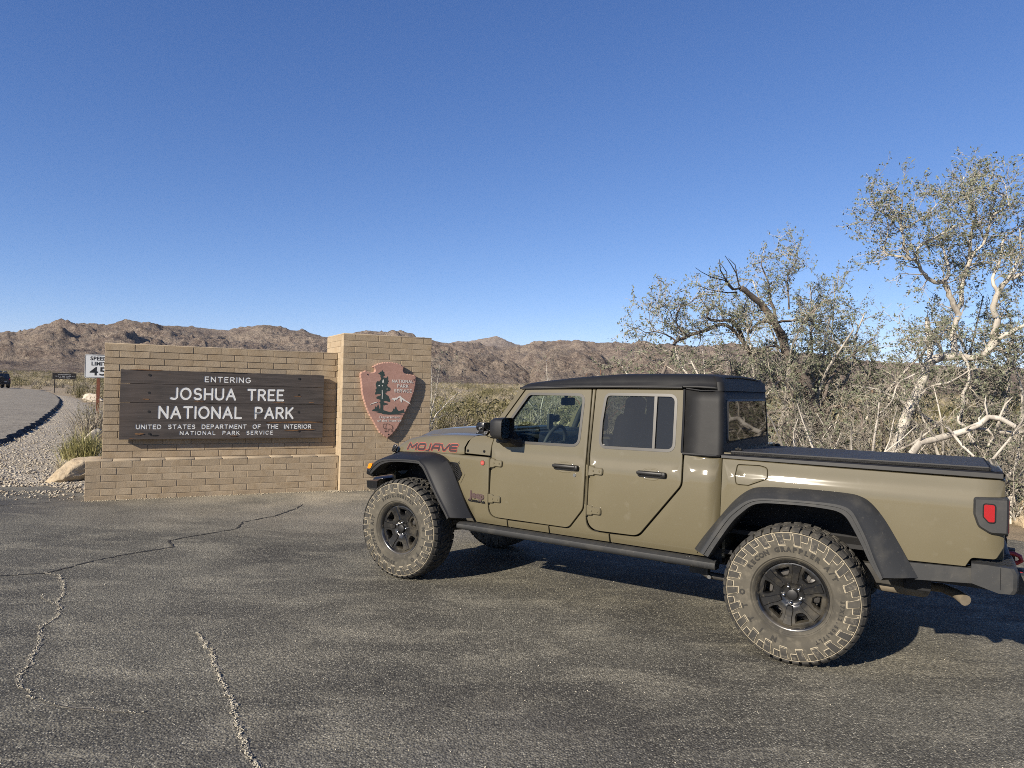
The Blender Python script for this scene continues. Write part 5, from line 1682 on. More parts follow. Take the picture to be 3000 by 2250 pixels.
def front_end():
    # cowl side panels
    for side in (1, -1):
        cy_ = lambda x, z: float(np.interp(x, [2.57, 2.90], [.779, .741])) - max(0, z - 1.20) * .16 - max(0, z - 1.32) * .5
        o = panel('cowl_panel', round_poly([(2.878, 1.203, 0), (2.880, 1.26, .04), (2.835, 1.350, .05), (2.79, 1.372, .02), (2.573, 1.390, 0), (2.572, 1.30, 0), (2.577, 1.203, 0)], seg=5), paint, side, cy_)
        for x, z in ((2.845, 1.232), (2.650, 1.240)):
            mb = MB(); y = cy_(x, z); mb.cyl((x, side * (y - .004), z), (x, side * (y + .005), z), .0125, 12); mb.cyl((x, side * (y), z), (x, side * (y + .0075), z), .006, 8); mb.build('cowl_bolt', black, o, 40)
    mb = MB()
    mb.loft([[(2.792, .69, 1.366), (2.792, .45, 1.385), (2.792, 0, 1.42), (2.792, -.45, 1.385), (2.792, -.69, 1.366)], [(2.70, .70, 1.372), (2.70, .45, 1.392), (2.70, 0, 1.415), (2.70, -.45, 1.392), (2.70, -.70, 1.372)], [(2.57, .70, 1.384), (2.57, .45, 1.395), (2.57, 0, 1.41), (2.57, -.45, 1.395), (2.57, -.70, 1.384)]])
    mb.build('cowl_top', paint, truck, 50, fixn=True)
    mb = MB(); mb.rbox((2.70, 0, 1.42), (.16, 1.0, .025), .01); mb.build('cowl_vent', plastic, truck, 40)
    # windscreen frame: pillars, header and glass
    mb = MB()
    for s_ in (1, -1):
        lo, hi = [], []
        mb.loft([[(x0 + .004, s_ * y, z), (x0 + .058, s_ * (y - .012), z + .004), (x0 + .062, s_ * (y - .055), z), (x0 + .006, s_ * (y - .055), z - .01)] for x0, y, z in ((2.565, .775, 1.375), (2.536, .768, 1.412), (2.450, .747, 1.555), (2.350, .729, 1.692), (2.262, .712, 1.815))], closed=True)
    mb.loft([[(2.262, y, 1.800), (2.325, y, 1.815), (2.322, y, 1.775), (2.270, y, 1.765)] for y in (-.70, -.35, 0, .35, .70)], closed=True)
    mb.loft([[(2.60, y, 1.375), (2.66, y, 1.38), (2.63, y, 1.42), (2.58, y, 1.425)] for y in (-.74, -.35, 0, .35, .74)], closed=True)
    w = mb.build('windshield_frame', paint, truck, 30, fixn=True)
    mb = MB(); mb.loft([[(2.605, y, 1.40), (2.305, y * .94, 1.80)] for y in (-.72, -.36, 0, .36, .72)]); g_ = mb.build('windshield', glass_f, w, 30)
    if g_.data.polygons[0].normal.x < 0: g_.data.flip_normals()
    # grille and nose
    mb = MB(); mb.loft([[(3.86, -.62, .80), (3.86, -.62, 1.12), (3.86, -.40, 1.16), (3.86, .40, 1.16), (3.86, .62, 1.12), (3.86, .62, .80)], [(3.79, -.66, .78), (3.79, -.64, 1.13), (3.79, -.42, 1.18), (3.79, .42, 1.18), (3.79, .64, 1.13), (3.79, .66, .78)]], closed=True)
    mb.add([(3.86, -.62, .80), (3.86, -.62, 1.12), (3.86, -.40, 1.16), (3.86, .40, 1.16), (3.86, .62, 1.12), (3.86, .62, .80)], [(0, 1, 2, 3, 4, 5)])
    g = mb.build('grille', paint, truck, fixn=True)
    for k in range(7):
        mb = MB(); mb.rbox((3.862, (k - 3) * .098, .99), (.012, .052, .24), .005); mb.build('grille_slot', black, g)
    for s_ in (1, -1):
        mb = MB(); mb.cyl((3.85, s_ * .47, 1.0), (3.885, s_ * .47, 1.0), .092, 24); mb.build('headlight', M('headlamp_glass', (.55, .57, .58), .1, spec=.8), g, 40)
    mb = MB()
    mb.rbox((4.03, 0, .80), (.16, 1.30, .15), .03)
    for s_ in (1, -1):
        mb.loft([[(4.10, s_ * .55, .850), (4.10, s_ * .55, .735), (3.96, s_ * .55, .735), (3.96, s_ * .55, .862)], [(4.085, s_ * .72, .840), (4.06, s_ * .72, .752), (3.93, s_ * .72, .765), (3.93, s_ * .72, .873)], [(3.98, s_ * .86, .868), (3.97, s_ * .86, .80), (3.84, s_ * .86, .80), (3.84, s_ * .86, .872)]], closed=True)
        mb.add([(3.98, s_ * .86, .868), (3.97, s_ * .86, .80), (3.84, s_ * .86, .80), (3.84, s_ * .86, .872)], [(0, 1, 2, 3)])
    mb.build('front_bumper', black, truck, 30, fixn=True)
front_end()

def small_marks():
    # fender vent
    v = round_poly([(3.06, 1.118, .01), (2.945, 1.116, .02), (2.876, 1.022, .015), (2.918, .955, .01)], seg=4)
    y0 = .787
    mb = MB(); n = len(v); i1 = inset(v, .012)
    P = lambda p, d: (p[0], cab_y(p[0], p[1]) + d, p[1])
    mb.add([P(p, -.01) for p in v] + [P(p, .007) for p in v] + [P(p, .007) for p in i1] + [P(p, .002) for p in i1], [(i + a * n, (i + 1) % n + a * n, (i + 1) % n + (a + 1) * n, i + (a + 1) * n) for a in range(3) for i in range(n)] + [tuple(3 * n + i for i in range(n))])
    o = mb.build('fender_vent', black, truck, 30, fixn=True)
    mb = MB()
    for k in range(9):
        z = 1.10 - k * .015
        mb.box((2.935 - k * .005 + .01, cab_y(2.93, z) + .003, z), (.075, .006, .004), Matrix.Rotation(R(50), 3, 'Y'))
    tag(mb.build('vent_mesh', plastic, o), kind='stuff')
    # pressed flash behind the vent
    mb = MB()
    f = [(2.955, 1.128), (2.925, 1.126), (2.835, 1.022), (2.892, .925), (2.905, .935), (2.868, 1.024)]
    nf = len(f); fi = inset(f, .008)
    mb.add([P(p, -.003) for p in f] + [P(p, .005) for p in fi], [(i, (i + 1) % nf, (i + 1) % nf + nf, i + nf) for i in range(nf)] + [tuple(nf + i for i in range(nf))]); mb.build('fender_crease', paint, truck, fixn=True)
    # badges
    y = cab_y(2.642, 1.142)
    mb = MB(); mb.cyl((2.642, y - .004, 1.142), (2.642, y + .006, 1.142), .0235, 24); o = mb.build('round_badge', M('badge_rim', (.30, .16, .13), .3, .6), truck, 40)
    mb = MB(); mb.cyl((2.642, y, 1.142), (2.642, y + .0075, 1.142), .019, 24); mb.build('badge_face', red_m, o, 40)
    mb = MB()
    for dz, w in ((.008, .020), (.001, .030), (-.007, .026)): mb.box((2.642, y + .008, 1.142 + dz), (w, .001, .0025))
    tag(mb.build('badge_print', M('badge_pale', (.45, .22, .18), .4), o), kind='stuff')
    bl = M('badge_letter', (0.085, 0.055, 0.052), 0.35)
    for txt, sz, xa, xb, z, b, m in (('Jeep', .085, 2.786, 2.617, .822, .004, bl), ('GLADIATOR', .026, 2.797, 2.603, .786, .0016, black)):
        o = text_mesh(txt, sz, truck, 'badge_lettering', m, lambda x, y_, z_: (x, z_, y_), extrude=.003, bold=b)
        xs = [v.co.x for v in o.data.vertices]; x0, x1 = min(xs), max(xs)
        for v_ in o.data.vertices:
            X = xa + (v_.co.x - x0) / (x1 - x0) * (xb - xa)
            v_.co = Vector((X, cab_y(X, z) + .004 + v_.co.y, z + v_.co.z - (xa - X) * .02))
        o.data.flip_normals()
small_marks()

# ---- soft top
def soft_top():
    st = [(2.328, 1.822, 1.806, .700), (2.318, 1.842, 1.806, .702), (2.285, 1.860, 1.811, .704), (2.10, 1.884, 1.822, .704), (1.80, 1.917, 1.833, .704), (1.43, 1.947, 1.843, .704), (1.0, 1.955, 1.850, .702), (.74, 1.952, 1.851, .700), (.62, 1.944, 1.846, .692), (.585, 1.930, 1.840, .680)]
    rows = []
    for x, zt, zb, y in st:
        half = [(y - .02, zb - .004), (y, zb - .002), (y + .008, zb + .006), (y + .006, zb + .016), (y - .004, zb + .020), (y - .018, zb + (zt - zb) * .45), (y - .040, zb + (zt - zb) * .78), (y - .075, zt - .004), (y - .12, zt + .004), (.40, zt + .012), (.2, zt + .017), (0, zt + .019)]
        rows.append([(x, a, b) for a, b in half] + [(x, -a, b) for a, b in half[-2::-1]])
    mb = MB(); mb.loft(rows)
    # hollow: inner skin
    o = mb.build('soft_top', cloth, truck, 40, fixn=True)
    o.modifiers.new('thick', 'SOLIDIFY').thickness = 0.012
    # back: valance leaning forward, then curtain with rounded corners
    mb = MB()
    def path(z, xr, r, ins):
        p = [(.842 if z > 1.5 else .826, cab_y(.83, z) - .004)]
        p.append((.70, cab_y(.7, z) - .006))
        yc = cab_y(.62, z) - .006
        for k in range(7):
            a = R(90 * k / 6)
            p.append((xr + r - r * math.sin(a), yc - r + r * math.cos(a)))
        p += [(xr - .001, .50), (xr - .002, .25), (xr - .002, 0)]
        return [(x, y, z) for x, y in p] + [(x, -y, z) for x, y in p[-2::-1]]
    rows = [path(z, xr, .045, 0) for z, xr in ((1.352, .531), (1.362, .531), (1.45, .534), (1.55, .538), (1.65, .543), (1.75, .549), (1.836, .555))]
    mb.loft(rows)
    q = mb.build('rear_curtain', cloth, o, 40, fixn=True)
    q.modifiers.new('thick', 'SOLIDIFY').thickness = 0.006
    mb = MB()
    top = rows[-1]
    v0 = [(x - .006, y + math.copysign(.004, y) if abs(y) > .01 else 0, 1.835) for x, y, z in top[2:-2]]
    v1 = [(.575 if abs(y) < .64 else x + .012, y * .985, 1.900) for x, y, z in v0]
    v2 = [(.600 if abs(y) < .60 else x + .03, y * .94, 1.940 + .012 * (1 - min(1, abs(y) / .7))) for x, y, z in v1]
    v3 = [(.66, y * .92, 1.952 + .015 * (1 - min(1, abs(y) / .7))) for x, y, z in v2]
    mb.loft([v0, v1, v2, v3])
    mb.build('rear_valance', cloth, o, 30, fixn=True)
    # side seam bead and rear window
    win = round_poly([(-.615, 1.440, .05), (.655, 1.440, .05), (.635, 1.772, .05), (-.600, 1.772, .05)], seg=5)
    mb = MB(); n = len(win); i1 = inset(win, .016)
    X = lambda z: .531 + max(0, z - 1.36) * .050
    mb.add([(X(p[1]) - .014, p[0], p[1]) for p in i1], [tuple(range(n))])
    g = mb.build('rear_window', vinyl, o, fixn=False)
    if g.data.polygons[0].normal.x > 0: g.data.flip_normals()
    mb = MB(); mb.add([(X(p[1]) - .004, p[0], p[1]) for p in win] + [(X(p[1]) - .017, p[0], p[1]) for p in i1], [(i, (i + 1) % n, (i + 1) % n + n, i + n) for i in range(n)])
    mb.build('window_welt', M('window_welt', (.045, .042, .036), .5), g, 40)
    for s_ in (1, -1):
        mb = MB(); mb.tube([(.836, s_ * (cab_y(.83, 1.36) + .002), 1.36), (.84, s_ * (cab_y(.83, 1.6) + .002), 1.6), (.848, s_ * (cab_y(.83, 1.84) + .002), 1.84)], .009, 6)
        mb.tube([(.83, s_ * (cab_y(.8, 1.352) + .001), 1.352), (.62, s_ * (cab_y(.62, 1.352) + .001), 1.352), (.555, s_ * (cab_y(.6, 1.352) - .022), 1.352)], .010, 6)
        mb.tube([(.833, s_ * (cab_y(.8, 1.842) + .004), 1.846), (.72, s_ * (cab_y(.72, 1.83) + .006), 1.832), (.64, s_ * (cab_y(.64, 1.83) + .004), 1.834), (.58, s_ * (cab_y(.62, 1.83) - .022), 1.836)], .006, 6)
        mb.build('edge_welt', plastic, o, 50)
        mb = MB(); mb.tube([(2.30, s_ * .712, 1.813), (1.8, s_ * .716, 1.835), (1.43, s_ * .716, 1.845), (.86, s_ * .714, 1.853)], .011, 8); mb.build('door_rail', plastic, o, 50)
soft_top()

def bed_parts():
    mb = MB()
    mb.loft([[(x, -.735, z - .045), (x, -.735, z - .023), (x, .735, z + .022), (x, .735, z)] for x, z in ((.475, 1.374), (-.3, 1.380), (-1.092, 1.384))], closed=True)
    mb.add([(-1.092, -.735, 1.339), (-1.092, -.735, 1.361), (-1.092, .735, 1.406), (-1.092, .735, 1.384)], [(0, 1, 2, 3)]); mb.add([(.475, -.735, 1.329), (.475, -.735, 1.351), (.475, .735, 1.396), (.475, .735, 1.374)], [(3, 2, 1, 0)])
    o = mb.build('tonneau_cover', M('tonneau_vinyl', (0.022, 0.022, 0.023), 0.55, var=[(6, (0.034, 0.033, 0.031), .45, .7)], bump=[(600, .15, .001)]), truck, 30, fixn=True)
    mb = MB()
    for s_ in (1, -1): mb.box((-.31, s_ * .742, 1.386 - (.045 if s_ < 0 else 0)), (1.57, .014, .016), Matrix.Rotation(R(.36), 3, 'Y'))
    mb.box((-1.099, 0, 1.372), (.012, 1.47, .018), Matrix.Rotation(R(1.75), 3, 'X'))
    mb.build('cover_edge', M('cover_edge_alu', (0.10, 0.098, 0.09), 0.4, .5), o)
    for y in (.66, -.66):
        dz = -.02 if y > 0 else -.062
        mb.rbox((.44, y, 1.405 + dz + .018), (.05, .03, .022), .006); mb.cyl((.44, y - .02, 1.415 + dz + .018), (.44, y + .02, 1.415 + dz + .018), .008, 8); mb.build('cover_clamp', plastic, o, 40)
    # header behind the cab and front wall of the bed
    mb = MB(); mb.box((.50, 0, 1.365), (.06, 1.44, .03)); mb.box((.515, 0, .98), (.02, 1.48, .74)); mb.build('bed_front_wall', paint, truck)
    mb = MB(); mb.rbox((-1.155, 0, 1.09), (.055, 1.34, .54), .015); t = mb.build('tailgate', paint, truck, 40)
    mb = MB(); mb.rbox((-1.19, 0, 1.27), (.02, .30, .07), .006); mb.build('tailgate_handle', plastic, t, 40)
    mb = MB(); mb.loft([[(-1.165, y, 1.345 + (y - .765) * .03), (-1.178, y, 1.362 + (y - .765) * .03), (-1.165, y, 1.380 + (y - .765) * .03), (-1.10, y, 1.384 + (y - .765) * .03)] for y in (-.765, -.72, 0, .72, .765)]); mb.build('tailgate_cap', plastic, truck, 40, fixn=True)
    # bumper
    mb = MB()
    for s_ in (1, -1):
        rows = []
        for y, dx in ((.862, .03), (.855, .01), (.83, 0), (.60, 0), (.42, 0)):
            rows.append([(-1.012 - dx * 0, s_ * y, .826), (-1.012, s_ * y, .708), (-1.15, s_ * y, .668 if y > .5 else .69), (-1.235 + dx, s_ * y, .672 if y > .5 else .69), (-1.250 + dx, s_ * y, .70), (-1.250 + dx, s_ * y, .792), (-1.232 + dx, s_ * y, .824), (-1.1, s_ * y, .828)])
        mb.loft(rows, closed=True)
        mb.add(rows[0], [tuple(range(8))]); mb.add(rows[-1], [tuple(range(8))[::-1]])
    mb.rbox((-1.13, 0, .735), (.22, .86, .12), .015)
    b = mb.build('rear_bumper', dusty_plastic, truck, 40, fixn=True)
    mb = MB()
    for s_ in (1, -1):
        for i in range(6):
            for j in range(14):
                mb.box((-1.215 + i * .030 + (j % 2) * .015, s_ * (.44 + j * .026), .830), (.020, .012, .005), Matrix.Rotation(R(35), 3, 'Z'))
    tag(mb.build('step_tread', dusty_plastic, b), kind='stuff')
    mb = MB(); mb.box((-1.158, .861, .755), (.003, .004, .13)); mb.build('bumper_seam', black, b)
    # receiver, plate, hooks
    mb = MB(); mb.rbox((-1.24, 0, .62), (.16, .09, .09), .008); mb.build('tow_receiver', dark, b, 40)
    for s_ in (1, -1):
        mb = MB(); pts = [(-1.20, s_ * .36, .70), (-1.29, s_ * .36, .70), (-1.325, s_ * .36, .685), (-1.335, s_ * .36, .655), (-1.31, s_ * .36, .635), (-1.26, s_ * .36, .64)]; mb.tube(pts, .016, 8); mb.build('tow_hook', M('hook_red', (.48, .03, .025), .4), b, 50)
    mb = MB(); mb.rbox((-1.225, -.46, .90), (.05, .34, .15), .012); mb.build('plate_holder', black, b, 40)
bed_parts()

def chassis():
    mb = MB()
    for s_ in (1, -1):
        mb.rbox((1.6, s_ * .45, .60), (4.6, .09, .13), .01); mb.box((-.95, s_ * .45, .66), (.7, .09, .12))
    f = mb.build('chassis_frame', frame_m, truck, 40)
    mb = MB(); mb.box((1.70, 0, .655), (2.5, 1.48, .03)); mb.box((1.6, .63, .60), (2.15, .20, .08)); mb.box((1.6, -.63, .60), (2.15, .20, .08)); mb.box((-.35, 0, .80), (1.72, 1.36, .03)); mb.box((3.2, 0, .74), (1.2, 1.05, .16)); mb.box((3.0, 0, .95), (1.6, .90, .40)); mb.build('underbody', dark, truck)  # side boxes are added fill, blocking sun stripes in the shadow below
    for x in (0, 3.487):
        mb = MB(); mb.cyl((x, -.70, .465), (x, .70, .465), .045, 14); mb.lathe([(0, -.15), (.09, -.13), (.145, -.04), (.145, .04), (.09, .13), (0, .15)], 18, 'y', (x, -.08 if x else 0, .465))
        for s_ in (1, -1): mb.tube([(x + .02, s_ * .50, .46), (x + .10, s_ * .48, .75)], .03, 10); mb.lathe([(.068, -.15), (.068, .15)], 14, 'z', (x, s_ * .43, .66))
        mb.build('axle', frame_m, truck, 40)
    for s_ in (1, -1):
        mb = MB()
        mb.tube([(.12, s_ * .62, .43), (.66, s_ * .62, .432), (.78, s_ * .62, .50)], [.026, .026, .035], 10); mb.box((.72, s_ * .62, .50), (.14, .07, .12))
        a = mb.build('control_arm', frame_m, truck, 40)
        mb = MB(); mb.tube([(3.36, s_ * .50, .42), (2.75, s_ * .42, .52)], .026, 10); mb.build('control_arm', frame_m, truck, 40)
        mb = MB(); mb.cyl((.634, s_ * .645, .430), (.634, s_ * .672, .430), .016, 6); mb.build('arm_bolt', chrome, a)
    mb = MB(); mb.cyl((2.2, .25, .50), (1.0, .25, .50), .04, 12); mb.rbox((1.9, -.15, .52), (.8, .5, .14), .04); mb.rbox((2.72, .30, .47), (.26, .18, .12), .03); mb.build('drivetrain', dark, truck, 40)
    mb = MB(); mb.rbox((-.62, .30, .515), (.34, .26, .11), .045); mb.tube([(-.30, .34, .60), (-.42, .34, .555), (-.52, .34, .52)], .034, 12); mb.tube([(-.76, .34, .53), (-.86, .39, .545), (-.94, .46, .535), (-.99, .54, .520)], [.030, .030, .032, .036], 12); mb.build('exhaust', tan_metal, truck, 45)
    mb = MB(); mb.rbox((-.72, .60, .615), (.16, .03, .12), .01); mb.rbox((-.50, .58, .92), (.22, .04, .20), .02); mb.box((-.35, .50, 1.0), (.8, .05, .035)); mb.build('inner_bracket', dark, truck, 40)
    mb = MB(); mb.box((.62, .60, .56), (.2, .1, .05)); mb.rbox((2.3, .55, .485), (.12, .05, .03), .01); mb.rbox((1.35, .55, .49), (.14, .06, .035), .01); mb.build('bracket', frame_m, truck)
chassis()

def interior():
    mb = MB(); mb.rbox((2.42, 0, 1.20), (.36, 1.44, .42), .10, seg=3); mb.rbox((2.52, 0, 1.37), (.26, 1.42, .10), .04); d = mb.build('dashboard', inter, truck, 50)
    mb = MB()
    for s_ in (1, -1):
        mb = MB()
        mb.rbox((1.72, s_ * .37, 1.02), (.52, .50, .18), .07, seg=3)
        mb.rbox((1.44, s_ * .37, 1.32), (.16, .50, .62), .07, Matrix.Rotation(R(-10), 3, 'Y'), 3)
        mb.rbox((1.385, s_ * .37, 1.665), (.11, .27, .21), .05, Matrix.Rotation(R(-8), 3, 'Y'), 3)
        mb.build('front_seat', seatm, truck, 50)
    mb = MB(); mb.rbox((1.02, 0, 1.02), (.48, 1.30, .18), .06); mb.rbox((.74, 0, 1.30), (.14, 1.30, .56), .05, Matrix.Rotation(R(-8), 3, 'Y')); mb.rbox((.70, .36, 1.57), (.08, .25, .13), .03); mb.rbox((.70, -.36, 1.57), (.08, .25, .13), .03); mb.build('rear_seat', seatm, truck, 50)
    mb = MB()
    ring = [(2.16 + .06 * math.sin(a) * .9 * -1, .37 + .185 * math.cos(a), 1.315 + .165 * math.sin(a)) for a in np.linspace(0, 2 * math.pi, 33)]
    mb.tube(ring, .016, 8, cap=False); mb.cyl((2.17, .37, 1.315), (2.36, .37, 1.25), .035, 12)
    for a in (0.1, math.pi - .1, -math.pi / 2): mb.tube([(2.17, .37, 1.315), (2.16 - .054 * math.sin(a), .37 + .18 * math.cos(a), 1.315 + .16 * math.sin(a))], .014, 6)
    mb.build('steering_wheel', inter, truck, 50)
    mb = MB(); mb.rbox((2.22, 0, 1.70), (.035, .25, .075), .02); mb.tube([(2.235, 0, 1.74), (2.28, 0, 1.79)], .018, 8); mb.build('rear_view_mirror', inter, truck, 50)
    # phone and camera holders standing on the dash
    mb = MB(); mb.rbox((2.40, .02, 1.50), (.03, .09, .15), .01); mb.rbox((2.40, -.09, 1.53), (.05, .09, .07), .015); mb.cyl((2.42, .0, 1.38), (2.42, .0, 1.46), .018, 8); mb.rbox((2.44, .0, 1.42), (.04, .40, .03), .01); mb.build('dash_mount', inter, d, 40)
    mb = MB()
    for s_ in (1, -1):
        mb.tube([(1.62, s_ * .60, 1.10), (1.60, s_ * .61, 1.5), (1.58, s_ * .58, 1.80)], .032, 10); mb.tube([(2.28, s_ * .60, 1.78), (1.6, s_ * .58, 1.81), (.85, s_ * .56, 1.81), (.70, s_ * .56, 1.4)], .032, 10)
        mb.tube([(2.28, s_ * .60, 1.78), (2.43, s_ * .655, 1.56), (2.50, s_ * .67, 1.40)], .03, 10)
    mb.tube([(1.58, -.58, 1.81), (1.58, .58, 1.81)], .032, 10); mb.tube([(.85, -.56, 1.81), (.85, .56, 1.81)], .032, 10)
    mb.build('roll_bar', inter, truck, 50)
    mb = MB(); mb.box((1.55, 0, .88), (2.0, 1.4, .02)); mb.box((2.62, 0, 1.1), (.03, 1.42, .5)); mb.build('cabin_floor', inter, truck)
interior()

def light_pod():
    mb = MB()
    mb.rbox((2.745, .66, 1.452), (.075, .075, .075), .012); mb.lathe([(0, .042), (.034, .042), (.036, 0), (.030, -.03), (0, -.032)], 16, 'x', (2.755, .66, 1.452))
    for k in range(4): mb.box((2.70 - k * .012, .66, 1.470 - k * .006), (.004, .07, .05))
    o = mb.build('light_pod', black, truck, 40)
    mb = MB(); mb.rbox((2.725, .68, 1.392), (.13, .05, .010), .003); mb.rbox((2.74, .69, 1.412), (.05, .012, .05), .004); mb.tube([(2.70, .66, 1.43), (2.66, .66, 1.40), (2.655, .68, 1.385)], .007, 6); mb.build('pod_bracket', black, o, 40)
    for x in (2.775, 2.70): 
        mb = MB(); mb.cyl((x, .695, 1.395), (x, .695, 1.405), .010, 8); mb.build('pod_bolt', chrome, o)
    mb = MB(); mb.cyl((2.745, .70, 1.44), (2.745, .712, 1.44), .010, 8); mb.build('pod_bolt', chrome, o)
light_pod()

# ---- wheels
def tyre_y(r):
    return float(np.interp(r, [.232, .245, .27, .31, .36, .40, .425, .442, .450], [.116, .132, .147, .155, .155, .150, .143, .130, .110]))
def build_wheel():
    root = empty('wheel')
    prof = [(.226, .09), (.236, .114), (.246, .131), (.252, .1355), (.254, .139), (.258, .140), (.260, .1375), (.266, .1445), (.269, .1475), (.273, .1455), (.31, .155), (.36, .155), (.40, .150), (.425, .143), (.440, .130), (.447, .10), (.449, .05), (.450, 0)]
    prof = prof + [(r, -y) for r, y in prof[-2::-1]]
    mb = MB(); mb.lathe(prof, 96, 'y'); tyre = mb.build('tyre', dustw, root, 60)
    # tread and shoulder blocks
    N = 40; mb = MB(); step = 2 * math.pi / N
    def block(line, a0, a1, depth, skew=0.0, mat=0, cap=True):
        """line: (y, r) from the tread outwards; block raised by `depth` above it"""
        rows = []
        m = len(line)
        for i, (y, r) in enumerate(line):
            p = Vector(line[max(0, i - 1)]); q = Vector(line[min(m - 1, i + 1)]); t = (q - p).normalized(); nn = Vector((-t.y, t.x))
            if nn.y < 0 and abs(nn.y) > .5: nn = -nn
            if abs(nn.y) <= .5 and nn.x * (1 if line[-1][0] > 0 else -1) < 0: nn = -nn
            yo, ro = y + nn.x * depth, r + nn.y * depth
            sa = skew * i / max(1, m - 1)
            f = lambda a, yy, rr_: (rr_ * math.cos(a), yy, rr_ * math.sin(a))
            rows.append([f(a0 + sa, y, r), f(a0 + sa + .004, yo, ro), f(a1 + sa - .004, yo, ro), f(a1 + sa, y, r)])
        b = mb.loft(rows)
        k = len(mb.v)
        mb.add(rows[0], [(0, 1, 2, 3)]); mb.add(rows[-1], [(3, 2, 1, 0)])
    N = 44; step = 2 * math.pi / N
    def quadband(mb_, pts, w, lift):
        for (p, q) in zip(pts, pts[1:]):
            A = Vector((p[1] * math.cos(p[0]), p[1] * math.sin(p[0]))); B = Vector((q[1] * math.cos(q[0]), q[1] * math.sin(q[0])))
            d = (B - A).normalized(); nn = Vector((-d.y, d.x)) * w
            ya, yb = tyre_y(p[1]) + lift, tyre_y(q[1]) + lift
            mb_.add([(A.x - nn.x, ya, A.y - nn.y), (A.x + nn.x, ya, A.y + nn.y), (B.x + nn.x, yb, B.y + nn.y), (B.x - nn.x, yb, B.y - nn.y)], [(0, 1, 2, 3)])
    dl = MB()
    for i in range(N):
        a = i * step
        for s_ in (1, -1):
            sh = 0 if s_ > 0 else step * .5
            # shoulder lugs with open notches between them
            block([(s_ * .080, .449), (s_ * .118, .446), (s_ * .138, .433), (s_ * .1415, .428)], a + sh, a + sh + step * .74, .014)
            block([(s_ * .038, .450), (s_ * .070, .4495)], a + sh + step * .10, a + sh + step * .74, .013, step * (.25 if i % 2 else -.2))
            if i % 2 == 0:
                # side biters: a long slanted lug and a short one hooked to it
                line = [(s_ * tyre_y(r), r) for r in (.421, .405, .385, .365, .350)]
                block(line, a + sh + step * .10, a + sh + step * .92, .0075, step * .30)
                block(line[:3], a + sh + step * 1.12, a + sh + step * 1.72, .006, step * .12)
        if i % 2 == 0:
            b0, b1 = a + step * .10, a + step * .92
            quadband(dl, [(b0 - step * .06, .421), (b0 + step * .24, .344), (b1 + step * .34, .344), (b1 + step * .12, .380), (a + step * 1.84, .380), (a + step * 1.78, .421)], .0023, .0015)
            quadband(dl, [(b0 + step * .02, .420), (b0 + step * .30, .3505), (b1 + step * .30, .3505), (b1 + step * .02, .420)], .0011, .0082)
        block([(-.028, .450), (.028, .450)], a, a + step * .62, .012, step * .35)
    tag(mb.build('tread', rubber, root, fixn=True), kind='stuff')
    # dust caught along the lug edges and on the bead line
    mb = dl
    mb.lathe([(.4255, .1445), (.4285, .1442), (.4300, .1405)], 96, 'y')
    tag(mb.build('dust_lines', dust_edge, root), kind='stuff')
    # raised lettering round the sidewall
    def ringtext(txt, r, a0, a1, size, flip=False, mat=letter_m):
        chars = list(txt); n = len(chars)
        parts = MB()
        for i, ch in enumerate(chars):
            if ch == ' ': continue
            cu = bpy.data.curves.new('t', 'FONT'); cu.body = ch; cu.size = size; cu.align_x = 'CENTER'; cu.resolution_u = 2; cu.offset = size * .06
            o = bpy.data.objects.new('t', cu); COL.objects.link(o)
            me = bpy.data.meshes.new_from_object(o.evaluated_get(bpy.context.evaluated_depsgraph_get()))
            a = R(a0 + (a1 - a0) * (i + .5) / n)
            vs_ = []
            for v in me.vertices:
                rr_ = r + v.co.y * (1 if not flip else -1)
                aa = a + (v.co.x / r) * (1 if not flip else -1)
                vs_.append((-rr_ * math.sin(aa), tyre_y(min(.39, rr_)) + .0025, rr_ * math.cos(aa)))
            parts.add(vs_, [tuple(p.vertices) for p in me.polygons])
            bpy.data.objects.remove(o); bpy.data.curves.remove(cu); bpy.data.meshes.remove(me)
        return parts
    # rim
    mb = MB()
    mb.lathe([(.205, -.10), (.206, .05), (.214, .100), (.222, .112), (.230, .121), (.238, .122), (.2405, .118), (.241, .108)], 72, 'y')
    rim = mb.build('rim', rimm, root, 50)
    holes = []
    for k in range(6):
        c = R(60 * k)
        pts = []
        for r, da in ((.126, -9.0), (.152, -15.0), (.194, -15.0), (.194, 15.0), (.152, 15.0), (.126, 9.0)):
            pts.append((r * math.cos(c + R(da)), r * math.sin(c + R(da))))
        holes.append(round_poly(pts, .008, 3))
    circ = [(.216 * math.cos(2 * math.pi * i / 72), .216 * math.sin(2 * math.pi * i / 72)) for i in range(72)]
    def face_y(u, v):
        r = math.hypot(u, v); a = math.degrees(math.atan2(v, u)); k = abs(((a + 30) % 60) - 30)     # 0 at a window centre, 30 on a spoke
        y = float(np.interp(r, [0, .066, .078, .11, .15, .19, .205, .216], [.078, .078, .090, .092, .096, .101, .103, .100]))
        return y
    V, F = tri2d(circ, holes, grid=(.013, .013))
    mb = MB()
    mb.add([(u, face_y(u, v), v) for u, v in V], [tuple(f)[::-1] for f in F])
    for h in holes:
        n = len(h); i1 = inset(h, .007)
        mb.add([(p[0], face_y(*p), p[1]) for p in h] + [(p[0], face_y(*p) - .012, p[1]) for p in i1] + [(p[0], face_y(*p) - .045, p[1]) for p in i1], [(i, (i + 1) % n, (i + 1) % n + n, i + n) for i in range(n)] + [(i + n, (i + 1) % n + n, (i + 1) % n + 2 * n, i + 2 * n) for i in range(n)])
    mb.build('rim_face', rimm, root, 35)
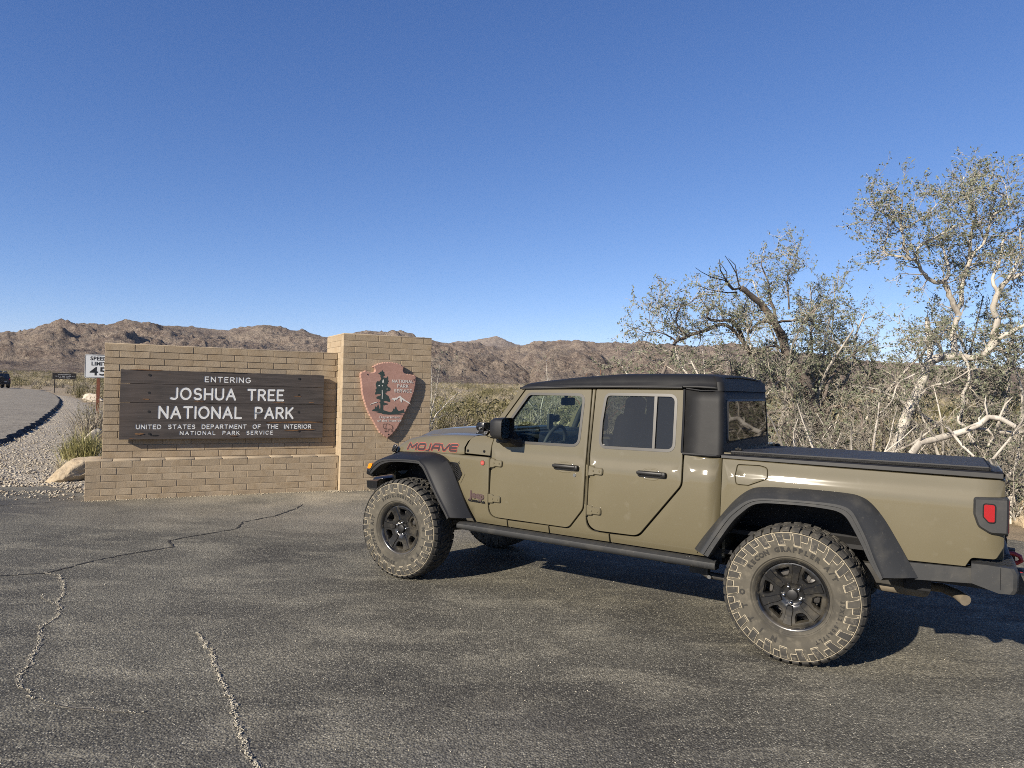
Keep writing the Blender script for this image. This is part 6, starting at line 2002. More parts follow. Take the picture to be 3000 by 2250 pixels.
    for k in range(6):
        c = R(30 + 60 * k); ca, sa = math.cos(c), math.sin(c)
        sec = [(.074, .020), (.108, .0265), (.150, .0255), (.200, .0330), (.2075, .0335)]
        out_ = [(r, w) for r, w in sec] + [(r, -w) for r, w in sec[::-1]]
        inn_ = [(min(max(r, .080), .203), w - math.copysign(.0065, w)) for r, w in out_]
        P = lambda r, w, d: (r * ca - w * sa, face_y(r * ca - w * sa, r * sa + w * ca) + d, r * sa + w * ca)
        n = len(out_)
        mb = MB(); mb.add([P(r, w, -.002) for r, w in out_] + [P(r, w, .0085) for r, w in inn_], [(i, (i + 1) % n, (i + 1) % n + n, i + n) for i in range(n)] + [(n + i, n + i + 1, 2 * n - 2 - i, 2 * n - 1 - i) for i in range(4)])
        mb.build('spoke', rimm, root, None, fixn=True)
    mb = MB(); mb.lathe([(0, .03), (.16, .03), (.165, .02), (.165, .01), (0, .0)], 40, 'y'); mb.rbox((-.13, .03, .06), (.09, .08, .16), .02); mb.lathe([(.165, -.05), (.202, -.05)], 40, 'y'); mb.build('brake_disc', M('brake_iron', (.09, .085, .08), .5, .6), root, 40)
    mb = MB(); mb.lathe([(0, .1025), (.026, .1025), (.034, .099), (.037, .092), (.037, .075)], 32, 'y'); mb.build('hub_cap', plastic, root, 30)
    for k in range(5):
        a = R(90 + 36 + 72 * k)
        mb = MB(); x, z = .0565 * math.cos(a), .0565 * math.sin(a)
        mb.lathe([(0, .1045), (.006, .104), (.0105, .100), (.0115, .094), (.0115, .074)], 12, 'y', (x, 0, z)); mb.build('lug_nut', chrome, root, 50)
    return root, ringtext

W0, ringtext_ = build_wheel()
W0.parent = truck
def wheel_at(x, y, spin, outer, texts, first=False):
    if first:
        r = W0; kids = list(W0.children)
    else:
        r = W0.copy(); COL.objects.link(r); r.parent = truck
        for ch in [c for c in W0.children if not c.name.startswith('lettering')]:
            c = ch.copy(); COL.objects.link(c); c.parent = r; c.matrix_parent_inverse = Matrix.Identity(4)
    # outer face towards +y for left wheels
    r.rotation_euler = (0, R(spin), 0) if outer > 0 else (0, R(spin), math.pi)
    r.location = (x, y, .463)
    return r
wr = wheel_at(0, .800, -8, 1, None, True)
wf = wheel_at(3.487, .800, 25, 1, None)
wheel_at(0, -.800, 12, -1, None); wheel_at(3.487, -.800, 40, -1, None)
def letters_on(w, spin, items):
    mbs = [ringtext_(*it) for it in items]
    mb = MB()
    for q in mbs: mb.add(q.v, q.f)
    o = mb.build('lettering', letter_m, w)
    o.data.flip_normals()
    o.rotation_euler = (0, R(-spin), 0)
    tag(o, kind='stuff')
# angles run from the top, clockwise as seen from the left side of the truck
letters_on(wr, -8, [('RECON GRAPPLER A/T', .302, -62, 62, .044), ('37X12.50R17LT', .308, 84, 150, .032), ('NITTO', .302, 190, 275, .046)])
letters_on(wf, 25, [('37X12.50R17LT', .304, -38, 38, .038), ('RECON GRAPPLER A/T', .302, 183, 288, .042), ('NITTO', .302, 75, 150, .046)])
# ------------------------------------------------------------ trees, shrubs, rocks and the far car
bark_a = M('pale_bark', (0.62, 0.57, 0.49), 0.9, var=[(6, (0.33, 0.295, 0.25), .42, .62, (1, 1, .4)), (22, (0.16, 0.14, 0.12), .6, .75, (1, 1, .5))], bump=[(40, .5, .006)])
bark_b = M('dark_split_bark', (0.20, 0.165, 0.135), 0.9, var=[(5, (0.11, 0.09, 0.075), .42, .62, (1, 1, .35)), (9, (0.34, 0.23, 0.14), .60, .72, (1, 1, .3))], bump=[(40, .6, .008)])
bark_c = M('charred_wood', (0.022, 0.019, 0.018), 0.85, var=[(14, (0.07, 0.055, 0.045), .55, .75)])
twig_m = M('pale_twigs', (0.47, 0.42, 0.345), 0.9, var=[(2.2, (0.30, 0.255, 0.20), .4, .65), (1.1, (0.54, 0.49, 0.41), .5, .7)])
leaf_m = M('grey_green_leaves', (0.235, 0.255, 0.165), 0.7, spec=.3, var=[(1.5, (0.155, 0.175, 0.105), .4, .62), (7, (0.34, 0.35, 0.24), .52, .72)], trans=0.15)
twig_d = M('dull_twigs', (0.38, 0.34, 0.28), 0.9, var=[(2.2, (0.20, 0.175, 0.14), .4, .62), (1.1, (0.50, 0.455, 0.38), .55, .75)])
leaf_o = M('olive_leaves', (0.235, 0.205, 0.085), 0.8, var=[(3, (0.135, 0.125, 0.055), .42, .62), (9, (0.38, 0.325, 0.15), .55, .72)], trans=0.2, rand=0.25)
straw_m = M('straw_blades', (0.68, 0.585, 0.38), 0.9, var=[(4, (0.50, 0.42, 0.255), .42, .65)], trans=0.15, rand=0.18)
grey_m = M('dry_grey_twigs', (0.33, 0.285, 0.215), 0.9, var=[(4, (0.22, 0.19, 0.145), .42, .65)], rand=0.18)
yel_m = M('yellow_green_blades', (0.34, 0.315, 0.125), 0.85, var=[(4, (0.45, 0.39, 0.20), .45, .65)], trans=0.2, rand=0.15)
rock_m = M('tan_boulder', (0.50, 0.40, 0.265), 0.9, var=[(3, (0.40, 0.30, 0.19), .42, .62), (12, (0.24, 0.17, 0.11), .58, .75), (2, (0.60, 0.51, 0.37), .5, .7)], bump=[(9, .8, .03), (45, .5, .006)])
rock_w = M('white_rock', (0.60, 0.53, 0.42), 0.9, var=[(6, (0.45, 0.38, 0.28), .45, .65)], bump=[(14, .7, .02)])

class Plant:
    """branches as tubes and leaves as small diamonds, collected in numpy"""
    def __init__(s, seed):
        s.r = random.Random(seed); s.wood = MB(); s.twig = MB(); s.leaf = []
    def rdir(s, d, ang):
        d = d.normalized(); o = d.orthogonal().normalized()
        o.rotate(Matrix.Rotation(s.r.uniform(0, 6.283), 3, d))
        return (d * math.cos(ang) + o * math.sin(ang)).normalized()
    def path(s, p, d, L, n, wig, up=0.0):
        pts = [p.copy()]
        for i in range(n):
            d = (d + Vector((s.r.gauss(0, wig), s.r.gauss(0, wig), s.r.gauss(0, wig) + up))).normalized()
            p = p + d * (L / n); pts.append(p.copy())
        return pts
    def leaves(s, pts, n, size, spread):
        for _ in range(n):
            t = s.r.random() ** .7 * (len(pts) - 1); i = min(int(t), len(pts) - 2); q = pts[i].lerp(pts[i + 1], t - i)
            s.leaf.append((q.x + s.r.gauss(0, spread), q.y + s.r.gauss(0, spread), q.z + s.r.gauss(0, spread), size * s.r.uniform(.6, 1.25)))
    def grow(s, pts, r0, r1, dens, leafy, start=0.15, L1=0.75, lf=6, size=.025, l1=1.0):
        """secondary, tertiary branches and leafy twigs along a limb"""
        seg = [(pts[i + 1] - pts[i]).length for i in range(len(pts) - 1)]; tot = sum(seg)
        k = max(1, int(tot / dens))
        for j in range(k):
            t = start + (1 - start) * (j + s.r.random()) / k
            x = t * tot; i = 0
            while i < len(seg) - 1 and x > seg[i]: x -= seg[i]; i += 1
            p = pts[i].lerp(pts[i + 1], min(1, x / max(seg[i], 1e-6))); d = pts[i + 1] - pts[i]
            rr = r0 + (r1 - r0) * t
            L = L1 * s.r.uniform(.45, 1.2)
            b = s.path(p, s.rdir(d, R(s.r.uniform(35, 80))), L, 5, .22, .06)
            br = min(.012, max(.0045, rr * .5))
            s.twig.tube(b, [br, br * .85, br * .7, br * .55, br * .4, br * .28], 4, cap=False)
            s.twigs(b, leafy, lf, size, l1)
    def twigs(s, b, leafy, lf, size, l1=1.0):
        for m in range(5):
            p = b[1 + m % 5].lerp(b[m % 5], s.r.random()); dd = b[1 + m % 5] - b[m % 5]
            c = s.path(p, s.rdir(dd, R(s.r.uniform(25, 75))), .30 * l1 * s.r.uniform(.5, 1.3), 3, .28, .05)
            s.twig.tube(c, [.0040, .0034, .0028, .0018], 3, cap=False)
            lv = leafy(c[-1])
            for _ in range(3):
                q = c[1 + s.r.randrange(3)]
                e = s.path(q, s.rdir(dd, R(s.r.uniform(15, 80))), .14 * l1 * s.r.uniform(.5, 1.4), 2, .3, .04)
                s.twig.tube(e, [.0026, .0020, .0012], 3, cap=False)
                if s.r.random() < lv: s.leaves(e, lf, size, .016)
            if s.r.random() < lv: s.leaves(c, lf, size, .018)
    def leaf_obj(s, name, mat, parent):
        if not s.leaf: return None
        A = np.array(s.leaf); k = len(A); sz = A[:, 3:4]
        d = rng.normal(size=(k, 3)); d[:, 2] += .35; d /= np.linalg.norm(d, axis=1, keepdims=True)
        e = np.cross(d, rng.normal(size=(k, 3))); e /= np.linalg.norm(e, axis=1, keepdims=True)
        c = A[:, :3]
        V = np.stack([c - d * sz, c + e * sz * .42, c + d * sz, c - e * sz * .42], 1).reshape(-1, 3)
        F = np.arange(k * 4).reshape(-1, 4)
        return quick(name, V, F, mat, None, parent)

def big_tree(name, label, limbs, bark, seed, base, leafy, dens=.13, grp=None, dead=None, L1=.46, lf=6):
    o = Vector(base)
    t = empty(name, base); tag(t, label, 'tree', grp)
    P = Plant(seed)
    for pts, r0, r1 in limbs:
        pts = [Vector(p) - o for p in pts]
        # smooth the traced limb a little
        q = [pts[0]]
        for i in range(len(pts) - 1):
            p0 = pts[max(0, i - 1)]; p1 = pts[i]; p2 = pts[i + 1]; p3 = pts[min(len(pts) - 1, i + 2)]
            for k in (1, 2, 3):
                u = k / 3
                q.append(0.5 * ((2 * p1) + (p2 - p0) * u + (2 * p0 - 5 * p1 + 4 * p2 - p3) * u * u + (3 * p1 - p0 - 3 * p2 + p3) * u ** 3) + Vector((P.r.gauss(0, .008), P.r.gauss(0, .008), P.r.gauss(0, .008))) * (k < 3))
        n = len(q)
        rad = [(r0 + (r1 - r0) * i / (n - 1)) * P.r.uniform(.9, 1.1) * 1.2 for i in range(n)]
        P.wood.tube(q, rad, 8 if r0 > .02 else 6)
        if r0 < .048: P.grow(q, r0, r1, dens * (1 if r0 < .03 else 1.5), lambda c, o=o: leafy(c + o), .15, L1, lf)
    P.wood.build('trunk', bark, t, 60)
    P.twig.build('branches', twig_m, t)
    P.leaf_obj('crown', leaf_m, t)
    return t, P

def thicket(name, label, base, stems, height, spread, seed, leafy, dens=.14, bark=None, grp=None, cat='shrub tree', lf=6, lean=(0, 0), L1=.6, leafm=None, thick=1.0):
    t = empty(name, base); tag(t, label, cat, grp)
    P = Plant(seed)
    for k in range(stems):
        a = P.r.uniform(0, 6.283); tilt = P.r.uniform(.15, 1.0) * spread
        d = Vector((math.cos(a) * tilt + lean[0], math.sin(a) * tilt * .7 + lean[1], 1)).normalized()
        L = height * P.r.uniform(.7, 1.15)
        p = Vector((P.r.gauss(0, .12), P.r.gauss(0, .12), -.05))
        b = P.path(p, d, L, 8, .17, .02)
        r = P.r.uniform(.016, .044) * height / 2.5 * thick
        P.wood.tube(b, [r * (1 - .1 * i) for i in range(9)], 6, cap=False)
        P.grow(b, r, r * .3, dens, leafy, .12, L1, lf)
    P.wood.build('trunk', bark or bark_a, t, 60)
    P.twig.build('branches', twig_d, t)
    P.leaf_obj('crown', leafm or leaf_m, t)
    return t

def rock(name, label, loc, size, seed, mat, cuts=7, group=None, rot=(0, 0, 0), sub=4):
    rr = random.Random(seed)
    bm = bmesh.new(); bmesh.ops.create_icosphere(bm, subdivisions=sub, radius=1.0)
    pl = []
    for _ in range(cuts):
        n = Vector((rr.gauss(0, 1), rr.gauss(0, 1), rr.gauss(0, .7))).normalized(); pl.append((n, rr.uniform(.55, .85)))
    for v in bm.verts:
        p = v.co.copy()
        for n, d in pl:
            k = p.dot(n) - d
            if k > 0: p -= n * k * .9
        p *= 1 + .16 * noise.noise(p * 1.7 + Vector((seed, 0, 0))) + .07 * noise.noise(p * 5 + Vector((0, seed, 0))) + .03 * noise.noise(p * 13)
        v.co = Vector((p.x * size[0], p.y * size[1], p.z * size[2]))
    me = bpy.data.meshes.new(name); bm.to_mesh(me); bm.free()
    finish(me, mat, 35)
    o = link(name, me); o.location = loc; o.rotation_euler = rot
    tag(o, label, 'rock', group)
    return o
LIMB_A = [
    ([(6.225,11.5,0.921),(6.323,11.5,1.159),(6.446,11.5,1.558),(6.608,11.5,1.902),(6.697,11.5,2.15),(6.804,11.5,2.398),(6.991,11.5,2.488),(7.179,11.5,2.502)], 0.075, 0.052),
    ([(6.804,11.5,2.398),(6.845,11.57,2.573),(6.866,11.65,2.768),(6.896,11.73,2.966),(6.906,11.8,3.167)], 0.042, 0.03),
    ([(7.179,11.5,2.502),(7.174,11.47,2.67),(7.128,11.43,2.911),(7.177,11.4,3.134)], 0.042, 0.036),
    ([(7.181,11.4,3.163),(7.133,11.38,3.264),(6.993,11.35,3.481),(6.944,11.33,3.61),(6.868,11.3,3.694)], 0.038, 0.033),
    ([(6.868,11.3,3.694),(6.7,11.24,3.666),(6.517,11.19,3.771),(6.393,11.13,3.876),(6.284,11.07,4.009),(6.334,11.01,4.202),(6.557,10.96,4.341),(6.777,10.9,4.492)], 0.03, 0.012),
    ([(6.868,11.3,3.694),(7.031,11.43,3.852),(7.072,11.55,4.086),(7.083,11.68,4.324),(7.061,11.8,4.534)], 0.026, 0.01),
    ([(6.244,11.0,3.995),(6.139,10.97,3.971),(6.015,10.93,4.149),(5.993,10.9,4.299),(5.898,10.87,4.533),(5.65,10.83,4.633),(5.446,10.8,4.712)], 0.022, 0.007),
    ([(6.157,11.0,3.978),(5.996,11.05,4.026),(5.803,11.1,4.104),(5.881,11.15,4.394),(5.887,11.2,4.641)], 0.016, 0.006),
    ([(6.286,11.2,4.577),(6.523,11.23,4.724),(6.802,11.27,5.021),(6.856,11.3,5.165)], 0.009, 0.004),
    ([(5.993,10.9,4.299),(5.888,10.8,4.602),(5.857,10.7,4.802),(5.604,10.6,4.895)], 0.012, 0.005),
    ([(7.148,11.4,3.267),(7.267,11.45,3.381),(7.294,11.5,3.629),(7.35,11.55,3.881),(7.467,11.6,4.166),(7.521,11.65,4.545),(7.638,11.7,4.928),(7.431,11.75,5.275),(7.472,11.8,5.539)], 0.034, 0.006),
    ([(7.294,11.5,3.629),(7.396,11.42,4.131),(7.533,11.34,4.343),(7.589,11.26,4.728),(7.723,11.18,4.845),(7.754,11.1,4.898)], 0.026, 0.009),
    ([(7.754,11.1,4.898),(7.654,11.07,5.047),(7.426,11.03,5.12),(7.242,11.0,5.207)], 0.009, 0.004),
    ([(7.754,11.1,4.898),(7.739,11.15,5.146),(7.681,11.2,5.379)], 0.008, 0.004),
    ([(7.455,11.6,4.7),(7.283,11.5,4.748),(7.021,11.4,4.897),(6.853,11.3,4.987)], 0.01, 0.004),
    ([(7.502,11.6,4.625),(7.638,11.7,4.897),(7.544,11.8,5.106),(7.493,11.9,5.397)], 0.01, 0.004),
    ([(7.179,11.5,2.502),(7.424,11.44,2.487),(7.571,11.38,2.525),(7.675,11.32,2.711),(7.685,11.26,2.948),(7.685,11.2,3.127)], 0.046, 0.038),
    ([(7.65,11.2,3.155),(7.569,11.14,3.293),(7.596,11.08,3.49),(7.681,11.02,3.673),(7.81,10.96,3.754),(7.994,10.9,3.835)], 0.04, 0.026),
    ([(7.679,11.2,3.509),(7.653,11.3,3.759),(7.847,11.4,4.139),(7.97,11.5,4.463),(8.264,11.6,4.644)], 0.024, 0.008),
    ([(7.667,11.0,3.67),(7.735,10.9,3.9),(7.743,10.8,4.167),(7.637,10.7,4.426)], 0.018, 0.007),
    ([(7.518,11.3,2.52),(7.702,11.2,2.778),(7.867,11.1,2.922),(8.047,11.0,3.008)], 0.036, 0.022),
    ([(6.991,11.5,2.488),(6.873,11.38,2.694),(6.647,11.25,2.791),(6.393,11.12,2.666),(6.139,11.0,2.743)], 0.022, 0.009),
    ([(7.164,11.3,2.586),(7.243,11.24,2.382),(7.248,11.19,2.123),(7.124,11.13,1.936),(7.092,11.07,1.754),(6.971,11.01,1.481),(7.082,10.96,1.343),(7.194,10.9,1.063)], 0.02, 0.02),
    ([(6.477,11.3,1.807),(6.636,11.2,1.997),(6.866,11.1,2.076),(7.036,11.0,2.206),(7.166,10.9,2.315)], 0.016, 0.007),
    ([(6.655,11.4,2.241),(6.387,11.32,2.158),(6.142,11.24,2.021),(6.03,11.16,1.798),(5.846,11.08,1.613),(5.751,11.0,1.577)], 0.014, 0.007),
]
LIMB_B = [
    ([(5.48,12.0,0.964),(5.306,11.98,1.256),(5.131,11.96,1.606),(5.016,11.93,1.897),(4.904,11.91,2.109),(4.873,11.89,2.206),(4.745,11.87,2.299),(4.635,11.84,2.471),(4.482,11.82,2.815),(4.373,11.8,2.985)], 0.085, 0.055),
    ([(4.518,11.8,2.746),(4.342,11.68,2.963),(4.092,11.55,3.233),(3.848,11.43,3.393),(3.625,11.3,3.505)], 0.052, 0.034),
    ([(4.351,11.7,2.965),(4.322,11.72,3.228),(4.246,11.74,3.475),(4.217,11.76,3.709),(4.11,11.78,3.972),(4.175,11.8,4.132)], 0.02, 0.005),
    ([(4.677,12.0,3.268),(4.673,12.05,3.59),(4.686,12.1,3.883),(4.843,12.15,4.119),(4.89,12.2,4.354)], 0.014, 0.004),
    ([(4.434,11.8,3.023),(4.721,11.9,3.07),(4.949,12.0,3.117),(5.176,12.1,3.324),(5.392,12.2,3.469)], 0.02, 0.008),
    ([(4.949,12.0,3.117),(5.273,12.2,3.081),(5.569,12.4,3.188)], 0.014, 0.006),
    ([(4.351,11.7,2.965),(4.124,11.62,3.014),(3.933,11.55,2.911),(3.819,11.47,2.796),(3.849,11.4,3.001)], 0.022, 0.009),
    ([(4.688,11.9,2.491),(4.382,11.76,2.616),(4.117,11.62,2.57),(3.935,11.48,2.452),(3.664,11.34,2.424),(3.353,11.2,2.469)], 0.02, 0.007),
    ([(4.097,11.9,2.367),(3.927,11.83,2.577),(3.741,11.76,2.908),(3.577,11.69,3.021),(3.312,11.61,3.007),(3.154,11.54,3.057),(3.162,11.47,3.125),(3.064,11.4,3.28)], 0.034, 0.009),
    ([(3.694,11.8,2.848),(3.491,11.7,2.958),(3.19,11.6,2.85),(3.012,11.5,2.792),(2.808,11.4,2.719),(2.608,11.3,2.618),(2.528,11.2,2.506),(2.425,11.1,2.236),(2.335,11.0,2.071)], 0.024, 0.022),
    ([(2.561,11.1,2.604),(2.426,11.03,2.682),(2.192,10.95,2.743),(2.035,10.88,2.718),(1.862,10.8,2.836)], 0.012, 0.003),
    ([(2.759,11.2,2.703),(2.585,11.23,2.923),(2.646,11.27,3.135),(2.712,11.3,3.199),(2.852,11.33,3.266),(3.007,11.37,3.394),(3.24,11.4,3.404)], 0.014, 0.006),
    ([(2.562,11.2,2.919),(2.403,11.1,3.139),(2.321,11.0,3.212)], 0.008, 0.003),
    ([(2.203,11.0,2.747),(2.127,11.0,2.889),(2.06,11.0,3.264)], 0.006, 0.002),
    ([(3.885,11.7,2.569),(3.652,11.77,2.907),(3.684,11.83,3.068),(3.483,11.9,3.195)], 0.026, 0.008),
    ([(5.15,12.0,1.605),(5.356,12.12,1.766),(5.483,12.24,2.048),(5.733,12.36,2.34),(6.069,12.48,2.598),(6.411,12.6,2.861)], 0.034, 0.01),
    ([(5.271,11.9,1.259),(5.268,11.82,1.477),(5.343,11.73,1.637),(5.553,11.65,1.644),(5.685,11.57,1.593),(5.708,11.48,1.314),(5.788,11.4,0.928)], 0.026, 0.024),
    ([(6.579,12.4,0.877),(6.556,12.45,1.26),(6.514,12.5,1.564),(6.408,12.55,1.909),(6.383,12.6,2.301)], 0.03, 0.012),
    ([(6.503,12.4,1.547),(6.621,12.4,1.712),(6.757,12.4,2.001)], 0.014, 0.008),
    ([(4.518,11.6,0.953),(4.576,11.53,1.282),(4.563,11.45,1.756),(4.424,11.38,1.996),(4.283,11.3,2.048)], 0.018, 0.01),
    ([(4.333,11.9,1.294),(4.619,12.03,1.274),(4.928,12.17,1.355),(5.287,12.3,1.236)], 0.035, 0.02),
    ([(4.329,11.9,1.489),(4.678,12.05,1.552),(4.956,12.2,1.574)], 0.03, 0.018),
]
LIMB_D = [
    ([(3.625,11.3,3.505),(3.499,11.28,3.476),(3.369,11.25,3.624),(3.27,11.22,3.766),(3.243,11.2,3.938)], 0.022, 0.004),
    ([(3.384,11.25,3.64),(3.389,11.28,3.747),(3.273,11.3,3.919)], 0.01, 0.004),
    ([(3.602,11.3,3.534),(3.524,11.23,3.729),(3.426,11.17,3.848),(3.3,11.1,3.979)], 0.014, 0.004),
    ([(3.537,11.2,3.651),(3.511,11.25,3.865),(3.42,11.3,3.975)], 0.009, 0.004),
    ([(3.507,11.2,3.679),(3.6,11.2,3.777)], 0.006, 0.003),
    ([(3.369,11.2,3.617),(3.25,11.15,3.65),(3.148,11.1,3.669)], 0.008, 0.003),
    ([(3.355,11.2,3.602),(3.2,11.12,3.616),(3.076,11.05,3.63),(2.909,10.97,3.686),(2.788,10.9,3.742)], 0.011, 0.003),
    ([(3.567,11.3,3.437),(3.411,11.23,3.415),(3.241,11.15,3.415),(3.044,11.07,3.437),(2.82,11.0,3.5)], 0.013, 0.003),
    ([(3.507,11.3,3.48),(3.385,11.25,3.566),(3.34,11.2,3.616)], 0.024, 0.012),
    ([(3.699,11.3,3.514),(3.804,11.4,3.629)], 0.006, 0.003),
    ([(3.713,11.4,3.072),(3.724,11.4,3.237),(3.788,11.4,3.358)], 0.009, 0.004),
    ([(3.552,11.3,3.429),(3.554,11.3,3.37),(3.481,11.3,3.308)], 0.01, 0.004),
]
LIMB_logs = [
    ([(6.025,10.6,0.972),(6.128,10.57,1.151),(6.355,10.55,1.211),(6.597,10.53,1.288),(6.752,10.5,1.345),(6.957,10.47,1.455),(7.058,10.45,1.562),(7.213,10.43,1.55),(7.42,10.4,1.437)], 0.055, 0.035),
    ([(6.493,10.5,1.39),(6.519,10.4,1.294),(6.595,10.3,1.134),(6.702,10.2,0.994)], 0.022, 0.016),
    ([(7.408,10.7,1.332),(7.547,10.6,1.333),(7.717,10.5,1.361)], 0.03, 0.03),
    ([(6.99,10.6,1.38),(7.141,10.57,1.368),(7.208,10.53,1.268),(7.102,10.5,1.13)], 0.024, 0.015),
]
def leafy_hi(c):
    return 0.28 + 0.62 * min(1, max(0, (c.z - 1.5) / 1.2))
def trees():
    G = 'grey-green trees behind the truck'
    for limb in LIMB_A:
        pass
    A = [([(5.98, 11.55, -.1), (6.08, 11.52, .4)] + LIMB_A[0][0], .085, .052)] + LIMB_A[1:]
    big_tree('desert_tree', 'tall pale-barked desert tree with an open crown behind the tailgate', A, bark_a, 3, (6.0, 11.5, 0), leafy_hi, .10, G, lf=5)
    B = [([(4.45, 12.1, -.1), (4.36, 12.05, .5)] + LIMB_B[0][0], .095, .055)] + LIMB_B[1:]
    t, P = big_tree('desert_tree', 'leaning dark-barked desert tree with a charred dead limb behind the cab', B, bark_b, 5, (4.4, 12.0, 0), (lambda c: leafy_hi(c) * .8), .115, G, lf=5)
    mb = MB()
    for pts, r0, r1 in LIMB_D:
        q = [Vector(p) - Vector((4.4, 12.0, 0)) for p in pts]
        mb.tube(q, [r0 + (r1 - r0) * i / (len(q) - 1) for i in range(len(q))], 6)
    mb.build('dead_limb', bark_c, t, 60)
    for k, (pts, r0, r1) in enumerate(LIMB_logs):
        mb = MB(); o = Vector(pts[0]); q = [Vector(p) - o for p in pts]
        mb.tube(q, [r0 + (r1 - r0) * i / (len(q) - 1) for i in range(len(q))], 10)
        for i in range(1, len(q) - 1):
            d = Vector((random.uniform(-.4, .4), random.uniform(-.5, .1), random.uniform(.2, .6)))
            mb.tube([q[i], q[i] + d * .35, q[i] + d * .6 + Vector((.05, 0, -.03))], [r1 * .5, r1 * .35, .004], 6)
        e = mb.build('fallen_branch', bark_a, None, 60, loc=o)
        tag(e, ['arched pale dead bough lying behind the truck bed', 'short grey dead branch propped on the arched bough', 'thick white broken stub at the right behind the tailgate', 'crooked pale dead branch hanging below the white stub'][k], 'dead branch')
    lo = lambda c: 0.16 + 0.3 * min(1, max(0, (c.z - .9) / 1.0))
    mid = lambda c: 0.30 + 0.45 * min(1, max(0, (c.z - .8) / 1.3))
    thicket('desert_tree', 'dense twiggy grey-green tree filling the gap between the two larger trees', (5.5, 13.2, 0), 18, 4.0, .8, 21, mid, .20, grp=G, cat='tree', lf=6)
    thicket('desert_tree', 'spreading twiggy tree at the right edge beyond the tailgate', (8.5, 12.6, 0), 13, 3.9, .8, 22, mid, .22, grp=G, cat='tree', lf=6)
    thicket('desert_tree', 'low twiggy tree behind the rear window of the cab', (3.6, 13.4, 0), 13, 3.1, .9, 23, mid, .22, grp=G, cat='tree', lf=6)
    thicket('dry_bush', 'tangled bare dry bush under the pale tree', (6.9, 11.9, 0), 14, 1.7, 1.1, 24, lo, .22, cat='bush', L1=.5)
    thicket('dry_bush', 'tangled bare dry bush at the foot of the dark leaning tree', (4.9, 11.6, 0), 15, 1.7, 1.1, 25, lo, .22, cat='bush', L1=.5)
    thicket('dry_bush', 'brushy dead bush at the right edge beside the tail light', (7.6, 10.6, 0), 12, 1.35, 1.0, 26, lo, .16, cat='bush', L1=.5)
    thicket('dry_bush', 'grey tangled bush right of the pale trunk, low behind the bed cover', (8.6, 11.3, 0), 12, 1.7, 1.0, 27, lo, .22, cat='bush', L1=.5)
    bare = lambda c: .04
    for (nm, bx, by, h, sd, n_) in (('pale dead limbs sprawling at the foot of the leaning dark tree', 4.75, 11.2, 2.2, 41, 9), ('pale dead limbs crossing behind the middle of the bed cover', 5.7, 11.0, 2.3, 42, 9), ('pale dead limbs sprawling right of the pale trunk', 7.3, 10.9, 2.3, 43, 9)):
        thicket('dead_thicket', nm, (bx, by, 0), n_, h, 1.5, sd, bare, .42, grp=None, cat='dead bush', L1=.38, thick=1.25)
    # bare pale shrub just past the pillar
    no = lambda c: .06
    thicket('bare_shrub', 'bare pale twiggy shrub just right of the brick pillar', (-2.55, 21.5, 0), 5, 2.4, .55, 31, no, .2, cat='shrub', L1=.7)
    thicket('bare_shrub', 'bare brown shrub above the hood of the truck', (1.3, 27.0, 0), 5, 2.6, .5, 32, no, .2, cat='shrub', L1=.8)
    thicket('bare_shrub', 'reddish dry shrub showing above the front of the soft top', (2.95, 24.5, 0), 6, 2.5, .4, 33, no, .2, cat='shrub', bark=M('red_dry_bark', (.28, .13, .07), .9), L1=.6)
trees()

